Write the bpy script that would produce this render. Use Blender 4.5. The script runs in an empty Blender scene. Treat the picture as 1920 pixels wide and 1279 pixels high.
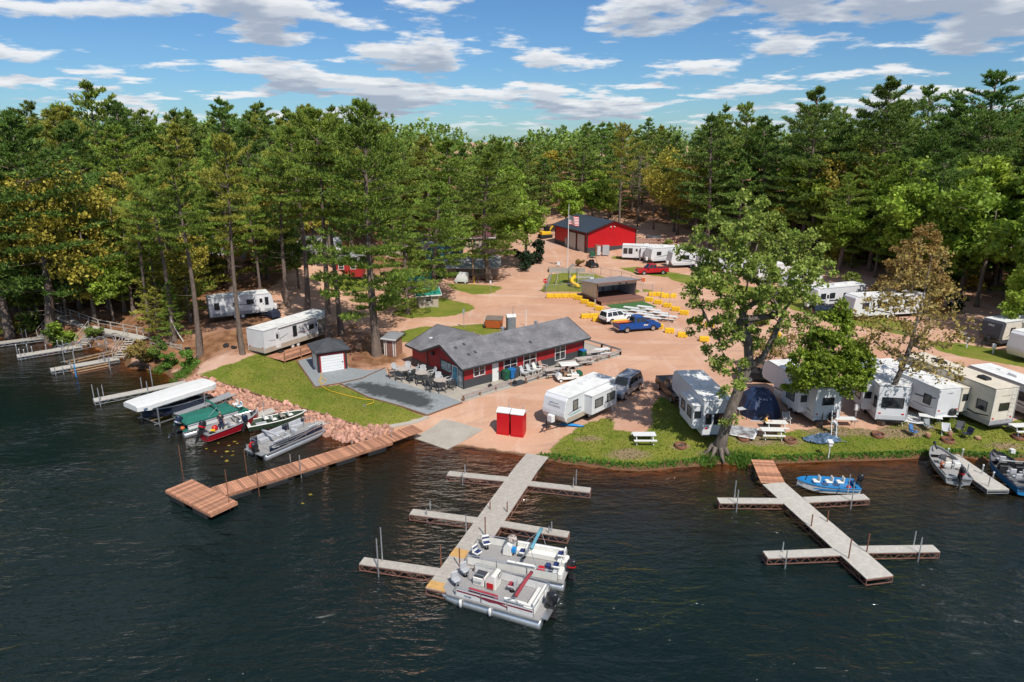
import bpy, bmesh, math, random
import numpy as np
from mathutils import Vector, Matrix
random.seed(7); RNG = np.random.default_rng(11)
SC = bpy.context.scene; COL = SC.collection
R = math.radians
# ------------------------------------------------------------------ camera
CAM_H, PITCH, FPX = 25.0, R(16.5), 1280.0
cam = bpy.data.cameras.new('camera'); co = bpy.data.objects.new('camera', cam); COL.objects.link(co)
co.location = (0, 0, CAM_H); co.rotation_euler = (R(90) - PITCH, 0, 0)
cam.sensor_width = 36; cam.lens = 24; cam.clip_start = .5; cam.clip_end = 9000
SC.camera = co
SC.view_settings.view_transform = 'Standard'; SC.view_settings.look = 'None'
SC.view_settings.exposure = 0.0; SC.view_settings.gamma = 1.0
try: SC.view_settings.use_curve_mapping = False
except Exception: pass
SC.cycles.max_bounces = 6; SC.cycles.diffuse_bounces = 2; SC.cycles.glossy_bounces = 2
SC.cycles.transparent_max_bounces = 8; SC.cycles.transmission_bounces = 2
SC.cycles.caustics_reflective = False; SC.cycles.caustics_refractive = False
SC.cycles.use_denoising = True
# ------------------------------------------------------------------ sun + sky
SUN_EL = R(52); SUN_H = Vector((.42, -.907)).normalized()
SUN = Vector((SUN_H.x * math.cos(SUN_EL), SUN_H.y * math.cos(SUN_EL), math.sin(SUN_EL)))
sl = bpy.data.lights.new('sun', 'SUN'); sl.energy = 4.65; sl.angle = R(.5); sl.color = (1, .95, .87)
so = bpy.data.objects.new('sun', sl); COL.objects.link(so)
so.rotation_euler = (-SUN).to_track_quat('-Z', 'Y').to_euler(); so.location = (60, -100, 140)
W = bpy.data.worlds.new('World'); SC.world = W; W.use_nodes = True
def world_sky():
    nt = W.node_tree; N = nt.nodes; L = nt.links; N.clear()
    out = N.new('ShaderNodeOutputWorld'); bg = N.new('ShaderNodeBackground'); L.new(bg.outputs[0], out.inputs[0])
    bg.inputs[1].default_value = .09
    sky = N.new('ShaderNodeTexSky'); sky.sky_type = 'NISHITA'; sky.sun_disc = False
    sky.sun_elevation = SUN_EL; sky.sun_rotation = math.atan2(SUN_H.x, SUN_H.y)
    sky.air_density = 1.0; sky.dust_density = .25; sky.ozone_density = 2.2; sky.altitude = 300
    tc = N.new('ShaderNodeTexCoord'); sep = N.new('ShaderNodeSeparateXYZ'); L.new(tc.outputs['Generated'], sep.inputs[0])
    def mth(op, a, b=None, c=None, cl=False):
        n = N.new('ShaderNodeMath'); n.operation = op; n.use_clamp = cl
        for i, x in enumerate((a, b, c)):
            if x is None: continue
            if isinstance(x, (int, float)): n.inputs[i].default_value = x
            else: L.new(x, n.inputs[i])
        return n.outputs[0]
    def mixc(f, a, b):
        n = N.new('ShaderNodeMix'); n.data_type = 'RGBA'
        for s, x in ((n.inputs[0], f), (n.inputs[6], a), (n.inputs[7], b)):
            if isinstance(x, (tuple, float, int)): s.default_value = x
            else: L.new(x, s)
        return n.outputs[2]
    # richer blue of clear air
    tint = N.new('ShaderNodeMix'); tint.data_type = 'RGBA'; tint.blend_type = 'MULTIPLY'; tint.inputs[0].default_value = 1
    L.new(sky.outputs[0], tint.inputs[6]); tint.inputs[7].default_value = (.52, .81, 1.10, 1)
    col = tint.outputs[2]
    # one deck of fair-weather cumulus: noise laid out on a soft sky plane, shaded by how much cloud lies above each point
    z = mth('MAXIMUM', sep.outputs[2], 0.0)
    def deck(dz, det, sc):
        zz = mth('ADD', z, dz); inv = mth('DIVIDE', 1.0, mth('ADD', zz, .105))
        cb = N.new('ShaderNodeCombineXYZ'); L.new(mth('MULTIPLY', sep.outputs[0], inv), cb.inputs[0]); L.new(mth('MULTIPLY', sep.outputs[1], inv), cb.inputs[1]); L.new(mth('MULTIPLY', zz, 3.0), cb.inputs[2])
        ad = N.new('ShaderNodeVectorMath'); ad.operation = 'ADD'; L.new(cb.outputs[0], ad.inputs[0]); ad.inputs[1].default_value = (*CLOUD_OFF, 2.0)
        n = N.new('ShaderNodeTexNoise'); n.inputs['Scale'].default_value = sc; n.inputs['Detail'].default_value = det; n.inputs['Roughness'].default_value = .55; n.inputs['Lacunarity'].default_value = 2.1; L.new(ad.outputs[0], n.inputs['Vector'])
        return n.outputs['Fac']
    def sstep(x, a, b):
        r = N.new('ShaderNodeMapRange'); r.interpolation_type = 'SMOOTHSTEP'; r.inputs[1].default_value = a; r.inputs[2].default_value = b; L.new(x, r.inputs[0]); return r.outputs[0]
    n0, n1, n2 = deck(0, 7, 1.55), deck(.009, 7, 1.55), deck(.022, 4, 1.55)
    T = CLOUD_T
    fade = sstep(sep.outputs[2], .0, .03)
    alpha = mth('MULTIPLY', mth('MULTIPLY', sstep(n0, T, T + .085), fade), .96)
    shade = mth('ADD', mth('MULTIPLY', sstep(n1, T - .02, T + .13), .5), mth('MULTIPLY', sstep(n2, T - .01, T + .12), .5))
    cc = mixc(shade, (9.8, 10.0, 10.2, 1), (4.2, 4.9, 6.1, 1))
    col = mixc(alpha, col, cc)
    L.new(col, bg.inputs[0])
    W.cycles.sampling_method = 'MANUAL'; W.cycles.sample_map_resolution = 512
CLOUD_OFF, CLOUD_T = (7.3, 2.2), .474
world_sky()
# ------------------------------------------------------------------ mesh helper
def V(*a): return Vector(a)
class MB:
    def __init__(s): s.v = []; s.f = []; s.m = []; s.cm = 0
    def add(s, vs, fs):
        o = len(s.v); s.v += [tuple(p) for p in vs]
        for f in fs: s.f.append(tuple(i + o for i in f)); s.m.append(s.cm)
        return s
    def box(s, x0, x1, y0, y1, z0, z1):
        return s.add([(x0,y0,z0),(x1,y0,z0),(x1,y1,z0),(x0,y1,z0),(x0,y0,z1),(x1,y0,z1),(x1,y1,z1),(x0,y1,z1)],
            [(0,3,2,1),(4,5,6,7),(0,1,5,4),(1,2,6,5),(2,3,7,6),(3,0,4,7)])
    def cbox(s, c, d): return s.box(c[0]-d[0]/2, c[0]+d[0]/2, c[1]-d[1]/2, c[1]+d[1]/2, c[2]-d[2]/2, c[2]+d[2]/2)
    def bar(s, p, q, w, h=None, up=(0,0,1)):
        h = h or w; p = Vector(p); q = Vector(q); d = (q - p)
        if d.length < 1e-6: return s
        d.normalize(); up = Vector(up)
        if abs(d.dot(up)) > .99: up = Vector((1, 0, 0))
        a = d.cross(up).normalized() * (w / 2); b = a.cross(d).normalized() * (h / 2)
        vs = [p - a - b, p + a - b, p + a + b, p - a + b, q - a - b, q + a - b, q + a + b, q - a + b]
        return s.add(vs, [(0,1,2,3),(7,6,5,4),(0,4,5,1),(1,5,6,2),(2,6,7,3),(3,7,4,0)])
    def tube(s, pts, r, n=6, cap=True):
        pts = [Vector(p) for p in pts]; k = len(pts); rs = r if isinstance(r, (list, tuple)) else [r] * k
        o = len(s.v); fr = None
        for i, p in enumerate(pts):
            d = (pts[min(i+1, k-1)] - pts[max(i-1, 0)])
            d = d.normalized() if d.length > 1e-9 else Vector((0,0,1))
            if fr is None: fr = d.orthogonal().normalized()
            fr = (fr - d * fr.dot(d)); fr = fr.normalized() if fr.length > 1e-6 else d.orthogonal().normalized()
            b = d.cross(fr)
            for j in range(n):
                a = 2 * math.pi * j / n
                s.v.append(tuple(p + (fr * math.cos(a) + b * math.sin(a)) * rs[i]))
        for i in range(k - 1):
            for j in range(n):
                s.f.append((o+i*n+j, o+i*n+(j+1)%n, o+(i+1)*n+(j+1)%n, o+(i+1)*n+j)); s.m.append(s.cm)
        if cap:
            s.f.append(tuple(o+j for j in reversed(range(n)))); s.m.append(s.cm)
            s.f.append(tuple(o+(k-1)*n+j for j in range(n))); s.m.append(s.cm)
        return s
    def cyl(s, c, r, h, n=12, r2=None): return s.tube([c, (c[0], c[1], c[2] + h)], [r, r if r2 is None else r2], n)
    def loft(s, rings, cap=True):
        n = len(rings[0]); o = len(s.v)
        for r in rings: s.v += [tuple(p) for p in r]
        for i in range(len(rings) - 1):
            for j in range(n):
                s.f.append((o+i*n+j, o+i*n+(j+1)%n, o+(i+1)*n+(j+1)%n, o+(i+1)*n+j)); s.m.append(s.cm)
        if cap:
            s.f.append(tuple(o+j for j in reversed(range(n)))); s.m.append(s.cm)
            s.f.append(tuple(o+(len(rings)-1)*n+j for j in range(n))); s.m.append(s.cm)
        return s
    def prism(s, poly, y0, y1): return s.loft([[(x, y0, z) for x, z in poly], [(x, y1, z) for x, z in poly]])
    def prismz(s, poly, z0, z1): return s.loft([[(x, y, z0) for x, y in poly], [(x, y, z1) for x, y in poly]])
    def lathe(s, prof, n=10, c=(0,0,0)):
        return s.loft([[(c[0]+r*math.cos(2*math.pi*j/n), c[1]+r*math.sin(2*math.pi*j/n), c[2]+z) for j in range(n)] for r, z in prof])
    def ball(s, c, r, n=8, m=5):
        rx, ry, rz = r if isinstance(r, (tuple, list)) else (r, r, r)
        return s.loft([[(c[0]+rx*math.sin(a)*math.cos(2*math.pi*j/n), c[1]+ry*math.sin(a)*math.sin(2*math.pi*j/n), c[2]-rz*math.cos(a)) for j in range(n)]
                       for a in [math.pi*(i+.12)/(m+.24) for i in range(m+1)]])
    def quad(s, a, b, c, d): return s.add([a, b, c, d], [(0,1,2,3)])
    def mesh(s, name, mats, smooth=False, bevel=0, seg=1):
        me = bpy.data.meshes.new(name); me.from_pydata(s.v, [], s.f)
        mats = mats if isinstance(mats, (list, tuple)) else [mats]
        for m in mats: me.materials.append(MAT[m] if isinstance(m, str) else m)
        if len(mats) > 1: me.polygons.foreach_set('material_index', s.m)
        bm = bmesh.new(); bm.from_mesh(me)
        bmesh.ops.recalc_face_normals(bm, faces=bm.faces)
        if bevel:
            es = [e for e in bm.edges if len(e.link_faces) == 2 and e.calc_face_angle(0) > .5]
            bmesh.ops.bevel(bm, geom=es, offset=bevel, segments=seg, affect='EDGES', clamp_overlap=True, profile=.6)
        bm.to_mesh(me); bm.free()
        if smooth: me.polygons.foreach_set('use_smooth', [True] * len(me.polygons)); 
        return me
    def build(s, name, mats, parent=None, smooth=False, bevel=0, seg=1, loc=None, rz=None):
        me = s.mesh(name, mats, smooth, bevel, seg)
        if smooth == 'auto':
            try: me.set_sharp_from_angle(angle=R(35))
            except Exception: pass
        return link(name, me, parent, loc, rz)
def link(name, me, parent=None, loc=None, rz=None):
    o = bpy.data.objects.new(name, me); COL.objects.link(o)
    if parent is not None: o.parent = parent
    if loc is not None: o.location = loc
    if rz is not None: o.rotation_euler = (0, 0, rz)
    return o
def tag(o, label=None, cat=None, group=None, kind=None):
    if label: o['label'] = label
    if cat: o['category'] = cat
    if group: o['group'] = group
    if kind: o['kind'] = kind
    return o
def thing(name, label, cat, loc=(0,0,0), rz=0, group=None):
    o = bpy.data.objects.new(name, None); COL.objects.link(o); o.location = loc; o.rotation_euler = (0, 0, rz); o.empty_display_size = .2
    return tag(o, label, cat, group)
def kids(o): return [c for c in bpy.data.objects if c.parent == o]
KC = {}
def dup(root, loc, rz, label, group=None, scale=None):
    r = root.copy(); COL.objects.link(r); r.location = loc; r.rotation_euler = (0, 0, rz)
    if scale is not None: r.scale = scale if hasattr(scale, '__len__') else (scale,) * 3
    r['label'] = label
    if group: r['group'] = group
    if root.name not in KC:
        KC[root.name] = [(c, kids(c)) for c in kids(root)]
    for c, gs in KC[root.name]:
        d = c.copy(); COL.objects.link(d); d.parent = r
        for g in gs:
            e = g.copy(); COL.objects.link(e); e.parent = d
    return r
def text(name, body, size, mat, parent, loc, rot, extrude=.004, font_align='CENTER'):
    cu = bpy.data.curves.new(name, 'FONT'); cu.body = body; cu.size = size; cu.align_x = font_align; cu.align_y = 'CENTER'; cu.extrude = extrude
    cu.resolution_u = 2; t = bpy.data.objects.new(name, cu); COL.objects.link(t); me = bpy.data.meshes.new_from_object(t); bpy.data.objects.remove(t)
    me.materials.clear(); me.materials.append(MAT[mat]); o = link(name, me, parent, loc); o.rotation_euler = rot
    return o
# ------------------------------------------------------------------ materials
MAT = {}
def nodes(name):
    m = bpy.data.materials.new(name); m.use_nodes = True; MAT[name] = m
    nt = m.node_tree; return m, nt, nt.nodes, nt.links, nt.nodes['Principled BSDF']
def _c(c): return (c[0], c[1], c[2], 1)
def mk(name, col, rough=.6, metal=0, var=.12, vs=2.5, bump=0, bs=30, spec=None, dirt=None, stretch=None, objrand=0, trans=0):
    """principled material; colour wanders with noise, optional grime blotches, optional fine relief"""
    m, nt, N, L, P = nodes(name)
    P.inputs['Roughness'].default_value = rough; P.inputs['Metallic'].default_value = metal
    if spec is not None: P.inputs['Specular IOR Level'].default_value = spec
    tc = N.new('ShaderNodeTexCoord'); src = tc.outputs['Object']
    if stretch:
        mp = N.new('ShaderNodeMapping'); mp.inputs['Scale'].default_value = stretch; L.new(src, mp.inputs[0]); src = mp.outputs[0]
    n = N.new('ShaderNodeTexNoise'); n.inputs['Scale'].default_value = vs; n.inputs['Detail'].default_value = 5; L.new(src, n.inputs['Vector'])
    r = N.new('ShaderNodeValToRGB'); L.new(n.outputs['Fac'], r.inputs[0])
    r.color_ramp.elements[0].position = .3; r.color_ramp.elements[1].position = .7
    r.color_ramp.elements[0].color = _c([max(0, x * (1 - var)) for x in col]); r.color_ramp.elements[1].color = _c([min(1, x * (1 + var)) for x in col])
    out = r.outputs[0]
    if dirt:
        n2 = N.new('ShaderNodeTexNoise'); n2.inputs['Scale'].default_value = dirt[2] if len(dirt) > 2 else 1.3; n2.inputs['Detail'].default_value = 7; n2.inputs['Roughness'].default_value = .68
        L.new(src, n2.inputs['Vector'])
        r2 = N.new('ShaderNodeValToRGB'); r2.color_ramp.elements[0].position = .48; r2.color_ramp.elements[1].position = .75; L.new(n2.outputs['Fac'], r2.inputs[0])
        mu = N.new('ShaderNodeMath'); mu.operation = 'MULTIPLY'; L.new(r2.outputs[0], mu.inputs[0]); mu.inputs[1].default_value = dirt[1]
        mx = N.new('ShaderNodeMix'); mx.data_type = 'RGBA'; L.new(mu.outputs[0], mx.inputs[0]); L.new(out, mx.inputs[6]); mx.inputs[7].default_value = _c(dirt[0]); out = mx.outputs[2]
    if objrand:
        oi = N.new('ShaderNodeObjectInfo'); mr = N.new('ShaderNodeMapRange'); mr.inputs[3].default_value = 1 - objrand; mr.inputs[4].default_value = 1 + objrand
        L.new(oi.outputs['Random'], mr.inputs[0]); hs = N.new('ShaderNodeHueSaturation'); L.new(mr.outputs[0], hs.inputs['Value']); L.new(out, hs.inputs['Color']); out = hs.outputs[0]
    L.new(out, P.inputs['Base Color'])
    if bump:
        n3 = N.new('ShaderNodeTexNoise'); n3.inputs['Scale'].default_value = bs; n3.inputs['Detail'].default_value = 4; L.new(src, n3.inputs['Vector'])
        b = N.new('ShaderNodeBump'); b.inputs['Strength'].default_value = bump; b.inputs['Distance'].default_value = .05; L.new(n3.outputs['Fac'], b.inputs['Height']); L.new(b.outputs[0], P.inputs['Normal'])
    if trans: P.inputs['Transmission Weight'].default_value = trans
    return m
def leafmat(name, c1, c2, trans=.25, rnd=.18, hue=.012):
    m, nt, N, L, P = nodes(name)
    g = N.new('ShaderNodeNewGeometry'); r = N.new('ShaderNodeValToRGB'); L.new(g.outputs['Random Per Island'], r.inputs[0])
    r.color_ramp.elements[0].color = _c(c1); r.color_ramp.elements[1].color = _c(c2)
    tc = N.new('ShaderNodeTexCoord'); n = N.new('ShaderNodeTexNoise'); n.inputs['Scale'].default_value = .55; n.inputs['Detail'].default_value = 3; L.new(tc.outputs['Object'], n.inputs['Vector'])
    oi = N.new('ShaderNodeObjectInfo'); hs = N.new('ShaderNodeHueSaturation'); L.new(r.outputs[0], hs.inputs['Color'])
    a = N.new('ShaderNodeMapRange'); a.inputs[1].default_value = .3; a.inputs[2].default_value = .7; a.inputs[3].default_value = .78; a.inputs[4].default_value = 1.22; L.new(n.outputs['Fac'], a.inputs[0])
    b = N.new('ShaderNodeMapRange'); b.inputs[3].default_value = 1 - rnd; b.inputs[4].default_value = 1 + rnd; L.new(oi.outputs['Random'], b.inputs[0])
    mu = N.new('ShaderNodeMath'); mu.operation = 'MULTIPLY'; L.new(a.outputs[0], mu.inputs[0]); L.new(b.outputs[0], mu.inputs[1]); L.new(mu.outputs[0], hs.inputs['Value'])
    wn = N.new('ShaderNodeTexWhiteNoise'); wn.noise_dimensions = '1D'; L.new(oi.outputs['Random'], wn.inputs['W'])
    h = N.new('ShaderNodeMapRange'); h.inputs[3].default_value = .5 - hue; h.inputs[4].default_value = .5 + hue; L.new(wn.outputs['Value'], h.inputs[0]); L.new(h.outputs[0], hs.inputs['Hue'])
    L.new(hs.outputs[0], P.inputs['Base Color']); P.inputs['Roughness'].default_value = .55; P.inputs['Specular IOR Level'].default_value = .3
    t = N.new('ShaderNodeBsdfTranslucent'); L.new(hs.outputs[0], t.inputs[0]); mx = N.new('ShaderNodeMixShader'); mx.inputs[0].default_value = trans
    o = N['Material Output']; L.new(P.outputs[0], mx.inputs[1]); L.new(t.outputs[0], mx.inputs[2]); L.new(mx.outputs[0], o.inputs[0])
    return m
mk('rv_white', (.66,.67,.685), .4, var=.05, vs=.8, dirt=((.55,.52,.47), .35, .9)); mk('rv_cream', (.68,.62,.52), .45, var=.06, dirt=((.45,.40,.33), .35))
mk('rv_grey', (.33,.33,.34), .45, var=.08, dirt=((.25,.23,.21), .4)); mk('rv_dark', (.06,.06,.07), .35, var=.1); mk('rv_lgrey', (.52,.53,.55), .45, var=.06)
mk('rv_tan', (.42,.36,.29), .5, var=.08); mk('rv_roof', (.72,.72,.70), .7, var=.08, vs=1.2, dirt=((.42,.40,.37), .55, .8)); mk('rv_roof_tan', (.66,.59,.47), .7, var=.08, dirt=((.42,.37,.3), .4, .8))
mk('rv_brown', (.2,.16,.13), .5); mk('decal_grey', (.2,.21,.24), .4); mk('decal_blue', (.1,.16,.27), .4); mk('decal_maroon', (.22,.03,.05), .4); mk('decal_teal', (.1,.35,.36), .5)
mk('glass', (.018,.022,.026), .07, var=.3, spec=.8); mk('glass_curtain', (.16,.16,.15), .12, var=.35, vs=3, spec=.7); mk('black', (.018,.018,.019), .5, var=.2); mk('blackpaint', (.02,.021,.024), .25, var=.1)
mk('rubber', (.022,.021,.02), .85, var=.25, bump=.3); mk('chrome', (.6,.6,.61), .22, 1, var=.08); mk('steel', (.47,.48,.49), .38, .9, var=.15, dirt=((.3,.29,.27), .3)); mk('galv', (.55,.57,.59), .42, .75, var=.15, vs=5, dirt=((.35,.33,.3), .3))
mk('alu', (.72,.73,.74), .35, .85, var=.08, dirt=((.45,.43,.4), .35, 2)); mk('white', (.72,.72,.71), .45, var=.05, dirt=((.55,.53,.49), .3)); mk('rust', (.19,.075,.04), .85, var=.3, vs=6); mk('rustred', (.21,.10,.075), .75, var=.25, vs=5, dirt=((.12,.07,.05), .5, 3))
mk('woodgrey', (.44,.40,.35), .8, var=.16, vs=3, stretch=(1,1,1), bump=.3, dirt=((.27,.24,.2), .5, 1.2)); mk('woodpale', (.50,.47,.42), .8, var=.14, vs=3, bump=.2, dirt=((.33,.3,.26), .5, 1)); mk('woodred', (.46,.22,.13), .75, var=.28, vs=4, bump=.3, objrand=.38, dirt=((.25,.12,.08), .4, 1.5))
mk('woodbrown', (.19,.10,.06), .8, var=.25, vs=3, bump=.3); mk('woodtan', (.42,.27,.15), .75, var=.2, bump=.2); mk('woodnew', (.58,.34,.12), .7, var=.15, bump=.2, dirt=((.42,.24,.1), .4, 3)); mk('stain', (.30,.15,.09), .7, var=.22, bump=.2)
mk('shopred', (.36,.018,.022), .55, var=.12, vs=1.2, dirt=((.2,.015,.018), .4, 1)); mk('barnred', (.50,.008,.014), .45, var=.08, vs=.4, dirt=((.36,.01,.014), .35, .5)); mk('trimblack', (.025,.026,.03), .5, var=.15); mk('charcoal', (.05,.053,.06), .6, var=.12)
mk('pottyred', (.52,.008,.014), .4, var=.05, bump=.08, bs=8); mk('pottygrey', (.19,.21,.24), .5, var=.1); mk('yellow', (.78,.47,.012), .6, var=.1, vs=3, dirt=((.5,.3,.05), .5, 2)); mk('orange', (.55,.12,.03), .6, var=.12, dirt=((.3,.1,.05), .5, 2)); mk('red', (.5,.01,.015), .35, var=.1)
mk('carblue', (.012,.08,.34), .22, .3, var=.06, dirt=((.08,.08,.1), .15)); mk('cargrey', (.36,.37,.40), .3, .35, var=.06, dirt=((.3,.22,.18), .3)); mk('carwhite', (.78,.78,.77), .25, var=.03); mk('carred', (.42,.008,.012), .25, .1, var=.06); mk('carblack', (.012,.013,.016), .2, .1, var=.1, dirt=((.12,.08,.06), .3)); mk('carbrown', (.07,.04,.03), .25, .3, var=.1); mk('carnavy', (.012,.025,.06), .2, .2)
mk('canvas_white', (.68,.68,.67), .75, var=.05, bump=.2, bs=6, dirt=((.6,.58,.55), .3)); mk('canvas_green', (.012,.135,.10), .8, var=.12, bump=.25, bs=7); mk('canvas_teal', (.12,.33,.42), .8, var=.12, bump=.3); mk('canvas_maroon', (.30,.035,.05), .85, var=.15, bump=.3); mk('tarp', (.07,.12,.19), .4, var=.6, vs=2.5, bump=.7, bs=5)
mk('vinyl', (.74,.73,.68), .5, var=.06, dirt=((.5,.48,.42), .3)); mk('vinylgrey', (.42,.43,.45), .55, var=.08); mk('vinylnavy', (.02,.035,.13), .5); mk('carpet', (.30,.29,.285), .95, var=.12, vs=9, bump=.3); mk('carpetdark', (.12,.12,.13), .95, var=.2); mk('boatnavy', (.012,.02,.045), .25, var=.1); mk('boatgreen', (.03,.055,.03), .6, var=.35, vs=4); mk('boatred', (.33,.01,.02), .22, var=.06); mk('boatblue', (.02,.19,.44), .3, var=.06); mk('boatsilver', (.5,.51,.53), .35, .6, var=.08)
mk('concrete', (.40,.36,.305), .85, var=.1, vs=1.5, bump=.2, dirt=((.27,.21,.165), .7, .7)); mk('stonegrey', (.35,.33,.3), .9, var=.2, bump=.4); mk('brickpink', (.42,.26,.2), .85, var=.2, bump=.3)
mk('gravel', (.27,.29,.30), .95, var=.38, vs=14, bump=1, bs=25); mk('turf', (.045,.13,.035), .95, var=.15, vs=8, bump=.4); mk('skin', (.5,.28,.2), .55); mk('cloth_black', (.03,.03,.035), .9); mk('cloth_navy', (.02,.03,.07), .9); mk('cloth_yellow', (.75,.38,.05), .9); mk('cloth_white', (.7,.7,.7), .9); mk('cloth_grey', (.25,.27,.28), .9); mk('hair', (.03,.02,.014), .8); mk('cloth_blue', (.06,.17,.38), .9)
mk('tentblue', (.012,.03,.085), .6, var=.25, vs=1.5, bump=.4, bs=5); mk('tentdark', (.012,.017,.04), .7, var=.3); mk('plastic_blue', (.01,.22,.55), .4); mk('plastic_green', (.01,.1,.05), .5); mk('binblue', (.01,.14,.4), .5); mk('adirondack', (.06,.063,.068), .55, var=.12); mk('adirondack_lit', (.45,.46,.47), .5, var=.08); mk('tabletop', (.47,.41,.37), .6, var=.1, vs=5)  # the paler adirondack copy has sunlight on the chair backs put into its colour
mk('barkpine', (.17,.125,.10), .95, var=.4, vs=3, stretch=(3,3,.6), bump=1, bs=9); mk('barkgrey', (.16,.13,.105), .95, var=.4, vs=2.5, stretch=(3,3,.6), bump=1, bs=8); mk('barkdark', (.07,.055,.045), .95, var=.4, vs=3, stretch=(3,3,.5), bump=1, bs=8); mk('barkpale', (.5,.47,.43), .9, var=.25, bump=.4); mk('twig', (.15,.10,.085), .95, var=.3)
leafmat('needles', (.085,.165,.026), (.36,.45,.07), .26); leafmat('needles_dark', (.055,.13,.028), (.22,.32,.06), .24); leafmat('needles_olive', (.14,.17,.028), (.46,.45,.075), .26); leafmat('needles_far', (.075,.155,.03), (.30,.39,.075), .26, .25, .018)
leafmat('leaf_cotton', (.12,.20,.03), (.36,.45,.095), .36); leafmat('leaf_maple', (.13,.24,.02), (.35,.48,.06), .36); leafmat('leaf_lime', (.18,.28,.028), (.40,.53,.07), .36); leafmat('leaf_yellow', (.28,.21,.025), (.52,.39,.06), .3); leafmat('leaf_rust', (.25,.15,.05), (.44,.29,.10), .3); leafmat('leaf_bud', (.25,.20,.05), (.44,.34,.10), .3); leafmat('leaf_oakbud', (.30,.27,.035), (.60,.51,.09), .34); leafmat('leaf_shrub', (.07,.13,.02), (.19,.27,.05), .25); leafmat('leaf_dark', (.012,.028,.012), (.03,.06,.02), .15); leafmat('grass_blade', (.13,.18,.022), (.27,.30,.055), .3, 0, 0); leafmat('grass_reed', (.07,.19,.02), (.17,.31,.05), .3); leafmat('twigs_bare', (.16,.11,.09), (.27,.2,.17), 0)
# ------------------------------------------------------------------ photo pixel -> place
CP, SP = math.cos(PITCH), math.sin(PITCH)
def ray(u, v):
    a = (u - 960) / FPX; b = (v - 639.5) / FPX
    return a, CP - b * SP, -SP - b * CP
def pl(u, v, z=0.0):
    a, y, dz = ray(u, v); t = (z - CAM_H) / dz
    return Vector((a * t, y * t, z))
def sd_poly(P, px, py):
    """signed distance to polygon P, positive inside"""
    P = np.asarray(P, float); d = np.full(px.shape, 1e9); ins = np.zeros(px.shape, bool)
    n = len(P)
    for i in range(n):
        ax, ay = P[i]; bx, by = P[(i + 1) % n]
        ex, ey = bx - ax, by - ay; wx, wy = px - ax, py - ay
        t = np.clip((wx * ex + wy * ey) / (ex * ex + ey * ey + 1e-12), 0, 1)
        d = np.minimum(d, (wx - ex * t) ** 2 + (wy - ey * t) ** 2)
        c = (ay <= py) != (by <= py)
        with np.errstate(divide='ignore', invalid='ignore'):
            xi = ax + (py - ay) * ex / (ey if abs(ey) > 1e-12 else 1e-12)
        ins ^= c & (px < xi)
    d = np.sqrt(d); return np.where(ins, d, -d)
SHORE_PX = [(-700,640),(-300,636),(0,634),(55,631),(85,640),(112,652),(150,651),(172,648),(200,660),(232,672),(240,690),(288,694),(312,700),(330,716),(346,724),(385,738),(420,750),(460,770),(502,787),(560,801),(600,813),(640,825),(690,838),(735,828),(770,822),(800,832),(838,842),(862,838),(900,845),(935,850),(975,856),(1010,859),(1034,864),(1062,870),(1105,874),(1150,880),(1200,884),(1232,881),(1290,876),(1345,870),(1400,873),(1450,869),(1550,866),(1650,863),(1750,859),(1800,857),(1850,864),(1920,863),(2050,872),(2300,868),(2700,870)]
SHORE = [tuple(pl(u, v)[:2]) for u, v in SHORE_PX]
LAND = SHORE + [(400, SHORE[-1][1]), (4000, 60), (4000, 6000), (-4000, 6000), (-4000, 90), (-400, SHORE[0][1])]
def ss(x): x = np.clip(x, 0, 1); return x * x * (3 - 2 * x)
def H(x, y, d=None):
    x = np.asarray(x, float); y = np.asarray(y, float)
    if d is None: d = sd_poly(LAND, x, y)
    beach = ss((x + 11) / 3) * ss((4.5 - x) / 3)
    bank = .28 * ss(d / .55) + .62 * ss(d / 6)
    rip = ss((x + 37) / 3) * ss((-9.5 - x) / 3)
    z = bank * (1 - beach) * (1 - rip) + beach * .9 * ss((d + .3) / 9) + rip * (1.1 * np.clip(d / 3.6, 0, 1))
    z = z + .012 * np.clip(y - 70, 0, 110)
    wl = ss((-x - 24) / 12)
    z = z + wl * (1.6 * ss(d / 8) + 5.3 * ss((d - 10) / 45))
    q = .5 * x + .866 * y - 132
    z = z + ss((x + 5) / 30) * 8.5 * ss(q / 62)
    z = z + 3.5 * ss((y - 175) / 90) * ss((20 - x) / 40)
    z = z + np.where(d > 2, .05 * np.sin(x * .7 + 1.3) * np.sin(y * .55) , 0)
    return np.where(d > 0, z, np.maximum(-5.0, np.where(beach > .5, .13, .22) * d - .02))
def hz(x, y): return float(H(np.array([x]), np.array([y]))[0])
_T = np.concatenate([np.linspace(35, 130, 500), np.linspace(130.5, 700, 500)])
def at(u, v, dz=0.0):
    """the spot on the ground seen at pixel (u, v) of the 1920-wide photo"""
    a, y, z = ray(u, v)
    hh = H(a * _T, y * _T) + dz; zz = CAM_H + z * _T; k = np.argmax(zz <= hh)
    if zz[k] > hh[k]: k = len(_T) - 1
    if k == 0: t = _T[0]
    else:
        f0, f1 = zz[k-1] - hh[k-1], zz[k] - hh[k]; t = _T[k-1] + (_T[k] - _T[k-1]) * f0 / (f0 - f1 + 1e-12)
    return Vector((a * t, y * t, CAM_H + z * t))
def atz(x, y): return Vector((x, y, hz(x, y)))
def px_of(p):
    x, y, z = p[0], p[1], p[2] - CAM_H
    dep = y * CP - z * SP; up = y * SP + z * CP
    return 960 + FPX * x / dep, 639.5 - FPX * up / dep
def ang(p, q): return math.atan2(q[1] - p[1], q[0] - p[0])
def poly(pts): return [tuple(at(u, v)[:2]) for u, v in pts]
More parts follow.
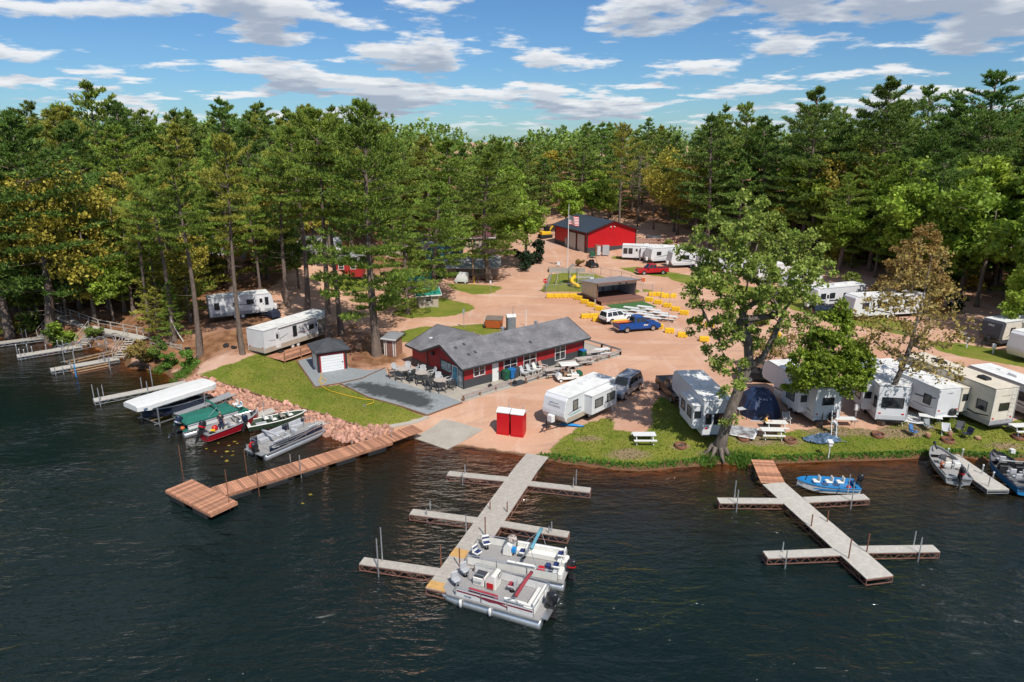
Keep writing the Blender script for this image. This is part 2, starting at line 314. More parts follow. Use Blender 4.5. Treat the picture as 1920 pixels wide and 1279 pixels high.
GRASS = [poly(p) for p in (
    [(367,703),(400,694),(440,681),(498,659),(530,668),(558,679),(592,727),(636,721),(690,746),(752,763),(800,780),(725,799),(690,800),(677,802),(640,789),(595,775),(550,762),(495,745),(425,722)],
    [(1028,862),(1034,842),(1060,818),(1105,792),(1148,782),(1153,806),(1205,812),(1222,800),(1222,760),(1240,742),(1292,775),(1340,806),(1400,818),(1440,816),(1500,806),(1560,800),(1640,806),(1690,792),(1712,772),(1740,778),(1770,785),(1830,772),(1850,790),(1905,790),(1960,770),(2300,760),(2300,862),(1920,860),(1850,861),(1800,854),(1750,856),(1650,860),(1550,863),(1450,866),(1400,869),(1345,867),(1290,872),(1232,877),(1200,880),(1150,876),(1105,870),(1062,866)],
    [(834,530),(880,533),(945,538),(925,550),(885,552),(852,543)],
    [(770,560),(830,558),(880,570),(893,579),(850,592),(770,597),(735,590)],
    [(745,640),(752,622),(795,612),(905,607),(945,620),(1000,616),(1010,640),(900,660),(800,650)],
    [(1014,547),(1030,515),(1065,510),(1120,515),(1200,545),(1195,550),(1130,548)],
    [(1145,481),(1176,480),(1180,486),(1150,486)], [(1160,503),(1195,500),(1260,512),(1250,520),(1190,512)], [(1205,541),(1230,546),(1205,548)],
    [(1470,560),(1520,566),(1590,590),(1660,596),(1720,612),(1700,630),(1610,612),(1530,590),(1480,580)],
    [(1735,640),(1800,643),(1870,655),(2000,672),(2000,700),(1900,685),(1830,674),(1760,658)],
    [(-200,612),(0,612),(48,616),(75,628),(50,634),(0,636),(-200,640)],
    [(600,520),(660,515),(720,512),(700,545),(620,540)], [(820,470),(870,468),(860,490),(820,490)], [(1230,505),(1420,540),(1470,560),(1400,560),(1260,525)])]
LITTER = [poly([(200,640),(300,702),(360,704),(498,660),(560,682),(640,700),(722,693),(738,684),(752,640),(700,618),(600,605),(520,600),(470,565),(560,500),(640,470),(560,420),(300,420),(-300,430),(-500,560),(-300,600)]),
    [(30,168),(60,140),(78,112),(100,92),(160,70),(500,120),(400,600),(-300,600),(-60,250),(0,215)], [(-60,115),(-30,118),(-12,128),(-10,160),(-8,240),(-300,400),(-300,110)]]
BARE = [(1178,851,2.2,1.0),(1345,853,2.0,1.0),(1420,826,2.6,1.0),(1650,808,4.0,1.4),(1882,836,2.0,.7),(1100,822,1.6,.6),(1275,837,1.1,.7),(1480,828,1.4,.8),(1778,829,1.0,.6),(1560,808,3.2,1.2),(1690,812,2.6,.9),(1720,800,2,1.2)]
def ground():
    ys = np.concatenate([np.arange(-30, 38, 2.5), np.arange(38, 95, .55), np.arange(95, 180, 1.2), np.geomspace(181, 4200, 70)])
    xs = np.concatenate([-np.geomspace(3600, 96, 26), np.arange(-95, -45, 1.0), np.arange(-45, 62, .55), np.arange(62, 96, 1.1), np.geomspace(97, 3600, 26)])
    X, Y = np.meshgrid(xs, ys); X = X.ravel(); Y = Y.ravel(); D = sd_poly(LAND, X, Y); Z = H(X, Y, D)
    far = ss((Y - 500) / 1500); Z = Z * (1 - far) + 4 * far
    nx, ny = len(xs), len(ys); i = np.arange(nx - 1)[None, :] + np.arange(ny - 1)[:, None] * nx
    F = np.stack([i, i + 1, i + nx + 1, i + nx], -1).reshape(-1, 4)
    me = bpy.data.meshes.new('ground'); me.from_pydata(np.stack([X, Y, Z], 1).tolist(), [], F.tolist())
    def att(n, v):
        a = me.attributes.new(n, 'FLOAT', 'POINT'); a.data.foreach_set('value', v.astype(np.float32))
    g = np.full(X.shape, -20.0)
    for p in GRASS: g = np.maximum(g, sd_poly(p, X, Y))
    b = np.full(X.shape, -9.0)
    for u, v, a, c in BARE:
        p = at(u, v); b = np.maximum(b, 1 - np.hypot((X - p.x) / a, (Y - p.y) / c))
    att('bare', np.clip(b, -3, 1))
    l = np.full(X.shape, -40.0)
    for p in LITTER: l = np.maximum(l, sd_poly(p, X, Y))
    att('grass', np.clip(g, -6, 6)); att('litter', np.clip(l, -15, 15)); att('shore', np.clip(D, -30, 30))
    me.polygons.foreach_set('use_smooth', [True] * len(me.polygons))
    o = link('ground', me); tag(o, kind='structure')
    m, nt, N, L, P = nodes('ground'); me.materials.append(m)
    geo = N.new('ShaderNodeNewGeometry')
    def noise(sc, det=5, ro=.55, stretch=None, rot=0):
        s = geo.outputs['Position']
        if stretch:
            mp = N.new('ShaderNodeMapping'); mp.inputs['Scale'].default_value = stretch; mp.inputs['Rotation'].default_value = (0, 0, rot); L.new(s, mp.inputs[0]); s = mp.outputs[0]
        n = N.new('ShaderNodeTexNoise'); n.inputs['Scale'].default_value = sc; n.inputs['Detail'].default_value = det; n.inputs['Roughness'].default_value = ro; L.new(s, n.inputs['Vector']); return n.outputs['Fac']
    def rng(x, a, b, c=0, d=1, sm=True):
        r = N.new('ShaderNodeMapRange'); r.interpolation_type = 'SMOOTHSTEP' if sm else 'LINEAR'
        for i, q in ((1, a), (2, b), (3, c), (4, d)): r.inputs[i].default_value = q
        L.new(x, r.inputs[0]); return r.outputs[0]
    def mth(op, a, b, cl=False):
        n = N.new('ShaderNodeMath'); n.operation = op; n.use_clamp = cl
        for k, x in enumerate((a, b)):
            if isinstance(x, (int, float)): n.inputs[k].default_value = x
            else: L.new(x, n.inputs[k])
        return n.outputs[0]
    def mix(f, a, b):
        n = N.new('ShaderNodeMix'); n.data_type = 'RGBA'
        for s, x in ((n.inputs[0], f), (n.inputs[6], a), (n.inputs[7], b)):
            if isinstance(x, tuple): s.default_value = x if len(x) == 4 else _c(x)
            elif isinstance(x, (int, float)): s.default_value = x
            else: L.new(x, s)
        return n.outputs[2]
    def attr(n): a = N.new('ShaderNodeAttribute'); a.attribute_name = n; return a.outputs['Fac']
    # crushed pink granite of the yard
    c = mix(rng(noise(.12, 6), .35, .65), (.55,.295,.185), (.64,.385,.255))
    c = mix(mth('MULTIPLY', rng(noise(.5, 6, .6, (.25, 1.6, 1), .7), .5, .72), .55), c, (.44,.27,.20))
    c = mix(mth('MULTIPLY', rng(noise(.35, 7, .65, (1.7, .22, 1), .5), .52, .7), .5), c, (.72,.52,.41))
    c = mix(mth('MULTIPLY', rng(noise(.05, 4), .52, .66), .35), c, (.45,.33,.29))
    c = mix(rng(noise(9, 3, .7), .3, .75, 0, .4), c, (.38,.24,.18))
    wv = N.new('ShaderNodeTexWave'); wv.inputs['Scale'].default_value = .16; wv.inputs['Distortion'].default_value = 9; wv.inputs['Detail'].default_value = 3; wv.inputs['Detail Scale'].default_value = .35
    mpw = N.new('ShaderNodeMapping'); mpw.inputs['Rotation'].default_value = (0, 0, .9); L.new(geo.outputs['Position'], mpw.inputs[0]); L.new(mpw.outputs[0], wv.inputs['Vector'])
    c = mix(mth('MULTIPLY', rng(wv.outputs['Fac'], .86, .97), mth('MULTIPLY', rng(noise(.16, 6, .7), .45, .62), .32)), c, (.40,.25,.185))
    wv2 = N.new('ShaderNodeTexWave'); wv2.wave_type = 'RINGS'; wv2.inputs['Scale'].default_value = .05; wv2.inputs['Distortion'].default_value = 22; wv2.inputs['Detail'].default_value = 3; wv2.inputs['Detail Scale'].default_value = .12; L.new(geo.outputs['Position'], wv2.inputs['Vector'])
    c = mix(mth('MULTIPLY', rng(wv2.outputs['Fac'], .78, .97), mth('MULTIPLY', rng(noise(.15, 6, .7), .45, .65), .30)), c, (.76,.58,.47))
    c = mix(rng(noise(2.6, 5, .75), .58, .72, 0, .45), c, (.36,.21,.15))
    # needle litter under the pines
    lit = mix(rng(noise(.9, 6), .35, .68), (.19,.085,.04), (.36,.19,.10)); lit = mix(rng(noise(5, 4, .7), .4, .7, 0, .6), lit, (.12,.065,.035))
    lit = mix(rng(noise(.16, 4), .5, .64, 0, .55), lit, (.45,.25,.17))
    la = mth('ADD', attr('litter'), mth('MULTIPLY', mth('SUBTRACT', noise(.3, 6), .5), 9))
    c = mix(rng(la, -.8, 1.0), c, lit)
    # mown grass
    gr = mix(rng(noise(.35, 6, .6), .32, .68), (.15,.205,.02), (.28,.27,.046)); gr = mix(rng(noise(1.1, 6, .75), .46, .72, 0, .7), gr, (.31,.26,.085)); gr = mix(rng(noise(.22, 5, .6), .5, .66, 0, .5), gr, (.26,.24,.05)); gr = mix(rng(noise(12, 3, .8), .35, .7, 0, .45), gr, (.07,.13,.012))
    ga = mth('ADD', attr('grass'), mth('MULTIPLY', mth('SUBTRACT', noise(1.4, 6, .65), .5), 1.3))
    ba = mth('ADD', attr('bare'), mth('MULTIPLY', mth('SUBTRACT', noise(.9, 6, .7), .5), 1.5))
    gr = mix(mth('MULTIPLY', rng(ba, .0, .55), .9), gr, mix(noise(2.5, 5, .7), (.23,.155,.095), (.40,.28,.19)))
    c = mix(rng(ga, -.14, .12), c, gr)
    # wet rim and lake bed
    sh = mth('ADD', attr('shore'), mth('MULTIPLY', mth('SUBTRACT', noise(.8, 5), .5), 1.2))
    c = mix(rng(sh, .35, .75, 1, 0), c, mix(noise(3, 5), (.11,.055,.03), (.20,.11,.06)))
    bed = mix(rng(noise(.7, 6), .4, .62), (.20,.08,.03), (.36,.15,.06)); bed = mix(rng(noise(2.2, 5, .7), .5, .68), bed, (.10,.06,.03))
    c = mix(rng(attr('shore'), -.3, .05, 1, 0), c, bed)
    L.new(c, P.inputs['Base Color']); P.inputs['Roughness'].default_value = .95; P.inputs['Specular IOR Level'].default_value = .15
    bp = N.new('ShaderNodeBump'); bp.inputs['Strength'].default_value = .9; bp.inputs['Distance'].default_value = .07
    hgt = mth('ADD', mth('MULTIPLY', noise(6, 4, .7), .8), mth('MULTIPLY', noise(28, 3, .7), mth('ADD', .25, mth('MULTIPLY', rng(ga, -.1, .1), .9))))
    L.new(hgt, bp.inputs['Height']); L.new(bp.outputs[0], P.inputs['Normal'])
    return o
def water():
    ys = np.concatenate([[-3000, -900, -300, -120], np.arange(-60, 36, 3), np.arange(36, 92, .9), [95, 100, 120, 160]])
    xs = np.concatenate([-np.geomspace(3000, 72, 16), np.arange(-70, 62, .9), np.geomspace(63, 3000, 18)])
    X, Y = np.meshgrid(xs, ys); X = X.ravel(); Y = Y.ravel(); D = sd_poly(LAND, X, Y)
    dep = np.clip(-H(X, Y, D), 0, 5)
    nx, ny = len(xs), len(ys); i = np.arange(nx - 1)[None, :] + np.arange(ny - 1)[:, None] * nx
    F = np.stack([i, i + 1, i + nx + 1, i + nx], -1).reshape(-1, 4)
    F = F[(D[F] < 4).any(1)]
    me = bpy.data.meshes.new('lake_water'); me.from_pydata(np.stack([X, Y, X * 0], 1).tolist(), [], F.tolist())
    a = me.attributes.new('depth', 'FLOAT', 'POINT'); a.data.foreach_set('value', dep.astype(np.float32))
    o = link('lake_water', me); tag(o, kind='structure')
    m, nt, N, L, P = nodes('lake_water'); me.materials.append(m); N.remove(P)
    geo = N.new('ShaderNodeNewGeometry')
    def noise(sc, det, ro, stretch, rot, dist=0):
        mp = N.new('ShaderNodeMapping'); mp.inputs['Scale'].default_value = stretch; mp.inputs['Rotation'].default_value = (0, 0, rot); L.new(geo.outputs['Position'], mp.inputs[0])
        n = N.new('ShaderNodeTexNoise'); n.inputs['Scale'].default_value = sc; n.inputs['Detail'].default_value = det; n.inputs['Roughness'].default_value = ro; n.inputs['Distortion'].default_value = dist; L.new(mp.outputs[0], n.inputs['Vector']); return n.outputs['Fac']
    def mth(op, a, b):
        n = N.new('ShaderNodeMath'); n.operation = op
        for k, x in enumerate((a, b)):
            if isinstance(x, (int, float)): n.inputs[k].default_value = x
            else: L.new(x, n.inputs[k])
        return n.outputs[0]
    def rng(x, a, b, c=0, d=1):
        r = N.new('ShaderNodeMapRange'); r.interpolation_type = 'SMOOTHSTEP'
        for i, q in ((1, a), (2, b), (3, c), (4, d)): r.inputs[i].default_value = q
        L.new(x, r.inputs[0]); return r.outputs[0]
    # wind chop: ripples running in from the lower right, calmer in the lee of the docks on the left
    sep = N.new('ShaderNodeSeparateXYZ'); L.new(geo.outputs['Position'], sep.inputs[0])
    lee = mth('ADD', mth('MULTIPLY', sep.outputs[0], -.55), sep.outputs[1])
    calm = rng(mth('ADD', lee, mth('MULTIPLY', noise(.06, 3, .5, (1,1,1), 0), 16)), 60, 86, 1.0, .42)
    gust = rng(noise(.045, 4, .55, (1, 1.8, 1), .3), .38, .62, .35, 1.3)
    h = mth('ADD', mth('MULTIPLY', noise(.85, 3, .5, (.6, 1.5, 1), -.35, .6), 1.0), mth('ADD', mth('MULTIPLY', noise(2.4, 3, .55, (.6, 1.35, 1), -.6, .4), .40), mth('MULTIPLY', noise(4.6, 3, .6, (.8, 1.2, 1), -.15), .13)))
    bp = N.new('ShaderNodeBump'); bp.inputs['Strength'].default_value = 1.0; bp.inputs['Distance'].default_value = 1.0
    L.new(mth('MULTIPLY', h, mth('MULTIPLY', mth('MULTIPLY', calm, gust), .38)), bp.inputs['Height'])
    fr = N.new('ShaderNodeFresnel'); fr.inputs[0].default_value = 1.34; L.new(bp.outputs[0], fr.inputs['Normal'])
    gl = N.new('ShaderNodeBsdfGlossy'); gl.inputs['Roughness'].default_value = .06; gl.inputs['Color'].default_value = (1, 1, 1, 1); L.new(bp.outputs[0], gl.inputs['Normal'])
    at_ = N.new('ShaderNodeAttribute'); at_.attribute_name = 'depth'
    murk = N.new('ShaderNodeMath'); murk.operation = 'POWER'; murk.inputs[0].default_value = .115; L.new(at_.outputs['Fac'], murk.inputs[1])
    tr = N.new('ShaderNodeBsdfTransparent'); tr.inputs[0].default_value = (.74, .56, .36, 1)
    df = N.new('ShaderNodeBsdfDiffuse'); 
    cr = N.new('ShaderNodeValToRGB'); L.new(rng(at_.outputs['Fac'], .3, 3.2), cr.inputs[0]); cr.color_ramp.elements[0].color = (.020, .014, .006, 1); cr.color_ramp.elements[1].color = (.0050, .0128, .0125, 1)
    L.new(cr.outputs[0], df.inputs[0])
    body = N.new('ShaderNodeMixShader'); L.new(murk.outputs[0], body.inputs[0]); L.new(df.outputs[0], body.inputs[1]); L.new(tr.outputs[0], body.inputs[2])
    mx = N.new('ShaderNodeMixShader'); L.new(fr.outputs[0], mx.inputs[0]); L.new(body.outputs[0], mx.inputs[1]); L.new(gl.outputs[0], mx.inputs[2])
    L.new(mx.outputs[0], N['Material Output'].inputs[0])
ground(); water()
def sheet(name, pts, mat, thick=.03, lift=.0, wet=None):
    """a slab that follows the ground: polygon given in photo pixels"""
    Q = [at(u, v) for u, v in pts]; c = sum(Q, Vector()) / len(Q); bm = bmesh.new()
    bm.faces.new([bm.verts.new((p.x - c.x, p.y - c.y, 0)) for p in Q]); bmesh.ops.triangulate(bm, faces=bm.faces[:])
    for _ in range(5):
        es = [e for e in bm.edges if e.calc_length() > .7]
        if not es: break
        bmesh.ops.subdivide_edges(bm, edges=es, cuts=1); bmesh.ops.triangulate(bm, faces=bm.faces[:])
    bm.verts.ensure_lookup_table(); X = np.array([v.co.x + c.x for v in bm.verts]); Y = np.array([v.co.y + c.y for v in bm.verts]); Zs = H(X, Y)
    for v, z in zip(bm.verts, Zs): v.co.z = float(z) + thick - c.z
    bmesh.ops.recalc_face_normals(bm, faces=bm.faces)
    if bm.faces[:][0].normal.z < 0: bmesh.ops.reverse_faces(bm, faces=bm.faces)
    me = bpy.data.meshes.new(name); bm.to_mesh(me); bm.free(); me.materials.append(MAT[mat])
    if wet is not None:
        a = me.attributes.new('wet', 'FLOAT', 'POINT'); a.data.foreach_set('value', sd_poly(poly(wet), X, Y).astype(np.float32))
    o = link(name, me, loc=tuple(c)); tag(o, kind='structure'); so = o.modifiers.new('thick', 'SOLIDIFY'); so.thickness = .3; so.offset = -1
    return o
def gravel_wet():
    m = mk('gravel_wet', (.27,.29,.30), .95, var=.38, vs=14, bump=1, bs=25); nt = m.node_tree; N = nt.nodes; L = nt.links; Pn = N['Principled BSDF']; src = Pn.inputs['Base Color'].links[0].from_socket
    a = N.new('ShaderNodeAttribute'); a.attribute_name = 'wet'; n = N.new('ShaderNodeTexNoise'); n.inputs['Scale'].default_value = 1.5; n.inputs['Detail'].default_value = 6; g = N.new('ShaderNodeNewGeometry'); L.new(g.outputs['Position'], n.inputs['Vector'])
    ad = N.new('ShaderNodeMath'); ad.operation = 'MULTIPLY_ADD'; L.new(n.outputs['Fac'], ad.inputs[0]); ad.inputs[1].default_value = 2.2; ad.inputs[2].default_value = -1.1; ad2 = N.new('ShaderNodeMath'); L.new(ad.outputs[0], ad2.inputs[0]); L.new(a.outputs['Fac'], ad2.inputs[1])
    mr = N.new('ShaderNodeMapRange'); mr.inputs[1].default_value = -.3; mr.inputs[2].default_value = .5; L.new(ad2.outputs[0], mr.inputs[0])
    mx = N.new('ShaderNodeMix'); mx.data_type = 'RGBA'; mx.blend_type = 'MULTIPLY'; L.new(mr.outputs[0], mx.inputs[0]); L.new(src, mx.inputs[6]); mx.inputs[7].default_value = (.20,.21,.21,1); L.new(mx.outputs[2], Pn.inputs['Base Color'])
gravel_wet()
sheet('gravel_pad', [(557,678),(591,726),(637,719),(678,711),(722,691),(692,695),(655,690),(640,678),(590,668)], 'gravel', .05)
sheet('gravel_apron', [(637,719),(722,691),(731,711),(830,741),(866,755),(801,779),(752,762),(690,745)], 'gravel_wet', .045, wet=[(645,722),(680,717),(740,724),(790,738),(815,752),(808,766),(770,764),(700,744)])
sheet('concrete_patio', [(731,711),(745,688),(870,700),(1092,640),(1166,666),(866,755.5),(830,741)], 'concrete', .07)
sheet('boat_ramp', [(775,822),(838,844),(906,806),(832,787)], 'concrete', .06)
sheet('concrete_walk', [(722,800),(800,780),(806,784),(735,803)], 'concrete', .06)
sheet('artificial_turf', [(1122,566),(1196,561),(1232,576),(1160,584)], 'turf', .05)
def path_bar(name, pts, w, h, mat, lift=0):
    P = [at(u, v) for u, v in pts]; c = P[0]; mb = MB()
    for a, b in zip(P, P[1:]): mb.bar(a - c + V(0,0,lift), b - c + V(0,0,lift), w, h)
    o = mb.build(name, mat, loc=tuple(c)); return o
for nm, pts, lab in (('landscape_edging', [(557,678),(591,727),(637,720),(690,746),(752,763),(801,780),(867,756)], 'dark landscape edging between the left lawn and the grey gravel'),
                     ('landscape_edging', [(365,703),(425,722),(495,745),(550,762),(595,775),(640,789),(677,802)], 'dark edging strip along the top of the pink riprap'),
                     ('landscape_edging', [(637,720),(678,711),(722,691)], 'dark edging strip between the two gravel areas beside the shed')):
    tag(path_bar(nm, pts, .12, .16, 'woodbrown', .04), lab, 'edging', 'landscape edging strips')
# ------------------------------------------------------------------ trees
def np_mesh(name, v, f, mat, smooth=False):
    me = bpy.data.meshes.new(name); v = np.asarray(v, np.float32); f = np.asarray(f, np.int32); k = f.shape[1]
    me.vertices.add(len(v)); me.vertices.foreach_set('co', v.ravel())
    me.loops.add(f.size); me.loops.foreach_set('vertex_index', f.ravel())
    me.polygons.add(len(f)); me.polygons.foreach_set('loop_start', np.arange(0, f.size, k, dtype=np.int32)); me.polygons.foreach_set('loop_total', np.full(len(f), k, np.int32))
    me.materials.append(MAT[mat]); me.update(calc_edges=True); me.validate()
    return me
def unit(a): return a / (np.linalg.norm(a, axis=-1, keepdims=True) + 1e-9)
def tufts(rng, C, Dr, n, ln, wd, spread):
    """needle brushes: n thin blades fanning from every point C round direction Dr"""
    m = len(C); C = np.repeat(C, n, 0); Dr = np.repeat(Dr, n, 0)
    d = unit(Dr + rng.normal(0, spread, (m * n, 3))); l = ln * rng.uniform(.6, 1.25, (m * n, 1))
    s = unit(np.cross(d, rng.normal(0, 1, (m * n, 3)))) * wd * rng.uniform(.7, 1.3, (m * n, 1))
    p0 = C - d * l * .15
    v = np.stack([p0 - s * .55, p0 + s * .55, p0 + d * l * .62 + s * .8, p0 + d * l, p0 + d * l * .62 - s * .8], 1).reshape(-1, 3)
    b = np.arange(m * n)[:, None] * 5
    return v, b + np.array([[0, 1, 2, 3, 4]])
def leaves(rng, C, size, up=.4):
    m = len(C); nrm = unit(rng.normal(0, 1, (m, 3)) + np.array([0, 0, up])); a = unit(np.cross(nrm, rng.normal(0, 1, (m, 3)))); b = np.cross(nrm, a)
    s = size * rng.uniform(.6, 1.35, (m, 1)); a = a * s; b = b * s * .72
    v = np.stack([C - a, C + b * .9 - a * .1, C + a, C - b * .9 - a * .1], 1).reshape(-1, 3)
    return v, np.arange(m)[:, None] * 4 + np.array([[0, 1, 2, 3]])
def make_pine(seed, h, cb, rad, nb, ntw, nbl, ln, wd, lean=0, top='round', dens=1.0, dead=6):
    """white pine: bare lower trunk, whorled limbs carrying flat plates of needle tufts"""
    rng = np.random.default_rng(seed); mb = MB(); r0 = h * .0135 + .06
    tp = []; off = np.zeros(2); wob = rng.normal(0, .012, 2) * h
    for i in range(9):
        t = i / 8; tp.append((lean * h * t ** 1.3 + wob[0] * math.sin(t * 4), wob[1] * math.sin(t * 3.3 + 1) - wob[1] * math.sin(1), h * t * .985))
    mb.tube([(tp[0][0], tp[0][1], -.4)] + tp, [r0 * 1.5] + [r0 * (1.25 if i == 0 else 1) * (1 - .93 * (i / 8)) + .015 for i in range(9)], 8)
    def trunk(t):
        x = t * 8; i = min(7, int(x)); f = x - i; return np.array([tp[i][k] * (1 - f) + tp[i + 1][k] * f for k in range(3)])
    C = []; Dn = []; az = rng.uniform(0, 6.28)
    for i in range(nb):
        s = ((i // 4) * 4 + 2 + rng.uniform(-.55, .55)) / nb; s = min(max(s, 0), 1)
        t = cb + (1 - cb) * s ** .92; az += 2.39996 + rng.normal(0, .45)
        prof = {'round': (.62 + .5 * math.sin(min(1, s * 1.15) * math.pi * .9)) * (1 - s ** 3.2) + .10, 'cone': (1 - s) ** .8 + .08, 'open': (.5 + .6 * math.sin(s * 2.6)) * (1 - s ** 4) + .12}[top]
        L = rad * prof * rng.uniform(.55, 1.2)
        if rng.random() < .12: L *= .45
        el = (-.10 + .95 * s ** 1.6) * (1 if top != 'cone' else .55) + rng.normal(0, .12)
        base = trunk(t); d = np.array([math.cos(az) * math.cos(el), math.sin(az) * math.cos(el), math.sin(el)])
        side = np.array([-math.sin(az), math.cos(az), 0]); k = 4
        curve = [base + d * L * q + np.array([0, 0, .10 * L * q * q]) for q in np.linspace(0, 1, k)]
        if L > rad * .3: mb.tube([tuple(p) for p in curve], [max(.012, r0 * .17 * (1 - .8 * q)) for q in np.linspace(0, 1, k)], 4, False)
        m = max(3, int(ntw * dens * (L / rad + .25))); q = rng.uniform(.22, 1.0, m) ** .75
        w = (1 - np.abs(q - .62) * 1.1) * L * .46
        lat = rng.uniform(-1, 1, m) * w
        P = base + np.outer(q * L, d) + np.outer(.10 * L * q * q, [0, 0, 1]) + np.outer(lat, side); P[:, 2] += rng.normal(.08, .06, m) + .06 * np.abs(lat)
        o = unit(np.outer(.55 + .3 * q, d) + np.outer(np.sign(lat) * .45 * np.abs(lat) / (w + .01), side) + np.array([0, 0, .75]))
        C.append(P); Dn.append(o)
    lead = trunk(1.0); C.append(lead + rng.normal(0, .25, (10, 3)) + [0, 0, .1]); Dn.append(unit(rng.normal(0, .35, (10, 3)) + [0, 0, 1]))
    for i in range(dead):   # bare snags below the crown
        t = rng.uniform(cb * .55, cb * 1.05); a = rng.uniform(0, 6.28); p = trunk(t); L = rad * rng.uniform(.15, .55)
        mb.tube([tuple(p), tuple(p + np.array([math.cos(a) * L, math.sin(a) * L, rng.uniform(-.1, .25) * L]))], [.045, .012], 3, False)
    v, f = tufts(rng, np.concatenate(C), np.concatenate(Dn), nbl, ln, wd, .55)
    return mb, v, f
def tree_proto(kind, mb, v, f, bark, leafm, name, tm=None):
    trunk = mb.mesh('trunk', bark, True); crown = np_mesh('crown', v, f, leafm)
    return (name, trunk, crown)
def plant(proto, loc, label, cat='tree', group=None, rz=None, sc=1.0, mat=None):
    name, tr, cr = proto
    o = thing(name, label, cat, loc, random.uniform(0, 6.28) if rz is None else rz, group); o.scale = sc if hasattr(sc, '__len__') else (sc, sc, sc)
    link('trunk', tr, o); c = link('crown', cr, o)
    if mat: c.material_slots[0].link = 'OBJECT'; c.material_slots[0].material = MAT[mat]
    return o
def make_leafy(seed, trunk_pts, trunk_r, lobes, ncl, npl, size, clr, up=.4, shell=.55, minz=0, flat=1.0):
    """broadleaf tree grown towards leaf clumps scattered through the lobes; limbs thicken where they join"""
    rng = np.random.default_rng(seed); tp = [np.array(p, float) for p in trunk_pts]
    nodes_ = [p for p in tp]; par = [-1] + list(range(len(tp) - 1)); load = [0.0] * len(tp)
    vol = np.array([l[3] * l[4] * l[5] for l in lobes]); cnt = np.maximum(2, (ncl * vol ** .8 / (vol ** .8).sum()).astype(int)); cl = []
    for l, n in zip(lobes, cnt):
        d = unit(rng.normal(0, 1, (n, 3))); r = rng.uniform(shell, 1, (n, 1)) ** .6
        cl.append(np.array(l[:3]) + d * r * np.array(l[3:6]))
    cl = np.concatenate(cl); cl = cl[cl[:, 2] > minz]; first = max(1, int(len(tp) * .45))
    cl = cl[np.argsort(np.linalg.norm(cl - tp[len(tp) // 2], axis=1))]
    for c in cl:
        A = np.array(nodes_[first:]); dv = c - A; dist = np.linalg.norm(dv, axis=1) + np.maximum(0, A[:, 2] - c[2] + .2) * 1.2
        j = int(np.argmin(dist)) + first; p = nodes_[j]; L = np.linalg.norm(c - p); k = max(1, int(L / 1.6)); last = j
        for i in range(1, k + 1):
            q = p + (c - p) * i / k + (rng.normal(0, .08 * L / k, 3) if i < k else 0); q[2] += .1 * L * math.sin(math.pi * i / k) * .6
            nodes_.append(q); par.append(last); load.append(0); last = len(nodes_) - 1
        load[last] += 1
    tot = load[:]
    for i in range(len(nodes_) - 1, 0, -1): tot[par[i]] += tot[i]
    mx = max(tot[0], 1); mb = MB(); rr = [trunk_r * max((t / mx) ** .62, .02) for t in tot]; nt = len(tp)
    mb.tube([tuple(p) for p in tp], [trunk_r * (1.55 if i == 0 else 1.0) * (1 - .5 * i / nt) if i < nt * .6 else max(rr[i], .04) for i in range(nt)], 9)
    for i in range(nt, len(nodes_)):
        a, b = nodes_[par[i]], nodes_[i]
        mb.tube([tuple(a), tuple(b)], [max(min(rr[par[i]], rr[i] * 1.5), .015), max(rr[i], .012)], 5 if rr[i] > .05 else 3, False)
    n = len(cl) * npl; d = unit(rng.normal(0, 1, (n, 3))); r = rng.uniform(0, 1, (n, 1)) ** .5
    P = np.repeat(cl, npl, 0) + d * r * clr * np.repeat(rng.uniform(.6, 1.25, (len(cl), 1)), npl, 0) * np.array([1, 1, .75 * flat])
    v, f = leaves(rng, P, size, up)
    return mb, v, f
PN = [tree_proto('pine', *make_pine(s, h, cb, rad, int(nb * .8), 56, 9, .58, .048, lean, top), 'barkpine', 'needles', 'pine_tree') for s, h, cb, rad, nb, lean, top in
      ((1, 25, .26, 5.2, 66, .01, 'round'), (2, 27, .34, 4.8, 62, -.02, 'open'), (3, 23, .2, 5.4, 68, .02, 'round'), (4, 22, .12, 4.8, 72, 0, 'cone'), (5, 26, .42, 4.6, 50, .03, 'open'), (6, 27, .56, 4.3, 46, .0, 'open'))]
PF = [tree_proto('pine', *make_pine(s, h, cb, rad, int(nb * .8), 25, 7, .85, .092, lean, top, 1, 3), 'barkpine', 'needles_far', 'pine_tree') for s, h, cb, rad, nb, lean, top in
      ((21, 25, .22, 5.0, 56, .0, 'round'), (22, 26, .28, 4.7, 52, .02, 'open'), (23, 23, .15, 4.9, 56, -.02, 'round'), (24, 24, .10, 4.4, 60, 0, 'cone'), (25, 25, .34, 4.4, 46, .01, 'open'))]
def lob(rng, n, rx, rz, z0, s):
    return [(rng.normal(0, rx * .5), rng.normal(0, rx * .5), z0 + rng.uniform(-.5, .5) * rz * 1.3, rx * rng.uniform(.4, .62) * s, rx * rng.uniform(.4, .62) * s, rz * rng.uniform(.35, .5) * s) for _ in range(n)]
_r = np.random.default_rng(5)
BD = [tree_proto('b', *make_leafy(40 + i, [(0,0,-.3),(0,0,1.2),(.1,0,3),(.2,.1,5),(.2,.2,7),(.3,.1,9)], .2, lob(_r, 6, 4.2, 4.5, 8, 1.0), 110, 60, .24, 1.0), 'barkgrey', 'leaf_lime', 'deciduous_tree') for i in range(3)]
SP_ = [tree_proto('b', *make_leafy(60 + i, [(0,0,-.3),(0,0,1.5),(.1,0,3.5),(.2,.1,6),(.1,.2,8.5),(.2,.1,11)], .19, lob(_r, 7, 4.0, 6, 9, 1.0), 170, 40, .17, .95), 'barkgrey', 'leaf_oakbud', 'budding_tree') for i in range(3)]
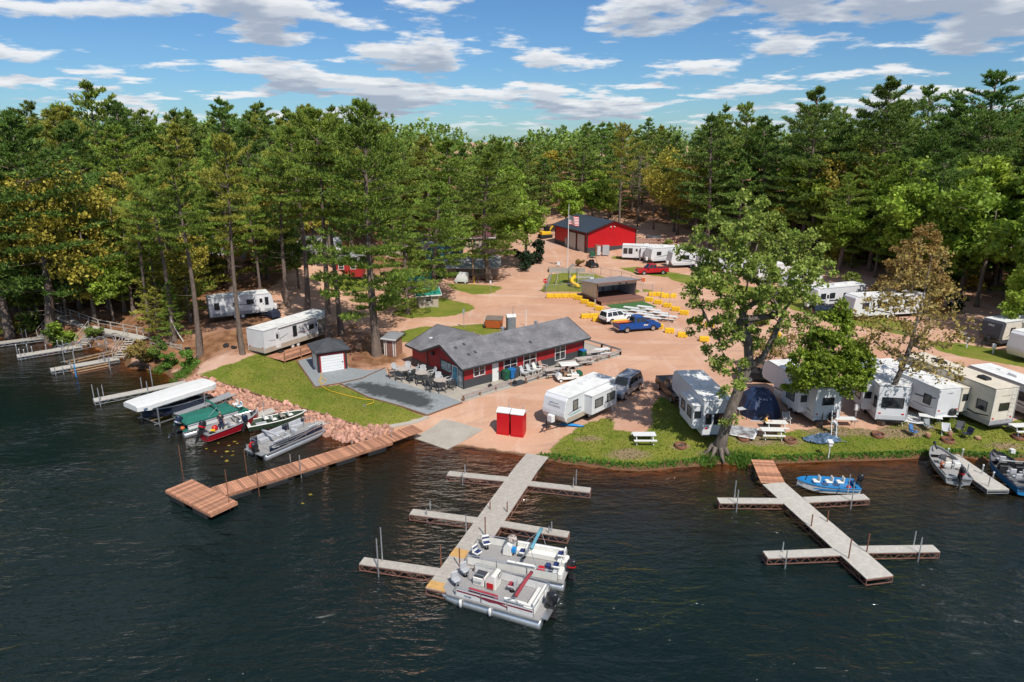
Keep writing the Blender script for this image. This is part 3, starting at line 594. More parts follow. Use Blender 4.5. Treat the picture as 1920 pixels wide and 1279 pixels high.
SN = [tree_proto('b', *make_leafy(70 + i, [(0,0,-.3),(0,0,2),(.1,0,6),(.2,.1,10),(.1,.2,14),(.2,.1,18)], .17, [(0,0,12,2.2,2.2,6.5)], 110, 14, .10, .5), 'barkgrey', 'twigs_bare', 'bare_tree') for i in range(2)]
SH = [tree_proto('b', *make_leafy(80 + i, [(0,0,-.2),(0,0,.3),(.05,0,.8)], .05, lob(_r, 4, .9, 1.0, .8, 1.0), 26, 50, .11, .33, minz=.1), 'twig', 'leaf_shrub', 'shrub') for i in range(3)]
# --- the lone cottonwood on the lake lawn
p0 = at(1346, 851)
def cottonwood():
    S = 1 / 23.5
    def q(u, v, dy=0): # pixel offsets at the trunk's own distance -> local metres
        return ((u - 1346) * S * (1 + dy / 55), dy, (851 - v) * S * 1.07 - dy * .34)
    tp = [q(1346,862), q(1352,820), q(1362,770), q(1378,720,.3), q(1392,680,.5), q(1385,640,.4), q(1378,600,.6), q(1374,560,.8), q(1380,520,1), q(1390,470,1.2)]
    lobes = []
    for u, v, dy, rx, rz in ((1390,455,1,70,45),(1310,470,-1,60,50),(1460,480,2,60,45),(1340,530,-2,75,45),(1430,540,-1,70,45),(1270,500,0,36,28),(1292,560,-2,50,40),(1320,640,-1,40,65),(1350,600,-2.5,45,50),(1440,590,-2,45,50),(1500,505,2,30,22),(1535,508,2,20,13),(1290,620,0,28,25),(1345,700,-1.2,32,45),(1420,640,1,38,30),(1360,790,-.9,15,18),(1370,410,1,40,25)):
        c = q(u, v, dy); lobes.append((c[0], c[1], c[2], rx * S, rx * S * .9, rz * S))
    mb, v, f = make_leafy(3, tp, .47, lobes, 400, 60, .13, .55, .3, .45)
    # the second great limb forking right, and root flare
    mb.tube([q(1390,690,.4), q(1415,668,.3), q(1432,625,.3), q(1447,580,.5), q(1475,545,.8)], [.30,.25,.21,.15,.08], 8)
    for a in range(7):
        an = a * .9 + .3; mb.tube([(math.cos(an)*.45, math.sin(an)*.45, .75), (math.cos(an)*.85, math.sin(an)*.85, .1), (math.cos(an)*1.4, math.sin(an)*1.4, -.12)], [.22,.16,.07], 5)
    plant(tree_proto('x', mb, v, f, 'barkgrey', 'leaf_cotton', 'cottonwood_tree'), tuple(p0), 'huge leaning cottonwood with thick furrowed trunk and flared roots on the lake lawn', rz=0)
cottonwood()
def leafy_at(u, v, pxm, lobes, tp, r, ncl, npl, size, clr, seed, leafm, bark, name, label, up=.4, shell=.4, lean=.34):
    b = at(u, v); S = 1 / pxm
    def q(a, c, dy=0): return ((a - u) * S, dy, (v - c) * S * 1.07 - dy * lean)
    mb, vv, f = make_leafy(seed, [q(*t) for t in tp], r, [(*q(a, c, dy), rx * S, rx * S * .95, rz * S) for a, c, dy, rx, rz in lobes], ncl, npl, size, clr, up, shell)
    return plant(tree_proto('x', mb, vv, f, bark, leafm, name), tuple(b), label, rz=0)
leafy_at(1535, 800, 21.5, [(1540,660,0,60,38),(1500,690,-1,48,34),(1580,680,-.5,38,36),(1535,620,0,38,30),(1560,710,-1.5,42,24),(1480,715,0,30,24),(1545,590,0,22,20)], [(1535,806),(1537,770),(1538,735),(1540,700),(1541,660),(1542,620),(1543,590)], .22, 220, 82, .15, .62, 5, 'leaf_maple', 'barkgrey', 'maple_tree', 'bright green round maple shading the trailer beside the blue dome tent')
leafy_at(1650, 796, 21.3, [(1680,560,1,75,45),(1640,600,-1,70,40),(1720,620,0,70,40),(1690,500,1,50,40),(1660,660,-1,75,30),(1740,570,1,45,35),(1610,640,0,40,25),(1720,690,-.5,60,22),(1580,610,0,30,20)], [(1650,803),(1655,765),(1662,730),(1672,695),(1682,650),(1686,600),(1690,550),(1692,500)], .26, 300, 15, .14, .6, 6, 'leaf_bud', 'barkgrey', 'budding_tree', 'sparse leaning tree with tan spring buds in front of the lakeside trailers', shell=.25)
leafy_at(1480, 700, 18, [(1440,655,0,40,30),(1480,640,0,40,35),(1420,690,-1,25,18)], [(1480,706),(1480,690),(1478,670),(1476,650),(1476,630)], .09, 90, 20, .13, .5, 7, 'leaf_rust', 'barkgrey', 'budding_tree', 'low rust brown budding tree between cottonwood and green maple', shell=.2)
leafy_at(1700, 590, 13, [(1700,500,0,50,40),(1740,540,0,35,25),(1660,545,0,30,25),(1715,460,0,28,25)], [(1700,594),(1701,575),(1702,550),(1703,520),(1704,480)], .16, 190, 40, .2, .7, 8, 'leaf_rust', 'barkgrey', 'budding_tree', 'rust brown budding tree behind the white trailers at the wood edge')
# --- individually placed pines (pixel of the foot, pixel of the top)
def pine_at(u, v, vt, proto, label, mat=None, rz=None, sx=1.0, bark=None):
    b = at(u, v); hh = None; lo, hi = 5, 50
    for _ in range(30):
        m = (lo + hi) / 2
        if px_of((b.x, b.y, b.z + m))[1] > vt: lo = m
        else: hi = m
    base = {0:25,1:27,2:23,3:22,4:26,5:27}[PN.index(proto)] if proto in PN else 25; s = lo / base
    return plant(proto, tuple(b), label, rz=rz, sc=(s * sx, s * sx, s), mat=mat)
big = tree_proto('x', *make_pine(101, 30, .17, 5.8, 80, 62, 9, .58, .048, .008, 'open', 1.0, 14), 'barkpine', 'needles', 'pine_tree')
for u, v, vt, pr, lab, m, sx in (
    (707,667,188,9,'tallest white pine with thick split trunk beside the brown outhouse',None,1.0),
    (455,664,255,5,'slender white pine with long bare trunk beside the white park trailer','needles_olive',.75),
    (618,646,208,5,'tall pine rising just behind the small square shed',None,.95),
    (640,628,240,5,'dark trunked pine behind the far end of the white park trailer',None,.9),
    (375,668,300,5,'leaning pine with low boughs at the bank above the riprap',None,.95),
    (918,530,290,2,'forked pine standing beside the grey roofed porch cabin',None,1.35),
    (858,505,262,2,'pine standing in front of the blue cabin',None,1.3),
    (540,575,285,4,'bushy pine behind the two left trailers','needles_olive',1.0),
    (490,570,330,4,'thin pine with bare stem behind the grey trailer',None,.8),
    (578,598,240,5,'pine on the brown slope between the trailers',None,1.0),
    (285,622,345,5,'pine growing above the grey boardwalk','needles_olive',.8),
    (325,640,330,5,'low branched pine beside the boardwalk end',None,1.0),
    (95,640,215,2,'dark thick trunked pine leaning over the far-left dock stair','needles_dark',1.3),
    (20,630,170,0,'dark pine on the lake bank at the left picture edge','needles_dark',1.15),
    (815,562,345,2,'pine on the grass island beside the green roofed cabin',None,1.35),
    (765,588,385,3,'short pine with sweeping boughs beside the grass island road',None,1.35),
    (700,478,262,0,'pine standing behind the maroon roofed cabin',None,1.2), (742,458,268,2,'bushy pine behind the left maroon cabin',None,1.2), (805,452,262,0,'pine right behind the blue cabin','needles_olive',1.2), (935,452,268,2,'pine behind the porch cabin shrubs',None,1.2), (660,470,250,2,'pine behind the small red cabin','needles_olive',1.25), (590,465,240,0,'pine behind the far trailers of the left bank',None,1.25),
    (1385,445,196,1,'pine with pale crooked trunk on the slope behind the barn',None,.9),
    (1500,480,165,0,'tall dense pine above the trailers at the wood edge','needles_dark',1.15),
    (1640,480,150,2,'broad pine on the slope above the rust brown tree','needles_dark',1.2),
    (1800,470,135,0,'great dark pine towering over the lime green trees','needles_dark',1.3),
    (1160,440,232,4,'thin half bare pine right behind the red barn','needles_olive',.8)):
    proto = big if pr == 9 else PN[pr]
    pine_at(u, v, vt, proto, lab, m, random.uniform(0, 6), sx) if pr != 9 else plant(proto, tuple(at(u, v)), lab, rz=.4, sc=(1.05, 1.05, .92))
# --- leafy trees of the middle distance
for k, (u, v, s, pr, m, lab) in enumerate((
    (985,500,1.45,BD[0],'leaf_lime','lime green maple overhanging the yard road before the red barn'), (1060,432,1.0,BD[1],'leaf_lime','lime green tree behind the ridge end of the red barn'), (1110,425,.9,BD[2],'leaf_lime','pale green bushy tree behind the red barn roof'),
    (1000,395,1.35,BD[0],'leaf_yellow','golden yellow oak standing above the trees behind the barn'), (1270,440,1.3,SP_[0],'leaf_oakbud','yellow budding oak on the slope right of the red barn'), (1480,470,1.0,SP_[1],'leaf_oakbud','narrow yellow budding tree in the dark pines of the slope'),
    (1640,520,1.0,BD[1],'leaf_lime','lime green tree behind the white trailers'), (1760,560,1.25,BD[2],'leaf_lime','large lime green tree above the dark fronted trailer'), (1830,575,1.3,BD[0],'leaf_lime','broad lime green tree at the edge of the wood'), (1570,510,.85,BD[2],'leaf_lime','small lime green tree behind the white fifth wheels'), (1905,540,1.4,SP_[2],'leaf_oakbud','yellow budding oak at the right picture edge'), (1420,480,.8,BD[0],'leaf_cotton','green tree behind the cottonwood crown'), (1905,640,.8,BD[1],'leaf_lime','lime green tree behind the dark fronted trailer'),
    (180,604,1.4,SP_[0],'leaf_oakbud','wide yellow budding oak above the boardwalk'), (128,606,1.05,SP_[1],'leaf_oakbud','smaller yellow budding oak at the head of the boardwalk'), (235,585,1.25,SP_[2],'leaf_oakbud','yellow budding oak behind the boardwalk pines'), (420,530,1.0,SP_[1],'leaf_oakbud','thin budding oak behind the grey trailer'), (500,520,1.05,SP_[0],'leaf_oakbud','thin budding oak among trunks behind the trailers'), (130,560,.8,BD[1],'leaf_yellow','yellow green tree low on the left slope'))):
    plant(pr, tuple(at(u, v)), lab, rz=k * 1.3, sc=s * (1.2 if 1560 < u < 1900 else 1), mat=m)
for k, (u, v, s, pr, lab) in enumerate(((1595,470,1.05,SN[0],'bare grey tree among the pines above the trailers'), (1675,430,1.0,SN[1],'bare twiggy tree on the right slope'), (1195,425,.95,SN[1],'bare tree behind the right end of the red barn'), (1320,420,.8,SN[0],'small bare tree on the litter slope'), (980,400,.7,SN[1],'small bare tree beside the golden oak'))):
    plant(pr, tuple(at(u, v)), lab, rz=k * 2.1, sc=s)
# --- the forest: every pine its own object
FREE = [poly(p) for p in ([(330,700),(400,720),(560,700),(700,700),(740,690),(760,640),(720,600),(720,560),(820,540),(800,500),(700,490),(600,520),(470,560),(380,580)], [(690,520),(700,440),(960,440),(1010,415),(1230,425),(1260,460),(1500,500),(1960,600),(2000,900),(700,900)])]
ROADS = [[(-45,86),(-12,92),(-6,120),(-2,150),(14,168),(34,160),(40,140),(-2,100),(-14,82)], [(-60,105),(-12,118),(-10,135),(-60,122)]]
CLEAR = [tuple(at(u, v)[:2]) for u, v in ((885,520),(835,488),(765,478),(885,463),(775,545),(655,510),(400,470),(500,487),(600,478),(825,482),(440,590),(1022,446))]
def forest():
    rg = np.random.default_rng(77); pts = []; cand = rg.uniform([-190, 76], [230, 330], (16000, 2)); cand = cand[np.argsort(cand[:, 1] + rg.uniform(0, 14, len(cand)))]; D = sd_poly(LAND, cand[:, 0], cand[:, 1])
    fr = [sd_poly(p, cand[:, 0], cand[:, 1]) for p in FREE + ROADS]; quota = {'l': 90, 'r': 96, 'c': 96, 'b': 40}
    for i, (x, y) in enumerate(cand):
        if D[i] < 3.0 or any(f[i] > -1.5 for f in fr): continue
        if abs(x) > .80 * y + 10: continue
        z = 'l' if x < -16 and y < 140 else ('r' if x > 24 and y < 250 else 'c')
        if z != 'l' and -4 < x < 44 and 157 < y < 235 and .5 * x + .866 * y > 146: z = 'b'
        if z == 'c' and (y < 117 or (x > -4 and y < 161)): continue
        if quota[z] <= 0 or (-70 < x < -40 and D[i] < 17): continue
        if z == 'c' and (x < -75 or y > 230) and rg.random() < .6: continue
        sp = {'l': 4.9, 'r': 5.4, 'c': 5.2, 'b': 5.8}[z]
        if any((x - a) ** 2 + (y - b) ** 2 < sp * sp for a, b, *_ in pts): continue
        if any((x - a) ** 2 + (y - b) ** 2 < 30 for a, b in CLEAR): continue
        pts.append((x, y, z)); quota[z] -= 1
    labs = {'l': 'white pine in the dense stand on the left bank behind the trailers', 'r': 'dark white pine in the dense stand on the right slope above the campers', 'c': 'distant pine in the wood behind the cabins', 'b': 'pine on the brown slope right behind the red barn'}
    grp = {'l': 'pines of the left bank', 'r': 'pines of the right slope', 'c': 'pines behind the cabins', 'b': 'pines behind the barn'}
    for x, y, z in pts:
        near = y < 125
        pr = (PN if near else PF)[rg.choice([0, 1, 2, 3, 4], p=[.28, .1, .32, .2, .1])]
        s = rg.uniform(.74, 1.17) * {'l': .94, 'r': .93, 'c': .84, 'b': .73}[z] * (.86 if z == 'l' and x > -52 else 1)
        rr = rg.random(); m = None
        if z == 'l': m = 'needles_olive' if rr < .4 else ('needles' if rr < .8 else 'needles_dark')
        if z == 'r': m = 'needles_dark' if rr < .4 else ('needles_far' if rr < .8 else 'needles')
        if z in 'cb': m = 'needles_far' if rr < .8 else 'needles_olive'
        plant(pr, (x, y, hz(x, y) - .1), labs[z], 'tree', grp[z], rg.uniform(0, 6.28), (s * rg.uniform(1.0, 1.32), s * rg.uniform(1.0, 1.32), s), m)
    return len(pts)
NPINES = forest(); print('forest pines', NPINES)
def undergrowth():
    """far wood behind the counted pines, low scrub at the wood edge"""
    rg = np.random.default_rng(9); C = []; Dn = []
    for _ in range(900):
        x = rg.uniform(-420, 460); y = rg.uniform(235, 560)
        if y < 290 and 24 < x: continue
        if abs(x) > .8 * y + 20: continue
        h = rg.uniform(15, 21.5); r = rg.uniform(3.2, 4.6); z0 = float(hz(x, y)); n = 46
        t = rg.uniform(.2, 1, n); rr = r * np.sin(np.clip(t * 1.1, 0, 1) * 2.7) * rg.uniform(.5, 1, n) + .3; a = rg.uniform(0, 6.28, n)
        n = 46; C.append(np.stack([x + rr * np.cos(a), y + rr * np.sin(a), z0 + h * t], 1)); Dn.append(unit(np.stack([np.cos(a), np.sin(a), 0 * a + .8], 1)))
    v, f = tufts(rg, np.concatenate(C), np.concatenate(Dn), 4, 2.0, .38, .6)
    tag(link('distant_forest', np_mesh('distant_forest', v, f, 'needles_far')), 'far pine forest closing the horizon as one mass', 'forest', kind='stuff')
undergrowth()
for k, (u, v, s, m, lab) in enumerate(((118,650,1.5,'leaf_shrub','light green shrub at the water beside the leaning pine'), (265,690,1.9,'leaf_bud','brown budding shrub at the lake edge beside the dock stair'), (355,690,1.2,'grass_reed','bright green weed clump at the top end of the riprap'), (1000,555 and 495,2.6,'leaf_dark','dense dark shrub below the lime maple by the road'), (985,505,2.2,'leaf_dark','second dense dark shrub beside the porch cabin'), (820,528,1.6,'leaf_dark','tall dark cedar shrub beside the green roofed cabin'), (1430,610,2.0,'leaf_cotton','leafy green bush behind the cottonwood fork'), (1085,500,.9,'leaf_rust','reddish shrub at the foot of the flagpole'), (895,520,.8,'leaf_lime','small green bush beside the yellow post'),
    (1600,560,2.2,'leaf_cotton','green bush between the white fifth wheels'), (1740,590,1.9,'leaf_rust','rust coloured bush beside the white trailer end'), (1790,585,1.5,'leaf_dark','dark bush at the wood edge above the chairs'), (1250,470,1.5,'leaf_cotton','green bush beside the retaining wall'))):
    plant(SH[k % 3], tuple(at(u, v)), lab, 'shrub', rz=k * 1.1, sc=s, mat=m)
for k, (u, v, sc, pr, m, lab) in enumerate((
    (60,600,1.1,SP_[1],'leaf_oakbud','yellow budding oak low at the far-left bank'), (215,610,.75,BD[2],'leaf_lime','fresh green sapling tree beside the boardwalk middle'), (330,600,.9,SP_[2],'leaf_oakbud','budding oak behind the weathered rail fence'), (285,560,1.2,BD[0],'leaf_lime','fresh green tree on the bank above the rail fence'), (350,540,1.2,SP_[0],'leaf_oakbud','yellow oak left of the grey trailer'), (560,540,.9,BD[1],'leaf_shrub','green tree between trunks above the trailers'), (620,500,1.2,SP_[1],'leaf_oakbud','yellow oak behind the small red cabin'), (690,470,1.1,BD[2],'leaf_lime','fresh green tree behind the maroon roofed cabin'), (810,440,1.2,SP_[2],'leaf_oakbud','yellow oak behind the blue cabin'), (930,440,1.2,BD[1],'leaf_lime','fresh green tree behind the lime maple'), (950,480,1.0,BD[2],'leaf_lime','fresh green tree beside the porch cabin'),
    (1140,420,1.0,BD[0],'leaf_lime','fresh green tree behind the barn gable'), (1225,430,1.0,SP_[1],'leaf_oakbud','yellow oak at the right end of the barn'), (1340,445,1.1,BD[1],'leaf_cotton','green tree at the slope foot behind the trailers'), (1540,480,1.2,BD[0],'leaf_lime','fresh green tree behind the motor trailer'), (1600,495,1.2,SP_[0],'leaf_oakbud','yellow tree between the pines and white trailers'), (1680,505,1.3,BD[1],'leaf_lime','tall fresh green tree behind the rust brown tree'), (1720,545,1.1,BD[0],'leaf_cotton','green tree at the end of the long white trailer'), (1860,545,1.5,BD[2],'leaf_lime','wide fresh green tree above the right edge trailers'), (1790,520,1.4,BD[1],'leaf_cotton','green tree deep in the right slope edge'), (1940,600,1.4,BD[0],'leaf_lime','fresh green tree at the right picture border'))):
    plant(pr, tuple(at(u, v)), lab, rz=k * 2.3, sc=sc * (1.22 if u > 1500 else 1), mat='leaf_lime' if u > 1500 and m == 'leaf_cotton' else m)
for k, (u, v, sc) in enumerate(((8,612,.6),(42,606,.5),(75,596,.62),(112,588,.45),(150,578,.6),(205,580,.5),(252,592,.55),(300,604,.5),(332,588,.62),(358,604,.42),(262,562,.7),(180,562,.7),(100,562,.7),(30,582,.75),(60,572,.7),(312,562,.7),(350,556,.66),(390,545,.6),(-20,600,.7),(430,540,.6),(330,640,.3),(300,640,.28))):
    plant(PF[3] if k % 3 else PF[2], tuple(at(u, v)), 'low branched pine filling the left bank below the tall pines', 'tree', 'low pines of the left bank', rz=k * 1.7, sc=(sc * 1.35, sc * 1.35, sc), mat=('needles', 'needles_olive')[k % 2])
for k, (u, v, sc, m) in enumerate(((130,640,1.6,'leaf_lime'),(175,640,1.2,'leaf_shrub'),(60,622,1.6,'leaf_shrub'),(30,620,1.4,'leaf_oakbud'),(290,680,1.2,'leaf_shrub'),(318,690,1.0,'grass_reed'),(305,655,.9,'leaf_shrub'))):
    plant(SH[k % 3], tuple(at(u, v)), 'small wild bush scattered on the left lake bank', 'shrub', 'wild bushes of the left lake bank', rz=k * 1.9, sc=sc, mat=m)
ry = np.random.default_rng(13); ny_ = 0
for x, y in ry.uniform([-80, 80], [115, 175], (1500, 2)):
    if ny_ >= 34: break
    lz = x < -24 and y < 125; rz_ = x > 40 and .5 * x + .866 * y > 124
    if not (lz or rz_) or abs(x) > .78 * y or sd_poly(LAND, np.array([x]), np.array([y]))[0] < 5 or any(sd_poly(p, np.array([x]), np.array([y]))[0] > -2 for p in FREE + ROADS): continue
    ny_ += 1; s_ = ry.uniform(.3, .5); plant(PF[3], (x, y, hz(x, y) - .1), 'young low branched pine under the %s pines' % ('left bank' if lz else 'right slope'), 'tree', 'young pines under the %s pines' % ('left bank' if lz else 'right slope'), sc=(s_ * 1.5, s_ * 1.5, s_), mat='needles')
rg_ = np.random.default_rng(31); cnt = 0
for x, y in rg_.uniform([-75, 80], [110, 190], (900, 2)):
    if cnt >= 46: break
    lz = x < -20 and y < 130; rz_ = x > 45 and .5 * x + .866 * y > 126
    if not (lz or rz_) or abs(x) > .78 * y or sd_poly(LAND, np.array([x]), np.array([y]))[0] < 4 or any(sd_poly(p, np.array([x]), np.array([y]))[0] > -1 for p in FREE + ROADS): continue
    cnt += 1; plant(SH[cnt % 3], (x, y, hz(x, y)), 'low green bush under the %s pines' % ('left bank' if lz else 'right slope'), 'shrub', 'bushes under the %s pines' % ('left bank' if lz else 'right slope'), sc=rg_.uniform(1.4, 3.0), mat=('leaf_shrub', 'leaf_lime', 'leaf_oakbud')[cnt % 3])
def grass_tufts():
    rg = np.random.default_rng(3); P = np.array([at(u, v)[:2] for u, v in ((1, 1),)]) if False else None
    C = []
    for gi, n in ((0, 5200), (1, 9000)):
        g = np.array(GRASS[gi]); lo, hi = g.min(0), g.max(0); hi[0] = min(hi[0], 48); q = rg.uniform(lo, hi, (n * 3, 2)); s = sd_poly(GRASS[gi], q[:, 0], q[:, 1])
        q = q[s > .15][:n]; C.append(q)
    S = np.array(SHORE); E = []
    for a, b in zip(S[31:47], S[32:48]):       # taller fringe on the lake bank
        n = int(np.hypot(*(b - a)) * 34); t = rg.uniform(0, 1, (n, 1)); q = a + (b - a) * t + np.stack([rg.normal(0, .1, n), rg.uniform(.12, .75, n)], 1); E.append(q)
    E = np.concatenate(E); C = np.concatenate(C)
    def blades(Q, n, ln, wd): 
        z = H(Q[:, 0], Q[:, 1]); c = np.column_stack([Q, z]); return tufts(rg, c, np.tile([0, 0, 1.0], (len(c), 1)), n, ln, wd, .5)
    v, f = blades(C, 3, .10, .03); tag(link('grass', np_mesh('grass', v, f, 'grass_blade')), 'short mown grass blades on the lake lawns', 'grass', kind='stuff')
    v, f = blades(E, 4, .28, .035); tag(link('grass', np_mesh('grass', v, f, 'grass_reed')), 'taller green grass fringe along the lake bank', 'grass', kind='stuff')
    Q = np.concatenate([np.array(at(u, v)[:2]) + rg.normal(0, .45, (n, 2)) for u, v, n in ((1385,864,90),(1330,866,50),(352,697,130),(340,706,60),(300,695,60),(1405,862,40))])
    v, f = blades(Q, 6, .55, .035); tag(link('reeds', np_mesh('reeds', v, f, 'grass_reed')), 'clumps of tall green weeds at the waterline', 'weeds', kind='stuff')
grass_tufts()
# ------------------------------------------------------------------ buildings
def shingle(name, c, c2):
    m, nt, N, L, P = nodes(name); tc = N.new('ShaderNodeTexCoord')
    b = N.new('ShaderNodeTexBrick'); b.inputs['Scale'].default_value = 1; b.inputs['Brick Width'].default_value = .33; b.inputs['Row Height'].default_value = .16; b.inputs['Mortar Size'].default_value = .012
    b.inputs['Color1'].default_value = _c(c); b.inputs['Color2'].default_value = _c(c2); b.inputs['Mortar'].default_value = _c([x * .55 for x in c]); L.new(tc.outputs['Object'], b.inputs['Vector'])
    n = N.new('ShaderNodeTexNoise'); n.inputs['Scale'].default_value = .7; n.inputs['Detail'].default_value = 8; L.new(tc.outputs['Object'], n.inputs['Vector'])
    mr = N.new('ShaderNodeMapRange'); mr.inputs[1].default_value = .3; mr.inputs[2].default_value = .7; mr.inputs[3].default_value = .72; mr.inputs[4].default_value = 1.25; L.new(n.outputs['Fac'], mr.inputs[0])
    hs = N.new('ShaderNodeHueSaturation'); L.new(b.outputs['Color'], hs.inputs['Color']); L.new(mr.outputs[0], hs.inputs['Value']); L.new(hs.outputs[0], P.inputs['Base Color']); P.inputs['Roughness'].default_value = .95
    bp = N.new('ShaderNodeBump'); bp.inputs['Strength'].default_value = .6; bp.inputs['Distance'].default_value = .03; L.new(b.outputs['Fac'], bp.inputs['Height']); bp.invert = True; L.new(bp.outputs[0], P.inputs['Normal'])
shingle('shingle_grey', (.17,.165,.175), (.22,.215,.225)); shingle('shingle_dark', (.06,.065,.075), (.085,.09,.1))
mk('metalroof_black', (.05,.066,.095), .4, .3, var=.1); mk('metalroof_grey', (.42,.42,.43), .45, .5, var=.15, dirt=((.25,.22,.2), .4)); mk('metalroof_maroon', (.13,.05,.055), .5, .2, var=.15); mk('metalroof_green', (.02,.22,.15), .5, var=.15); mk('metalsilver', (.5,.52,.55), .45, .4, var=.1, dirt=((.32,.29,.27), .35)); mk('sidingblue', (.08,.25,.37), .6); mk('sidingtan', (.42,.35,.28), .7); mk('rollup', (.74,.75,.76), .5, var=.05); mk('poster_sea', (.05,.32,.45), .3, var=.75, vs=2.2); mk('poster_food', (.22,.28,.30), .3, var=.9, vs=3); mk('poster_sign', (.32,.42,.42), .3, var=.8, vs=3.5)
def ribs(name, mat, parent, x0, x1, step, f):
    mb = MB(); n = int((x1 - x0) / step)
    for i in range(n + 1): f(mb, x0 + i * step)
    o = mb.build(name, mat, parent); o['kind'] = 'stuff'; return o
def win(parent, c, w, h, ax, out, glass='glass', frame='white', fr=.07, mull=0, rail=True, name='window'):
    """window on a wall: ax 'x' runs along x facing +-y (out), 'y' runs along y facing +-x"""
    g = MB(); f = MB(); t = .05 * out
    def b(m, a0, a1, z0, z1, d0, d1):
        d0, d1 = sorted((d0, d1))
        if ax == 'x': m.box(c[0]+a0, c[0]+a1, c[1]+d0, c[1]+d1, c[2]+z0, c[2]+z1)
        else: m.box(c[0]+d0, c[0]+d1, c[1]+a0, c[1]+a1, c[2]+z0, c[2]+z1)
    b(g, -w/2, w/2, -h/2, h/2, -.02 * out, .02 * out)
    b(f, -w/2-fr, w/2+fr, h/2, h/2+fr, -.01 * out, t); b(f, -w/2-fr, w/2+fr, -h/2-fr, -h/2, -.01 * out, t)
    b(f, -w/2-fr, -w/2, -h/2, h/2, -.01 * out, t * .98); b(f, w/2, w/2+fr, -h/2, h/2, -.01 * out, t * .98)
    for i in range(mull): x = -w/2 + w * (i + 1) / (mull + 1); b(f, x-.035, x+.035, -h/2, h/2, .0, t * .9)
    if rail: b(f, -w/2, w/2, -.02, .02, 0, t * .8)
    p = g.build(name, glass, parent); f.build('frame', frame, p); return p
def gable(root, x0, x1, y0, y1, zt, zr, axis, ov, mat, fas, thick=.14, name='roof'):
    """two roof slopes with overhang; ridge along axis"""
    mb = MB()
    if axis == 'x':
        ym = (y0 + y1) / 2; sl = (zr - zt) / (ym - y0); a, b, e = x0 - ov, x1 + ov, ov
        P = [(y0 - e, zt - e * sl), (ym, zr), (y1 + e, zt - e * sl)]
        mb.loft([[(a, P[0][0], P[0][1]), (b, P[0][0], P[0][1]), (b, P[1][0], P[1][1]), (a, P[1][0], P[1][1])], [(a, P[0][0], P[0][1]+thick), (b, P[0][0], P[0][1]+thick), (b, P[1][0], P[1][1]+thick), (a, P[1][0], P[1][1]+thick)]])
        mb.loft([[(a, P[1][0], P[1][1]), (b, P[1][0], P[1][1]), (b, P[2][0], P[2][1]), (a, P[2][0], P[2][1])], [(a, P[1][0], P[1][1]+thick), (b, P[1][0], P[1][1]+thick), (b, P[2][0], P[2][1]+thick), (a, P[2][0], P[2][1]+thick)]])
        o = mb.build(name, mat, root)
        f = MB()
        for xx in (a - .02, b + .02):
            for i in (0, 1): f.bar((xx, P[i][0], P[i][1]+thick/2 - .03), (xx, P[i+1][0], P[i+1][1]+thick/2 - .03), .05, thick + .1)
        for i in (0, 2): f.bar((a, P[i][0] + (-.03 if i == 0 else .03), P[i][1]+.02), (b, P[i][0] + (-.03 if i == 0 else .03), P[i][1]+.02), .06, .17)
        f.build('fascia', fas, o)
    else:
        xm = (x0 + x1) / 2; sl = (zr - zt) / (xm - x0); a, b, e = y0 - ov, y1 + ov, ov
        P = [(x0 - e, zt - e * sl), (xm, zr), (x1 + e, zt - e * sl)]
        for i in (0, 1):
            mb.loft([[(P[i][0], a, P[i][1]), (P[i][0], b, P[i][1]), (P[i+1][0], b, P[i+1][1]), (P[i+1][0], a, P[i+1][1])], [(P[i][0], a, P[i][1]+thick), (P[i][0], b, P[i][1]+thick), (P[i+1][0], b, P[i+1][1]+thick), (P[i+1][0], a, P[i+1][1]+thick)]])
        o = mb.build(name, mat, root); f = MB()
        for yy in (a - .02, b + .02):
            for i in (0, 1): f.bar((P[i][0], yy, P[i][1]+thick/2 - .03), (P[i+1][0], yy, P[i+1][1]+thick/2 - .03), .05, thick + .1)
        for i in (0, 2): f.bar((P[i][0] + (-.03 if i == 0 else .03), a, P[i][1]+.02), (P[i][0] + (-.03 if i == 0 else .03), b, P[i][1]+.02), .06, .17)
        f.build('fascia', fas, o)
    return o
SHOP = Vector((-4.85, 64.1, 0)); SHOP.z = hz(-4.85, 64.1) + .05; SHOP_RZ = math.atan2(.632, .775)
E1 = Vector((.775, .632, 0)); E2 = Vector((-.632, .775, 0))
def along(u, o, e, z):
    lo, hi = -5, 40
    for _ in range(40):
        m = (lo + hi) / 2; p = o + e * m + V(0, 0, z)
        if px_of(p)[0] < u: lo = m
        else: hi = m
    return lo
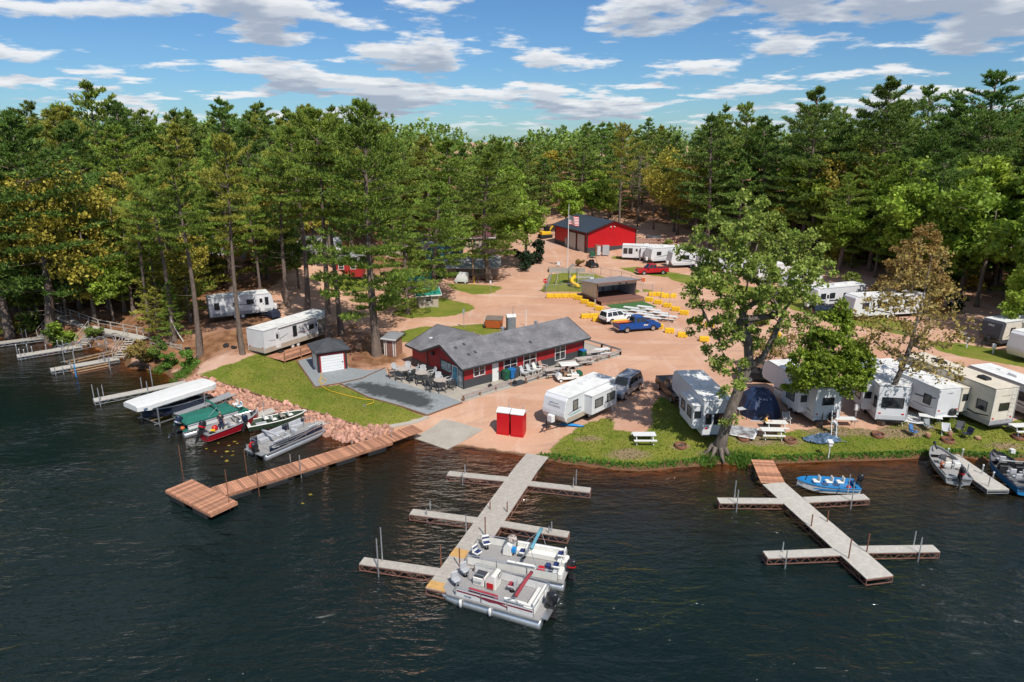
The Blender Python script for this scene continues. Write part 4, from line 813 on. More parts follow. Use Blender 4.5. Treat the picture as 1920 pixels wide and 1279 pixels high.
def shop():
    r = thing('bait_shop', 'long low red shop with grey shingle roof and black wainscot by the boat ramp', 'building', SHOP, SHOP_RZ)
    Lx, Wy, hw, hr, wx = 16.8, 6.6, 2.45, 3.85, 7.4; By = 9.7
    w = MB(); w.loft([[(0,0,.9),(Lx,0,.9),(Lx,Wy,.9),(0,Wy,.9)], [(0,0,hw),(Lx,0,hw),(Lx,Wy,hw),(0,Wy,hw)]])
    for x in (0, Lx): w.add([(x,0,hw),(x,Wy,hw),(x,Wy/2,hr)], [(0,1,2)])
    w.box(.02, wx, Wy, By, .9, hw); w.add([(.02,By,hw),(wx,By,hw),(wx/2,By,hr)], [(0,1,2)])
    w.build('wall', 'shopred', r)
    b = MB(); b.box(-.04, Lx+.04, -.04, Wy+.04, -.3, .9); b.box(-.02, wx+.04, Wy, By+.04, -.3, .9); wn = b.build('wainscot', 'charcoal', r)
    ribs('siding_batten', 'shopred', r, .3, Lx, .3, lambda m, x: m.box(x-.025, x+.025, -.03, 0, .9, hw))
    ribs('siding_batten', 'shopred', r, .3, Wy - .1, .3, lambda m, y: m.box(-.03, 0, y-.025, y+.025, .9, hw + (hr - hw) * (1 - abs(y - Wy/2) / (Wy/2)) - .05))
    [MB().box(x, x+.14, y, y+.14, -.2, hw-.02).build('corner_trim', 'trimblack', r) for x, y in ((-.06,-.06), (Lx-.08,-.06), (-.055,Wy-.08))]
    ro = gable(r, 0, Lx, 0, Wy, hw, hr, 'x', .55, 'shingle_grey', 'trimblack')
    xm, sl2, sl1 = wx / 2, (hr - hw) / (wx / 2), (hr - hw) / (Wy / 2); e = .5; ze = hr - (xm + e) * sl2; yv = Wy / 2 + (xm + e) * sl2 / sl1; ye = By + .5; wr = MB(); f_ = MB()
    for s_ in (-1, 1):
        Q = [(xm, Wy/2 + .05, hr), (xm + s_*(xm + e), yv + .05, ze), (xm + s_*(xm + e), ye, ze), (xm, ye, hr)]; wr.loft([[(x, y, z - .01) for x, y, z in Q], [(x, y, z + .132) for x, y, z in Q]])
        f_.bar((xm + s_*(xm + e + .03), yv, ze + .03), (xm + s_*(xm + e + .03), ye, ze + .03), .06, .17); f_.bar((xm, ye + .02, hr + .04), (xm + s_*(xm + e), ye + .02, ze + .04), .05, .24)
    f_.build('fascia', 'trimblack', wr.build('wing_roof', 'shingle_grey', r))
    for x, y, s in ((12.6, 3.5, .35), (8.1, 3.9, .28)):
        m = MB(); m.cyl((x, y, hr - .1), .16, .35, 10); m.cyl((x, y, hr + .25), .24, .12, 10); m.cyl((x, y, hr + .37), .2, .05, 10, .08); m.build('roof_vent', 'galv', ro)
    for x, y in ((.8, 2.4), (2.0, 2.6), (2.4, 1.2), (1.5, 1.1), (9.5, .8)):
        m = MB(); z = hw + (hr - hw) * (y / (Wy/2)) + .14; m.loft([[(x-.15,y-.15,z-.06),(x+.15,y-.15,z-.06),(x+.15,y+.15,z+.06),(x-.15,y+.15,z+.06)],[(x-.12,y-.12,z+.02),(x+.12,y-.12,z+.02),(x+.12,y+.15,z+.12),(x-.12,y+.15,z+.12)]]); m.build('ridge_vent', 'charcoal', ro)
    m = MB(); m.box(1.4, 1.75, 8.1, 8.45, hr - .9, hr - .6); m.build('skylight', 'white', r)
    def wxp(u): return along(u, SHOP, E1, 1.5)
    def dbl(u0, u1, z, h, n, gl='glass'):
        a, b = wxp(u0), wxp(u1); win(r, ((a+b)/2, -.01, z), b-a, h, 'x', -1, gl, 'white', .07, n)
    dbl(888.5, 908, 1.55, .95, 1); dbl(945, 968, 1.35, 1.6, 1); dbl(982, 1004, 1.35, 1.6, 1); dbl(1041, 1059, 1.3, 1.65, 1)
    a, b = wxp(922.5), wxp(934); d = MB(); d.box(a, b, -.06, .0, -.02, 2.05); dd = d.build('door', 'white', r); k = MB(); k.box(b-.15, b-.07, -.12, -.06, .95, 1.05); k.build('handle', 'chrome', dd)
    # sliding glass door with printed film and picture window on the gable wall
    g = win(r, (-.01, .95, 1.02), 1.65, 2.0, 'y', -1, 'glass', 'white', .1, 1, False, 'sliding_door')
    q = MB(); q.box(-.045, -.035, 1.0, 1.74, .15, 1.95); q.build('window_film', 'poster_sea', g)
    q = MB(); q.box(-.045, -.035, .16, .92, .15, 1.95); q.build('window_film', 'poster_food', g)
    q = MB(); q.cyl((-.06, .5, .95), .01, .01, 4); rr = [(-.05, .52 + .3 * math.cos(a), 1.0 + .34 * math.sin(a)) for a in np.linspace(0, 6.28, 17)[:-1]]; q = MB(); q.add(rr, [tuple(range(16))]); q.build('round_print', 'white', g)
    g2 = win(r, (-.01, 2.95, 1.65), 1.9, .95, 'y', -1, 'poster_sign', 'trimblack', .12, 0, False, 'picture_window')
    m = MB(); m.box(-.25, -.05, 3.2, 3.45, hr-.5, hr-.3); m.build('flood_light', 'white', r)
    m = MB(); m.box(-.3, 0, 5.1, 5.5, hw - .1, hw + .2); m.build('soffit_box', 'trimblack', r)
    m = MB(); m.tube([(a_, -.62, hw - .22) for a_ in (-.5, Lx + .5)], .06, 6); m.build('gutter', 'trimblack', r)
shop()
def shed():
    c = at(598, 700); rz = math.atan2(1.35, 2.65); s = 3.0; h = 2.3
    r = thing('storage_shed', 'small square shed with dark hip roof and white roll-up doors on gravel', 'shed', c, rz)
    w = MB(); w.box(0, s, 0, s, -.3, h); w.build('wall', 'charcoal', r)
    o = .4; p = MB(); p.loft([[(-o,-o,h-.02),(s+o,-o,h-.02),(s+o,s+o,h-.02),(-o,s+o,h-.02)],[(-o,-o,h+.12),(s+o,-o,h+.12),(s+o,s+o,h+.12),(-o,s+o,h+.12)],[(s/2-.05,s/2-.05,h+1.05),(s/2+.05,s/2-.05,h+1.05),(s/2+.05,s/2+.05,h+1.05),(s/2-.05,s/2+.05,h+1.05)]]); p.build('roof', 'shingle_dark', r)
    for ax in ('x', 'y'):
        d = MB(); n = 6
        for i in range(n):
            z0 = .02 + i * 1.85 / n; z1 = z0 + 1.85 / n - .02
            d.box(.3, s-.3, -.05, -.01, z0, z1) if ax == 'x' else d.box(-.05, -.01, .3, s-.3, z0, z1)
        dr = d.build('roll_up_door', 'rollup', r)
        f = MB()
        if ax == 'x': f.box(.16, .3, -.07, 0, 0, 2.02); f.box(s-.3, s-.16, -.07, 0, 0, 2.02); f.box(.14, s-.14, -.075, 0, 1.89, 2.06); 
        else: f.box(-.07, 0, .16, .3, 0, 2.02); f.box(-.07, 0, s-.3, s-.16, 0, 2.02); f.box(-.075, 0, .14, s-.14, 1.89, 2.06)
        f.build('door_frame', 'shopred', r)
    k = MB(); k.box(s-.5, s-.38, -.1, -.05, .9, 1.0); k.build('handle', 'black', r)
    [MB().box(x, x+.2, y, y+.2, -.3, h).build('corner_trim', 'trimblack', r) for x, y in ((-.06,-.06), (s-.14,-.06), (-.06,s-.14))]
shed()
def barn():
    c = at(1100, 475); rz = R(24); w, l, hw, hr = 12.2, 14.5, 4.5, 6.5
    r = thing('red_barn', 'big bright red metal barn with black roof and grey overhead doors', 'building', c, rz)
    b = MB(); b.loft([[(0,0,1.15),(w,0,1.15),(w,l,1.15),(0,l,1.15)],[(0,0,hw),(w,0,hw),(w,l,hw),(0,l,hw)]])
    for y in (0, l): b.add([(0,y,hw),(w,y,hw),(w/2,y,hr)], [(0,1,2)])
    b.build('wall', 'barnred', r)
    b = MB(); b.box(-.05, w+.05, -.05, l+.05, -.4, 1.15); b.build('wainscot', 'charcoal', r)
    gable(r, 0, w, 0, l, hw, hr, 'y', .6, 'metalroof_black', 'trimblack', .12)
    [MB().box(x-.12, x+.12, y-.07, y+.1, -.4, hw).build('corner_trim', 'trimblack', r) for x, y in ((.06,0), (w-.06,0), (.06,l-.1))]
    for y0 in (.9, 4.7):
        d = MB(); n = 8
        for i in range(n): d.box(-.09, -.06, y0, y0+3.1, i*.46, i*.46+.44)
        d.build('overhead_door', 'metalsilver', r)
        f = MB(); f.box(-.11, -.06, y0-.2, y0, 0, 3.8); f.box(-.11, -.06, y0+3.1, y0+3.3, 0, 3.8); f.box(-.112, -.06, y0-.2, y0+3.3, 3.69, 3.9); f.build('door_frame', 'trimblack', r)
    d = MB(); d.box(-.1, -.05, 8.6, 9.6, 0, 2.1); d.build('door', 'rv_grey', r)
    for x in (5.6, 6.5): m = MB(); m.box(x-.12, x+.12, -.3, 0, 5.2, 5.4); m.build('flood_light', 'white', r)
    ribs('siding_rib', 'barnred', r, .3, w-.2, .45, lambda m, x: m.box(x-.03, x+.03, -.035, 0, 1.16, hw + (hr-hw)*(1-abs(x-w/2)/(w/2)) - .1))
barn()
def cabin(name, label, c, rz, w, d, hw, hr, wall, roof, axis='x', wins=(), porch=0, ov=.4):
    r = thing(name, label, 'building', c, rz); b = MB(); b.box(-w/2, w/2, -d/2, d/2, -.5, hw)
    if axis == 'x': [b.add([(x,-d/2,hw),(x,d/2,hw),(x,0,hr)], [(0,1,2)]) for x in (-w/2, w/2)]
    else: [b.add([(-w/2,y,hw),(w/2,y,hw),(0,y,hr)], [(0,1,2)]) for y in (-d/2, d/2)]
    b.build('wall', wall, r); gable(r, -w/2, w/2, -d/2, d/2, hw, hr, axis, ov, roof, 'white')
    for x, z, ww, hh in wins: win(r, (x, -d/2, z), ww, hh, 'x', -1)
    if porch:
        p = MB(); p.box(-w/2, w/2, -d/2-porch, -d/2-.02, .1, .3); p.build('porch_floor', 'woodbrown', r)
        p = MB(); p.loft([[(-w/2-.2,-d/2-porch-.3,hw-.35),(w/2+.2,-d/2-porch-.3,hw-.35),(w/2+.2,-d/2-.02,hw+.02),(-w/2-.2,-d/2-.02,hw+.02)],[(-w/2-.2,-d/2-porch-.3,hw-.27),(w/2+.2,-d/2-porch-.3,hw-.27),(w/2+.2,-d/2-.02,hw+.1),(-w/2-.2,-d/2-.02,hw+.1)]]); p.build('porch_roof', roof, r)
        for i in range(5): x = -w/2 + .1 + i * (w - .2) / 4; m = MB(); m.box(x-.07, x+.07, -d/2-porch, -d/2-porch+.14, .2, hw-.32); m.build('post', 'woodtan', r)
        m = MB(); m.box(0, w/2, -d/2-porch+.03, -d/2-porch+.09, .95, 1.05); m.box(0, w/2, -d/2-porch+.04, -d/2-porch+.08, .5, .58)
        for i in range(12): m.box(i*w/24-.03, i*w/24+.03, -d/2-porch+.045, -d/2-porch+.075, .3, 1.0)
        m.build('railing', 'woodtan', r)
    return r
cabin('porch_cabin', 'low cabin with grey metal roof and open timber porch beside the road', at(885,522)+V(0,3,0), R(3), 9, 5, 2.4, 3.3, 'sidingtan', 'metalroof_grey', 'x', ((-2.5,1.3,1,.9),(2.5,1.3,1.2,1)), 2)
cabin('blue_cabin', 'blue cabin with light roof behind the porch cabin pine', at(835,488), R(-8), 6, 6, 2.6, 4.6, 'sidingblue', 'metalroof_grey', 'y', ((-1,1.4,.9,1),(1.3,1.4,.9,1)))
cabin('maroon_roof_cabin', 'cabin with maroon metal roof left of the blue cabin', at(765,478), R(10), 9, 6, 2.5, 4.1, 'sidingtan', 'metalroof_maroon', 'x', ((0,1.4,1,1),))
cabin('maroon_roof_cabin', 'maroon roofed cabin right behind the blue cabin', at(885,463), R(8), 9, 6, 2.6, 4.2, 'sidingtan', 'metalroof_maroon', 'x', ((0,1.4,1,1),))
cabin('green_roof_cabin', 'small green roofed cabin under the grass island pines', at(775,545), R(12), 6, 4, 2.1, 2.9, 'white', 'metalroof_green', 'x', ((1,1.2,.9,.9),))
cabin('green_roof_cabin', 'tiny green roofed shelter beside the white chairs', at(800,572), R(20), 3, 2.4, 1.9, 2.5, 'sidingtan', 'metalroof_green', 'x', ((0,1.2,.8,.8),))
cabin('red_cabin', 'small red cabin seen between trunks left of the tall pine', at(655,510), R(5), 5, 4, 2.4, 3.4, 'shopred', 'metalroof_grey', 'x', ((-1,1.3,.8,.8),(1,1.3,.8,.8)))
cabin('grey_cabin', 'pale grey cabin seen between trunks behind the left trailers', at(400,470), R(-5), 8, 5, 2.4, 3.3, 'rv_lgrey', 'metalroof_grey', 'x', ((-2,1.3,1,.9),(2,1.3,1,.9)))
def outhouse():
    c = at(738, 664); r = thing('outhouse', 'narrow brown plank outhouse with white trim and pale metal roof', 'shed', c, R(-20))
    b = MB(); b.box(-.75, .75, -.75, .75, -.2, 2.05); b.build('wall', 'stain', r)
    b = MB(); b.loft([[(-1,-1.05,2.02),(1,-1.05,2.02),(1,1.05,2.3),(-1,1.05,2.3)],[(-1,-1.05,2.1),(1,-1.05,2.1),(1,1.05,2.38),(-1,1.05,2.38)]]); b.build('roof', 'metalroof_grey', r)
    b = MB(); b.box(-.4, .4, -.8, -.75, .05, 1.8); b.build('door', 'rustred', r); t = MB()
    for x in (-.75, .67): t.box(x, x+.08, -.79, -.74, 0, 2.02)
    t.box(-.5, -.4, -.81, -.75, 0, 1.9); t.box(.4, .5, -.81, -.75, 0, 1.9); t.box(-.5, .5, -.815, -.75, 1.8, 1.9); t.box(-1, 1, -1.07, -1.02, 1.98, 2.12); t.build('trim', 'white', r)
outhouse()
def stage():
    a, b = at(1119, 569), at(1190, 561); rz = ang(a, b); w = (b - a).length; d = 4.6; h = 3.0
    r = thing('band_stage', 'open fronted stage shed of silver metal with timber posts and deck', 'stage', a, rz)
    m = MB(); m.box(-.2, w+.6, -1.6, d, .45, .62); m.build('deck', 'rustred', r); m = MB(); m.box(-.2, w+.6, -1.62, -1.55, .02, .45); m.build('deck_skirt', 'stain', r)
    m = MB(); m.box(0, .08, 0, d, .62, h-.15); m.build('side_wall', 'metalsilver', r); m = MB(); m.box(w-.08, w, 0, d, .62, h-.15); m.build('side_wall', 'metalsilver', r)
    m = MB(); m.box(.09, w-.09, d-.08, d, .62, h-.45); m.build('back_wall', 'metalsilver', r)
    ribs('wall_rib', 'metalsilver', r, .3, w-.3, .3, lambda q, x: q.box(x-.03, x+.03, d-.12, d-.07, .62, 1.7))
    for x in (-.08, w-.06): m = MB(); m.box(x, x+.14, -.14, 0, .0, h+.1); m.build('post', 'rustred', r)
    for x in (w*.25, w*.55, w*.82): m = MB(); m.box(x, x+.12, d-.24, d-.13, .62, h-.3); m.build('post', 'woodbrown', r)
    m = MB(); m.box(.1, w-.1, d-.2, d-.1, 1.72, 1.84); m.build('girt', 'woodbrown', r)
    m = MB(); m.box(-.06, w+.06, -.12, -.05, h-.42, h+.02); hd = m.build('header', 'metalsilver', r); 
    for x in (w*.55, w*.72): q = MB(); q.box(x, x+.28, -.15, -.12, h-.36, h-.04); q.build('emblem', 'black', hd)
    m = MB(); m.loft([[(-.5,-.8,h+.12),(w+.5,-.8,h+.12),(w+.5,d+.4,h-.42),(-.5,d+.4,h-.42)],[(-.5,-.8,h+.24),(w+.5,-.8,h+.24),(w+.5,d+.4,h-.3),(-.5,d+.4,h-.3)]]); m.build('roof', 'metalroof_grey', r)
    m = MB(); m.box(-.55, w+.55, -.86, -.8, h+.04, h+.26); m.build('fascia', 'rustred', r)
stage()
# ------------------------------------------------------------------ wheels, trailers, cars
_WH = {}
def wheel(parent, x, y, r, w=.22, rim='alu'):
    k = (round(r, 3), w, rim)
    if k not in _WH:
        t = MB(); n = 16
        t.loft([[(rr * math.cos(2*math.pi*j/n), yy, rr * math.sin(2*math.pi*j/n)) for j in range(n)] for rr, yy in ((r*.6, -w/2), (r*.95, -w/2), (r, -w*.3), (r, w*.3), (r*.95, w/2), (r*.6, w/2))])
        m = MB(); m.loft([[(rr * math.cos(2*math.pi*j/n), yy, rr * math.sin(2*math.pi*j/n)) for j in range(n)] for rr, yy in ((.02, -w*.50), (r*.3, -w*.52), (r*.61, -w*.56), (r*.61, w*.56), (r*.3, w*.52), (.02, w*.5))])
        _WH[k] = (t.mesh('wheel', 'rubber', True), m.mesh('rim', rim))
    o = link('wheel', _WH[k][0], parent, (x, y, r)); link('rim', _WH[k][1], o)
    return o
def swoosh(pts, wd, face, W2, L2):
    """painted stripe standing 4 mm proud of a trailer face"""
    m = MB(); n = len(pts)
    for i in range(n - 1):
        (a, z), (b, y) = pts[i], pts[i+1]; w0 = wd * (.35 + .65 * math.sin(math.pi * (i + .3) / n)); w1 = wd * (.35 + .65 * math.sin(math.pi * (i + 1.3) / n))
        q = [(a, z - w0/2), (b, y - w1/2), (b, y + w1/2), (a, z + w0/2)]
        if face in 'LR': s = W2 + .006 if face == 'L' else -W2 - .006; m.add([(u, s, v) for u, v in q], [(0,1,2,3)])
        else: s = L2; m.add([(s, u, v) for u, v in q], [(0,1,2,3)])
    return m
def rv(label, roof_rear, roof_front, Hh, kind='tt', L=None, W_=2.45, body='rv_white', skirt='rv_lgrey', roof='rv_roof', cap=None, slides=(), wins=(), door=None, decals=(), ac=(.1,), spare=False, ladder=False, awning=None, rear_win=None, jack=True, texts=(), pos=None, rz=None, group='camper trailers', name=None):
    if pos is None:
        g = hz(*pl(roof_rear[0], roof_rear[1], Hh + 1)[:2]); zr = g + Hh
        a, b = pl(*roof_rear, zr), pl(*roof_front, zr); c = (a + b) / 2; rz = ang(a, b); L = L or (b - a).length
        if L: c = a + (b - a).normalized() * L / 2
        c.z = hz(c.x, c.y)
    else: c = pos
    r = thing(name or ('fifth_wheel_trailer' if kind == 'fw' else 'travel_trailer'), label, 'trailer', c, rz, group)
    h, w, z0 = L / 2, W_ / 2, .62
    if kind == 'fw': P = [(-h,z0),(-h,Hh-.12),(-h+.1,Hh),(h-1.0,Hh),(h-.35,Hh-.25),(h-.05,Hh-.9),(h,1.85),(h-.3,1.5),(h-2.3,1.5),(h-2.5,z0)]
    elif kind == 'park': P = [(-h,z0),(-h,Hh-.06),(-h+.05,Hh),(h-.05,Hh),(h,Hh-.06),(h,z0)]
    else: P = [(-h,z0),(-h,Hh-.1),(-h+.1,Hh),(h-.55,Hh),(h-.25,Hh-.25),(h-.02,1.55),(h,1.2),(h-.25,.75),(h-.5,z0)]
    b = MB(); b.prism(P, -w, w); bo = b.build('body', body, r, bevel=.035)
    xs1 = h - 2.5 if kind == 'fw' else h - .42
    s = MB(); s.box(-h-.012, xs1, -w-.014, w+.014, z0-.06, z0 + (.5 if kind == 'park' else .38)); s.build('skirt', skirt, r)
    t = MB(); t.prism([(-h-.03,Hh-.02),(-h-.03,Hh+.035),(P[3][0]+.03,Hh+.035),(P[3][0]+.03,Hh-.02)], -w-.03, w+.03); ro = t.build('roof', roof, r)
    tr = MB()
    for y in (-w-.02, w+.02): tr.bar((-h, y, Hh-.05), (P[3][0], y, Hh-.05), .04, .07)
    for y in (-w-.012, w+.012): tr.bar((-h-.012, y, z0), (-h-.012, y, Hh-.1), .05, .05)
    tr.build('edge_trim', 'rv_grey' if body != 'rv_white' else 'rv_lgrey', r)
    for x in ac:
        q = MB(); q.loft([[(x-.5,-.35,Hh+.03),(x+.5,-.35,Hh+.03),(x+.5,.35,Hh+.03),(x-.5,.35,Hh+.03)],[(x-.45,-.32,Hh+.25),(x+.4,-.32,Hh+.3),(x+.4,.32,Hh+.3),(x-.45,.32,Hh+.25)]]); q.build('air_conditioner', 'white' if roof == 'rv_roof' else 'black', ro, bevel=.04)
    for x in (-h*.55, h*.45): q = MB(); q.box(x-.2, x+.2, -.55, -.15, Hh+.03, Hh+.12); q.build('roof_vent', 'white' if roof == 'rv_roof' else 'black', ro)
    if cap:
        q = MB(); k = 5 if kind == 'fw' else 4
        pp = P[3:8] if kind == 'fw' else P[3:8]; off = [(x + .02, z + (.02 if i == 0 else 0)) for i, (x, z) in enumerate(pp)]; inn = [(x - (.9 if kind == 'fw' else .6) * (1 if i else .1), z) for i, (x, z) in enumerate(pp)]
        q.prism(off + inn[::-1], -w-.012, w+.012); q.build('front_cap', cap, r)
    def place(face, a, z, ww, hh, gl='glass', fr='black'):
        if face == 'L': win(r, (a, w, z), ww, hh, 'x', 1, gl, fr, .05, 0, False)
        elif face == 'R': win(r, (a, -w, z), ww, hh, 'x', -1, gl, fr, .05, 0, False)
        elif face == 'B': win(r, (-h, a, z), ww, hh, 'y', -1, gl, fr, .05, 0, False)
    for q in wins: place(*q)
    if rear_win: place('B', 0, rear_win[0], rear_win[1], rear_win[2])
    for sd, x0, x1, dp, sz0, sz1, sw in slides:
        q = MB(); y = w if sd == 'L' else -w; o = 1 if sd == 'L' else -1; ya, yb = sorted((y - .2 * o, y + dp * o)); q.box(x0, x1, ya, yb, sz0, sz1); so_ = q.build('slide_out', body, r, bevel=.025)
        q = MB(); q.box(x0-.04, x1+.04, ya, yb+.04 if o > 0 else yb, sz1, sz1+.05) if o > 0 else q.box(x0-.04, x1+.04, ya-.04, yb, sz1, sz1+.05); q.build('slide_roof', roof, so_)
        for a, z, ww, hh in sw: win(so_, (a, y + dp * o, z), ww, hh, 'x', o, 'glass_curtain', 'black', .05, 0, False)
        win(so_, (x0, y + dp * o * .5, (sz0+sz1)/2 + .25), min(.5, dp*.6), .55, 'y', -1, 'glass', 'black', .04, 0, False)
    if door:
        sd, x = door; y = w + .012 if sd == 'L' else -w - .012; o = 1 if sd == 'L' else -1
        q = MB(); q.box(x-.34, x+.34, min(y, y + .03*o), max(y, y + .03*o), z0+.12, z0+2.0); d = q.build('door', 'white', r)
        win(d, (x, y + .02*o, z0+1.5), .3, .45, 'x', o, 'glass', 'black', .03, 0, False); q = MB(); q.box(x+.22, x+.3, min(y, y+.08*o), max(y, y+.08*o), z0+1.0, z0+1.1); q.build('handle', 'black', d)
        q = MB(); q.box(x-.35, x+.35, min(y, y+.5*o), max(y, y+.5*o), .3, .36); q.build('entry_step', 'black', r)
    for face, pts, wd, m in decals:
        swoosh(pts, wd, face, w, -h - .006).build('stripe', m, r)
    for sg in (-1, 1):
        for dx in (-.42, .42):
            wheel(r, -h*.12 + dx - (.5 if kind == 'fw' else 0), sg * (w - .16), .34, .2, 'white')
        q = MB(); q.box(-h-.03, -h+.01, sg*(w-.28)-.1, sg*(w-.28)+.1, z0+.5, z0+.62); q.build('tail_light', 'red', r)
    q = MB(); q.box(-h-.12, -h-.02, -w+.1, w-.1, z0-.12, z0); q.build('bumper', 'black', r)
    q = MB(); q.box(-h+.2, xs1-.4, -w+.35, w-.35, z0-.22, z0-.04); q.build('chassis', 'black', r)
    if kind == 'tt' and jack:
        q = MB()
        for sg in (-1, 1): q.bar((h-.4, sg*.75, .5), (h+1.05, 0, .5), .09, .12)
        q.bar((h+.85, 0, 0), (h+.85, 0, .95), .07); q.bar((h+1.0, -.05, .5), (h+1.25, 0, .52), .12); q.build('hitch_tongue', 'black', r)
        q = MB(); q.prismz([(h+.08,-.33),(h+.48,-.28),(h+.48,.28),(h+.08,.33)], .58, 1.25); q.build('propane_cover', 'white' if body != 'rv_cream' else 'black', r, bevel=.05)
    elif kind == 'fw':
        for sg in (-1, 1): q = MB(); q.bar((h-2.1, sg*.9, 0), (h-2.1, sg*.9, 1.5), .1); q.build('landing_leg', 'black', r)
    if spare:
        q = MB(); n = 16; cy, cz = -.45, z0 + .35
        q.loft([[(-h-x_, cy + rr*math.cos(2*math.pi*j/n), cz + rr*math.sin(2*math.pi*j/n)) for j in range(n)] for rr, x_ in ((.34,.05),(.36,.1),(.36,.24),(.3,.28),(.05,.29))]); q.build('spare_tyre_cover', 'black', r, True)
    if ladder:
        q = MB(); y = -w + .45
        for k in (-.18, .18): q.tube([(-h-.1, y+k, z0+.3), (-h-.1, y+k, Hh+.1), (-h+.15, y+k, Hh+.12)], .018, 4)
        for i in range(7): q.tube([(-h-.1, y-.18, z0+.45+i*.38), (-h-.1, y+.18, z0+.45+i*.38)], .016, 4)
        q.build('ladder', 'white', r)
    if awning:
        y = w + .09 if awning == 'L' else -w - .09; q = MB(); q.tube([(-h*.6, y, Hh-.15), (h*.5, y, Hh-.15)], .07, 8); q.build('awning_roll', 'white', r)
        q = MB(); [q.bar((x, y, z0+.5), (x, y, Hh-.2), .05) for x in (-h*.6, h*.5)]; q.build('awning_arm', 'white', r)
    for face, body_, a, z, sz, m in texts:
        rot, loc = {'L': ((R(90), 0, R(180)), (a, w+.008, z)), 'R': ((R(90), 0, 0), (a, -w-.008, z)), 'B': ((R(90), 0, R(-90)), (-h-.008, a, z)), 'F': ((R(80), 0, R(90)), (h-.10, a, z))}[face]
        text('lettering', body_, sz, m, r, loc, rot)
    return r
T1 = rv('white travel trailer with open slide-out parked alone on the dirt beside the silver SUV', None, None, 2.85, 'tt', 7.5, pos=atz(6.1, 57.75), rz=math.atan2(-5.25, -4.85), skirt='rv_tan', slides=(('L', -2.9, .9, .85, .8, 2.55, ((-1.9,1.8,1.1,.7),(-.1,1.75,1.1,.7))),), wins=(('L',2.2,1.95,.6,.85,'glass_curtain'),('R',0,1.9,.9,.7)), door=('R',1.8), decals=(('L',[(3.2,1.3),(2.6,1.45),(2.0,1.5),(1.3,1.5)],.12,'decal_grey'),('L',[(3.0,1.15),(2.2,1.2),(1.4,1.25)],.1,'decal_teal')), ac=(-.6,), texts=(('F','WILDERNESS',0,1.95,.24,'decal_grey'),))
q = MB()
for i in range(8): q.quad((3.55-.012*i+.09,-.5+i*.12,2.18+.03*math.sin(i)),(3.55+.09,-.38+i*.12,2.2),(3.55+.08,-.38+i*.12,2.26+.05*math.sin(i)),(3.55+.08,-.5+i*.12,2.25))
q.build('emblem', 'decal_blue', T1)
rv('long white park trailer with brown skirt and patio door beside the slender pine', None, None, 3.2, 'park', 10.4, 2.6, pos=atz(-26.3, 78.2), rz=R(60.6), skirt='rv_tan', wins=(('R',-3.2,2.2,.35,.6),('R',-.6,2.1,.5,1.2),('R',2.0,2.0,.7,.5)), door=('R',-3.2), decals=(('R',[(-4.5,1.9),(-3.6,1.75),(-2.6,1.8),(-1.6,2.05)],.09,'decal_grey'),('R',[(-1.2,1.6),(0,1.75),(1.2,1.65),(2.2,1.8)],.08,'decal_maroon'),('R',[(0,2.35),(1,2.5),(2.2,2.4)],.07,'decal_grey')), ac=(1.5,), awning='R', slides=(('R',2.7,4.6,.3,.9,2.95,((3.6,1.8,1.5,1.6),)),))
rv('grey and white travel trailer higher on the bank behind the park trailer', (388,557), (490,547), 3.0, 'tt', 7.8, skirt='rv_grey', wins=(('R',-3,1.9,.5,.8),('R',-.8,2.0,.5,.3),('R',1.0,2.1,.8,.5),('R',3.0,2.0,.35,.9)), door=('R',2.3), decals=(('R',[(-2,1.7),(-.5,1.9),(1,1.7),(2,1.4)],.1,'decal_grey'),), ac=(-.8,))
rv('fifth wheel with left slide-out standing behind the cottonwood trunk', (1348,764), (1304,719), 3.6, 'fw', 8.6, skirt='rv_white', slides=(('L',-3.9,-.6,.75,1.0,3.0,((-3.0,2.2,.9,.8),(-1.4,2.2,.9,.8))),), wins=(('B',-.5,2.0,.4,.9),('B',.05,2.0,.5,.9),('B',.8,2.0,.4,.8)), decals=(('L',[(-4,1.2),(-2,1.1),(0,1.3),(2,1.8)],.12,'decal_maroon'),), ac=(-.9,), awning='R')
rv('white trailer half hidden under the bright green maple', (1556,733), (1482,690), 3.5, 'fw', 9.0, slides=(('L',-3.4,-.6,.8,.95,3.0,((-2,2.1,1.2,.8),)),), rear_win=(2.3,1.0,.6), decals=(('L',[(-4,1.3),(-1,1.6),(2,1.3)],.16,'rv_dark'),), spare=True, ac=(.2,))
rv('white fifth wheel with big rear window behind the leaning budding tree', (1679,727), (1637,689), 3.7, 'fw', 9.0, skirt='rv_lgrey', cap='rv_dark', slides=(('L',-3.2,-.9,.8,.95,3.2,((-2,2.1,1.2,.8),)),), wins=(('L',-4.0,2.1,.5,.9),('B',0,2.2,1.7,.85)), decals=(('L',[(-4,1.5),(-1,1.9),(2,2.3)],.18,'rv_dark'),), ac=(.2,-2.2))
rv('white travel trailer with black spare tyre cover between the two fifth wheels', (1784,731), (1700,697), 3.2, 'tt', 9.0, skirt='rv_lgrey', slides=(('L',-1.6,1.6,.8,.85,2.85,((.6,2.0,1.0,.7),(-.9,2.0,.6,.6))),), wins=(('L',-3.4,1.9,.7,.8),('L',3,1.9,.8,.7)), decals=(('L',[(-4.3,2.3),(-3,2.0),(-2,1.9)],.16,'rv_dark'),('L',[(-4.2,1.35),(-3,1.15),(-1.9,1.2)],.14,'rv_grey')), spare=True, ac=(.4,), texts=(('B','Cougar',0,2.75,.22,'decal_grey'),))
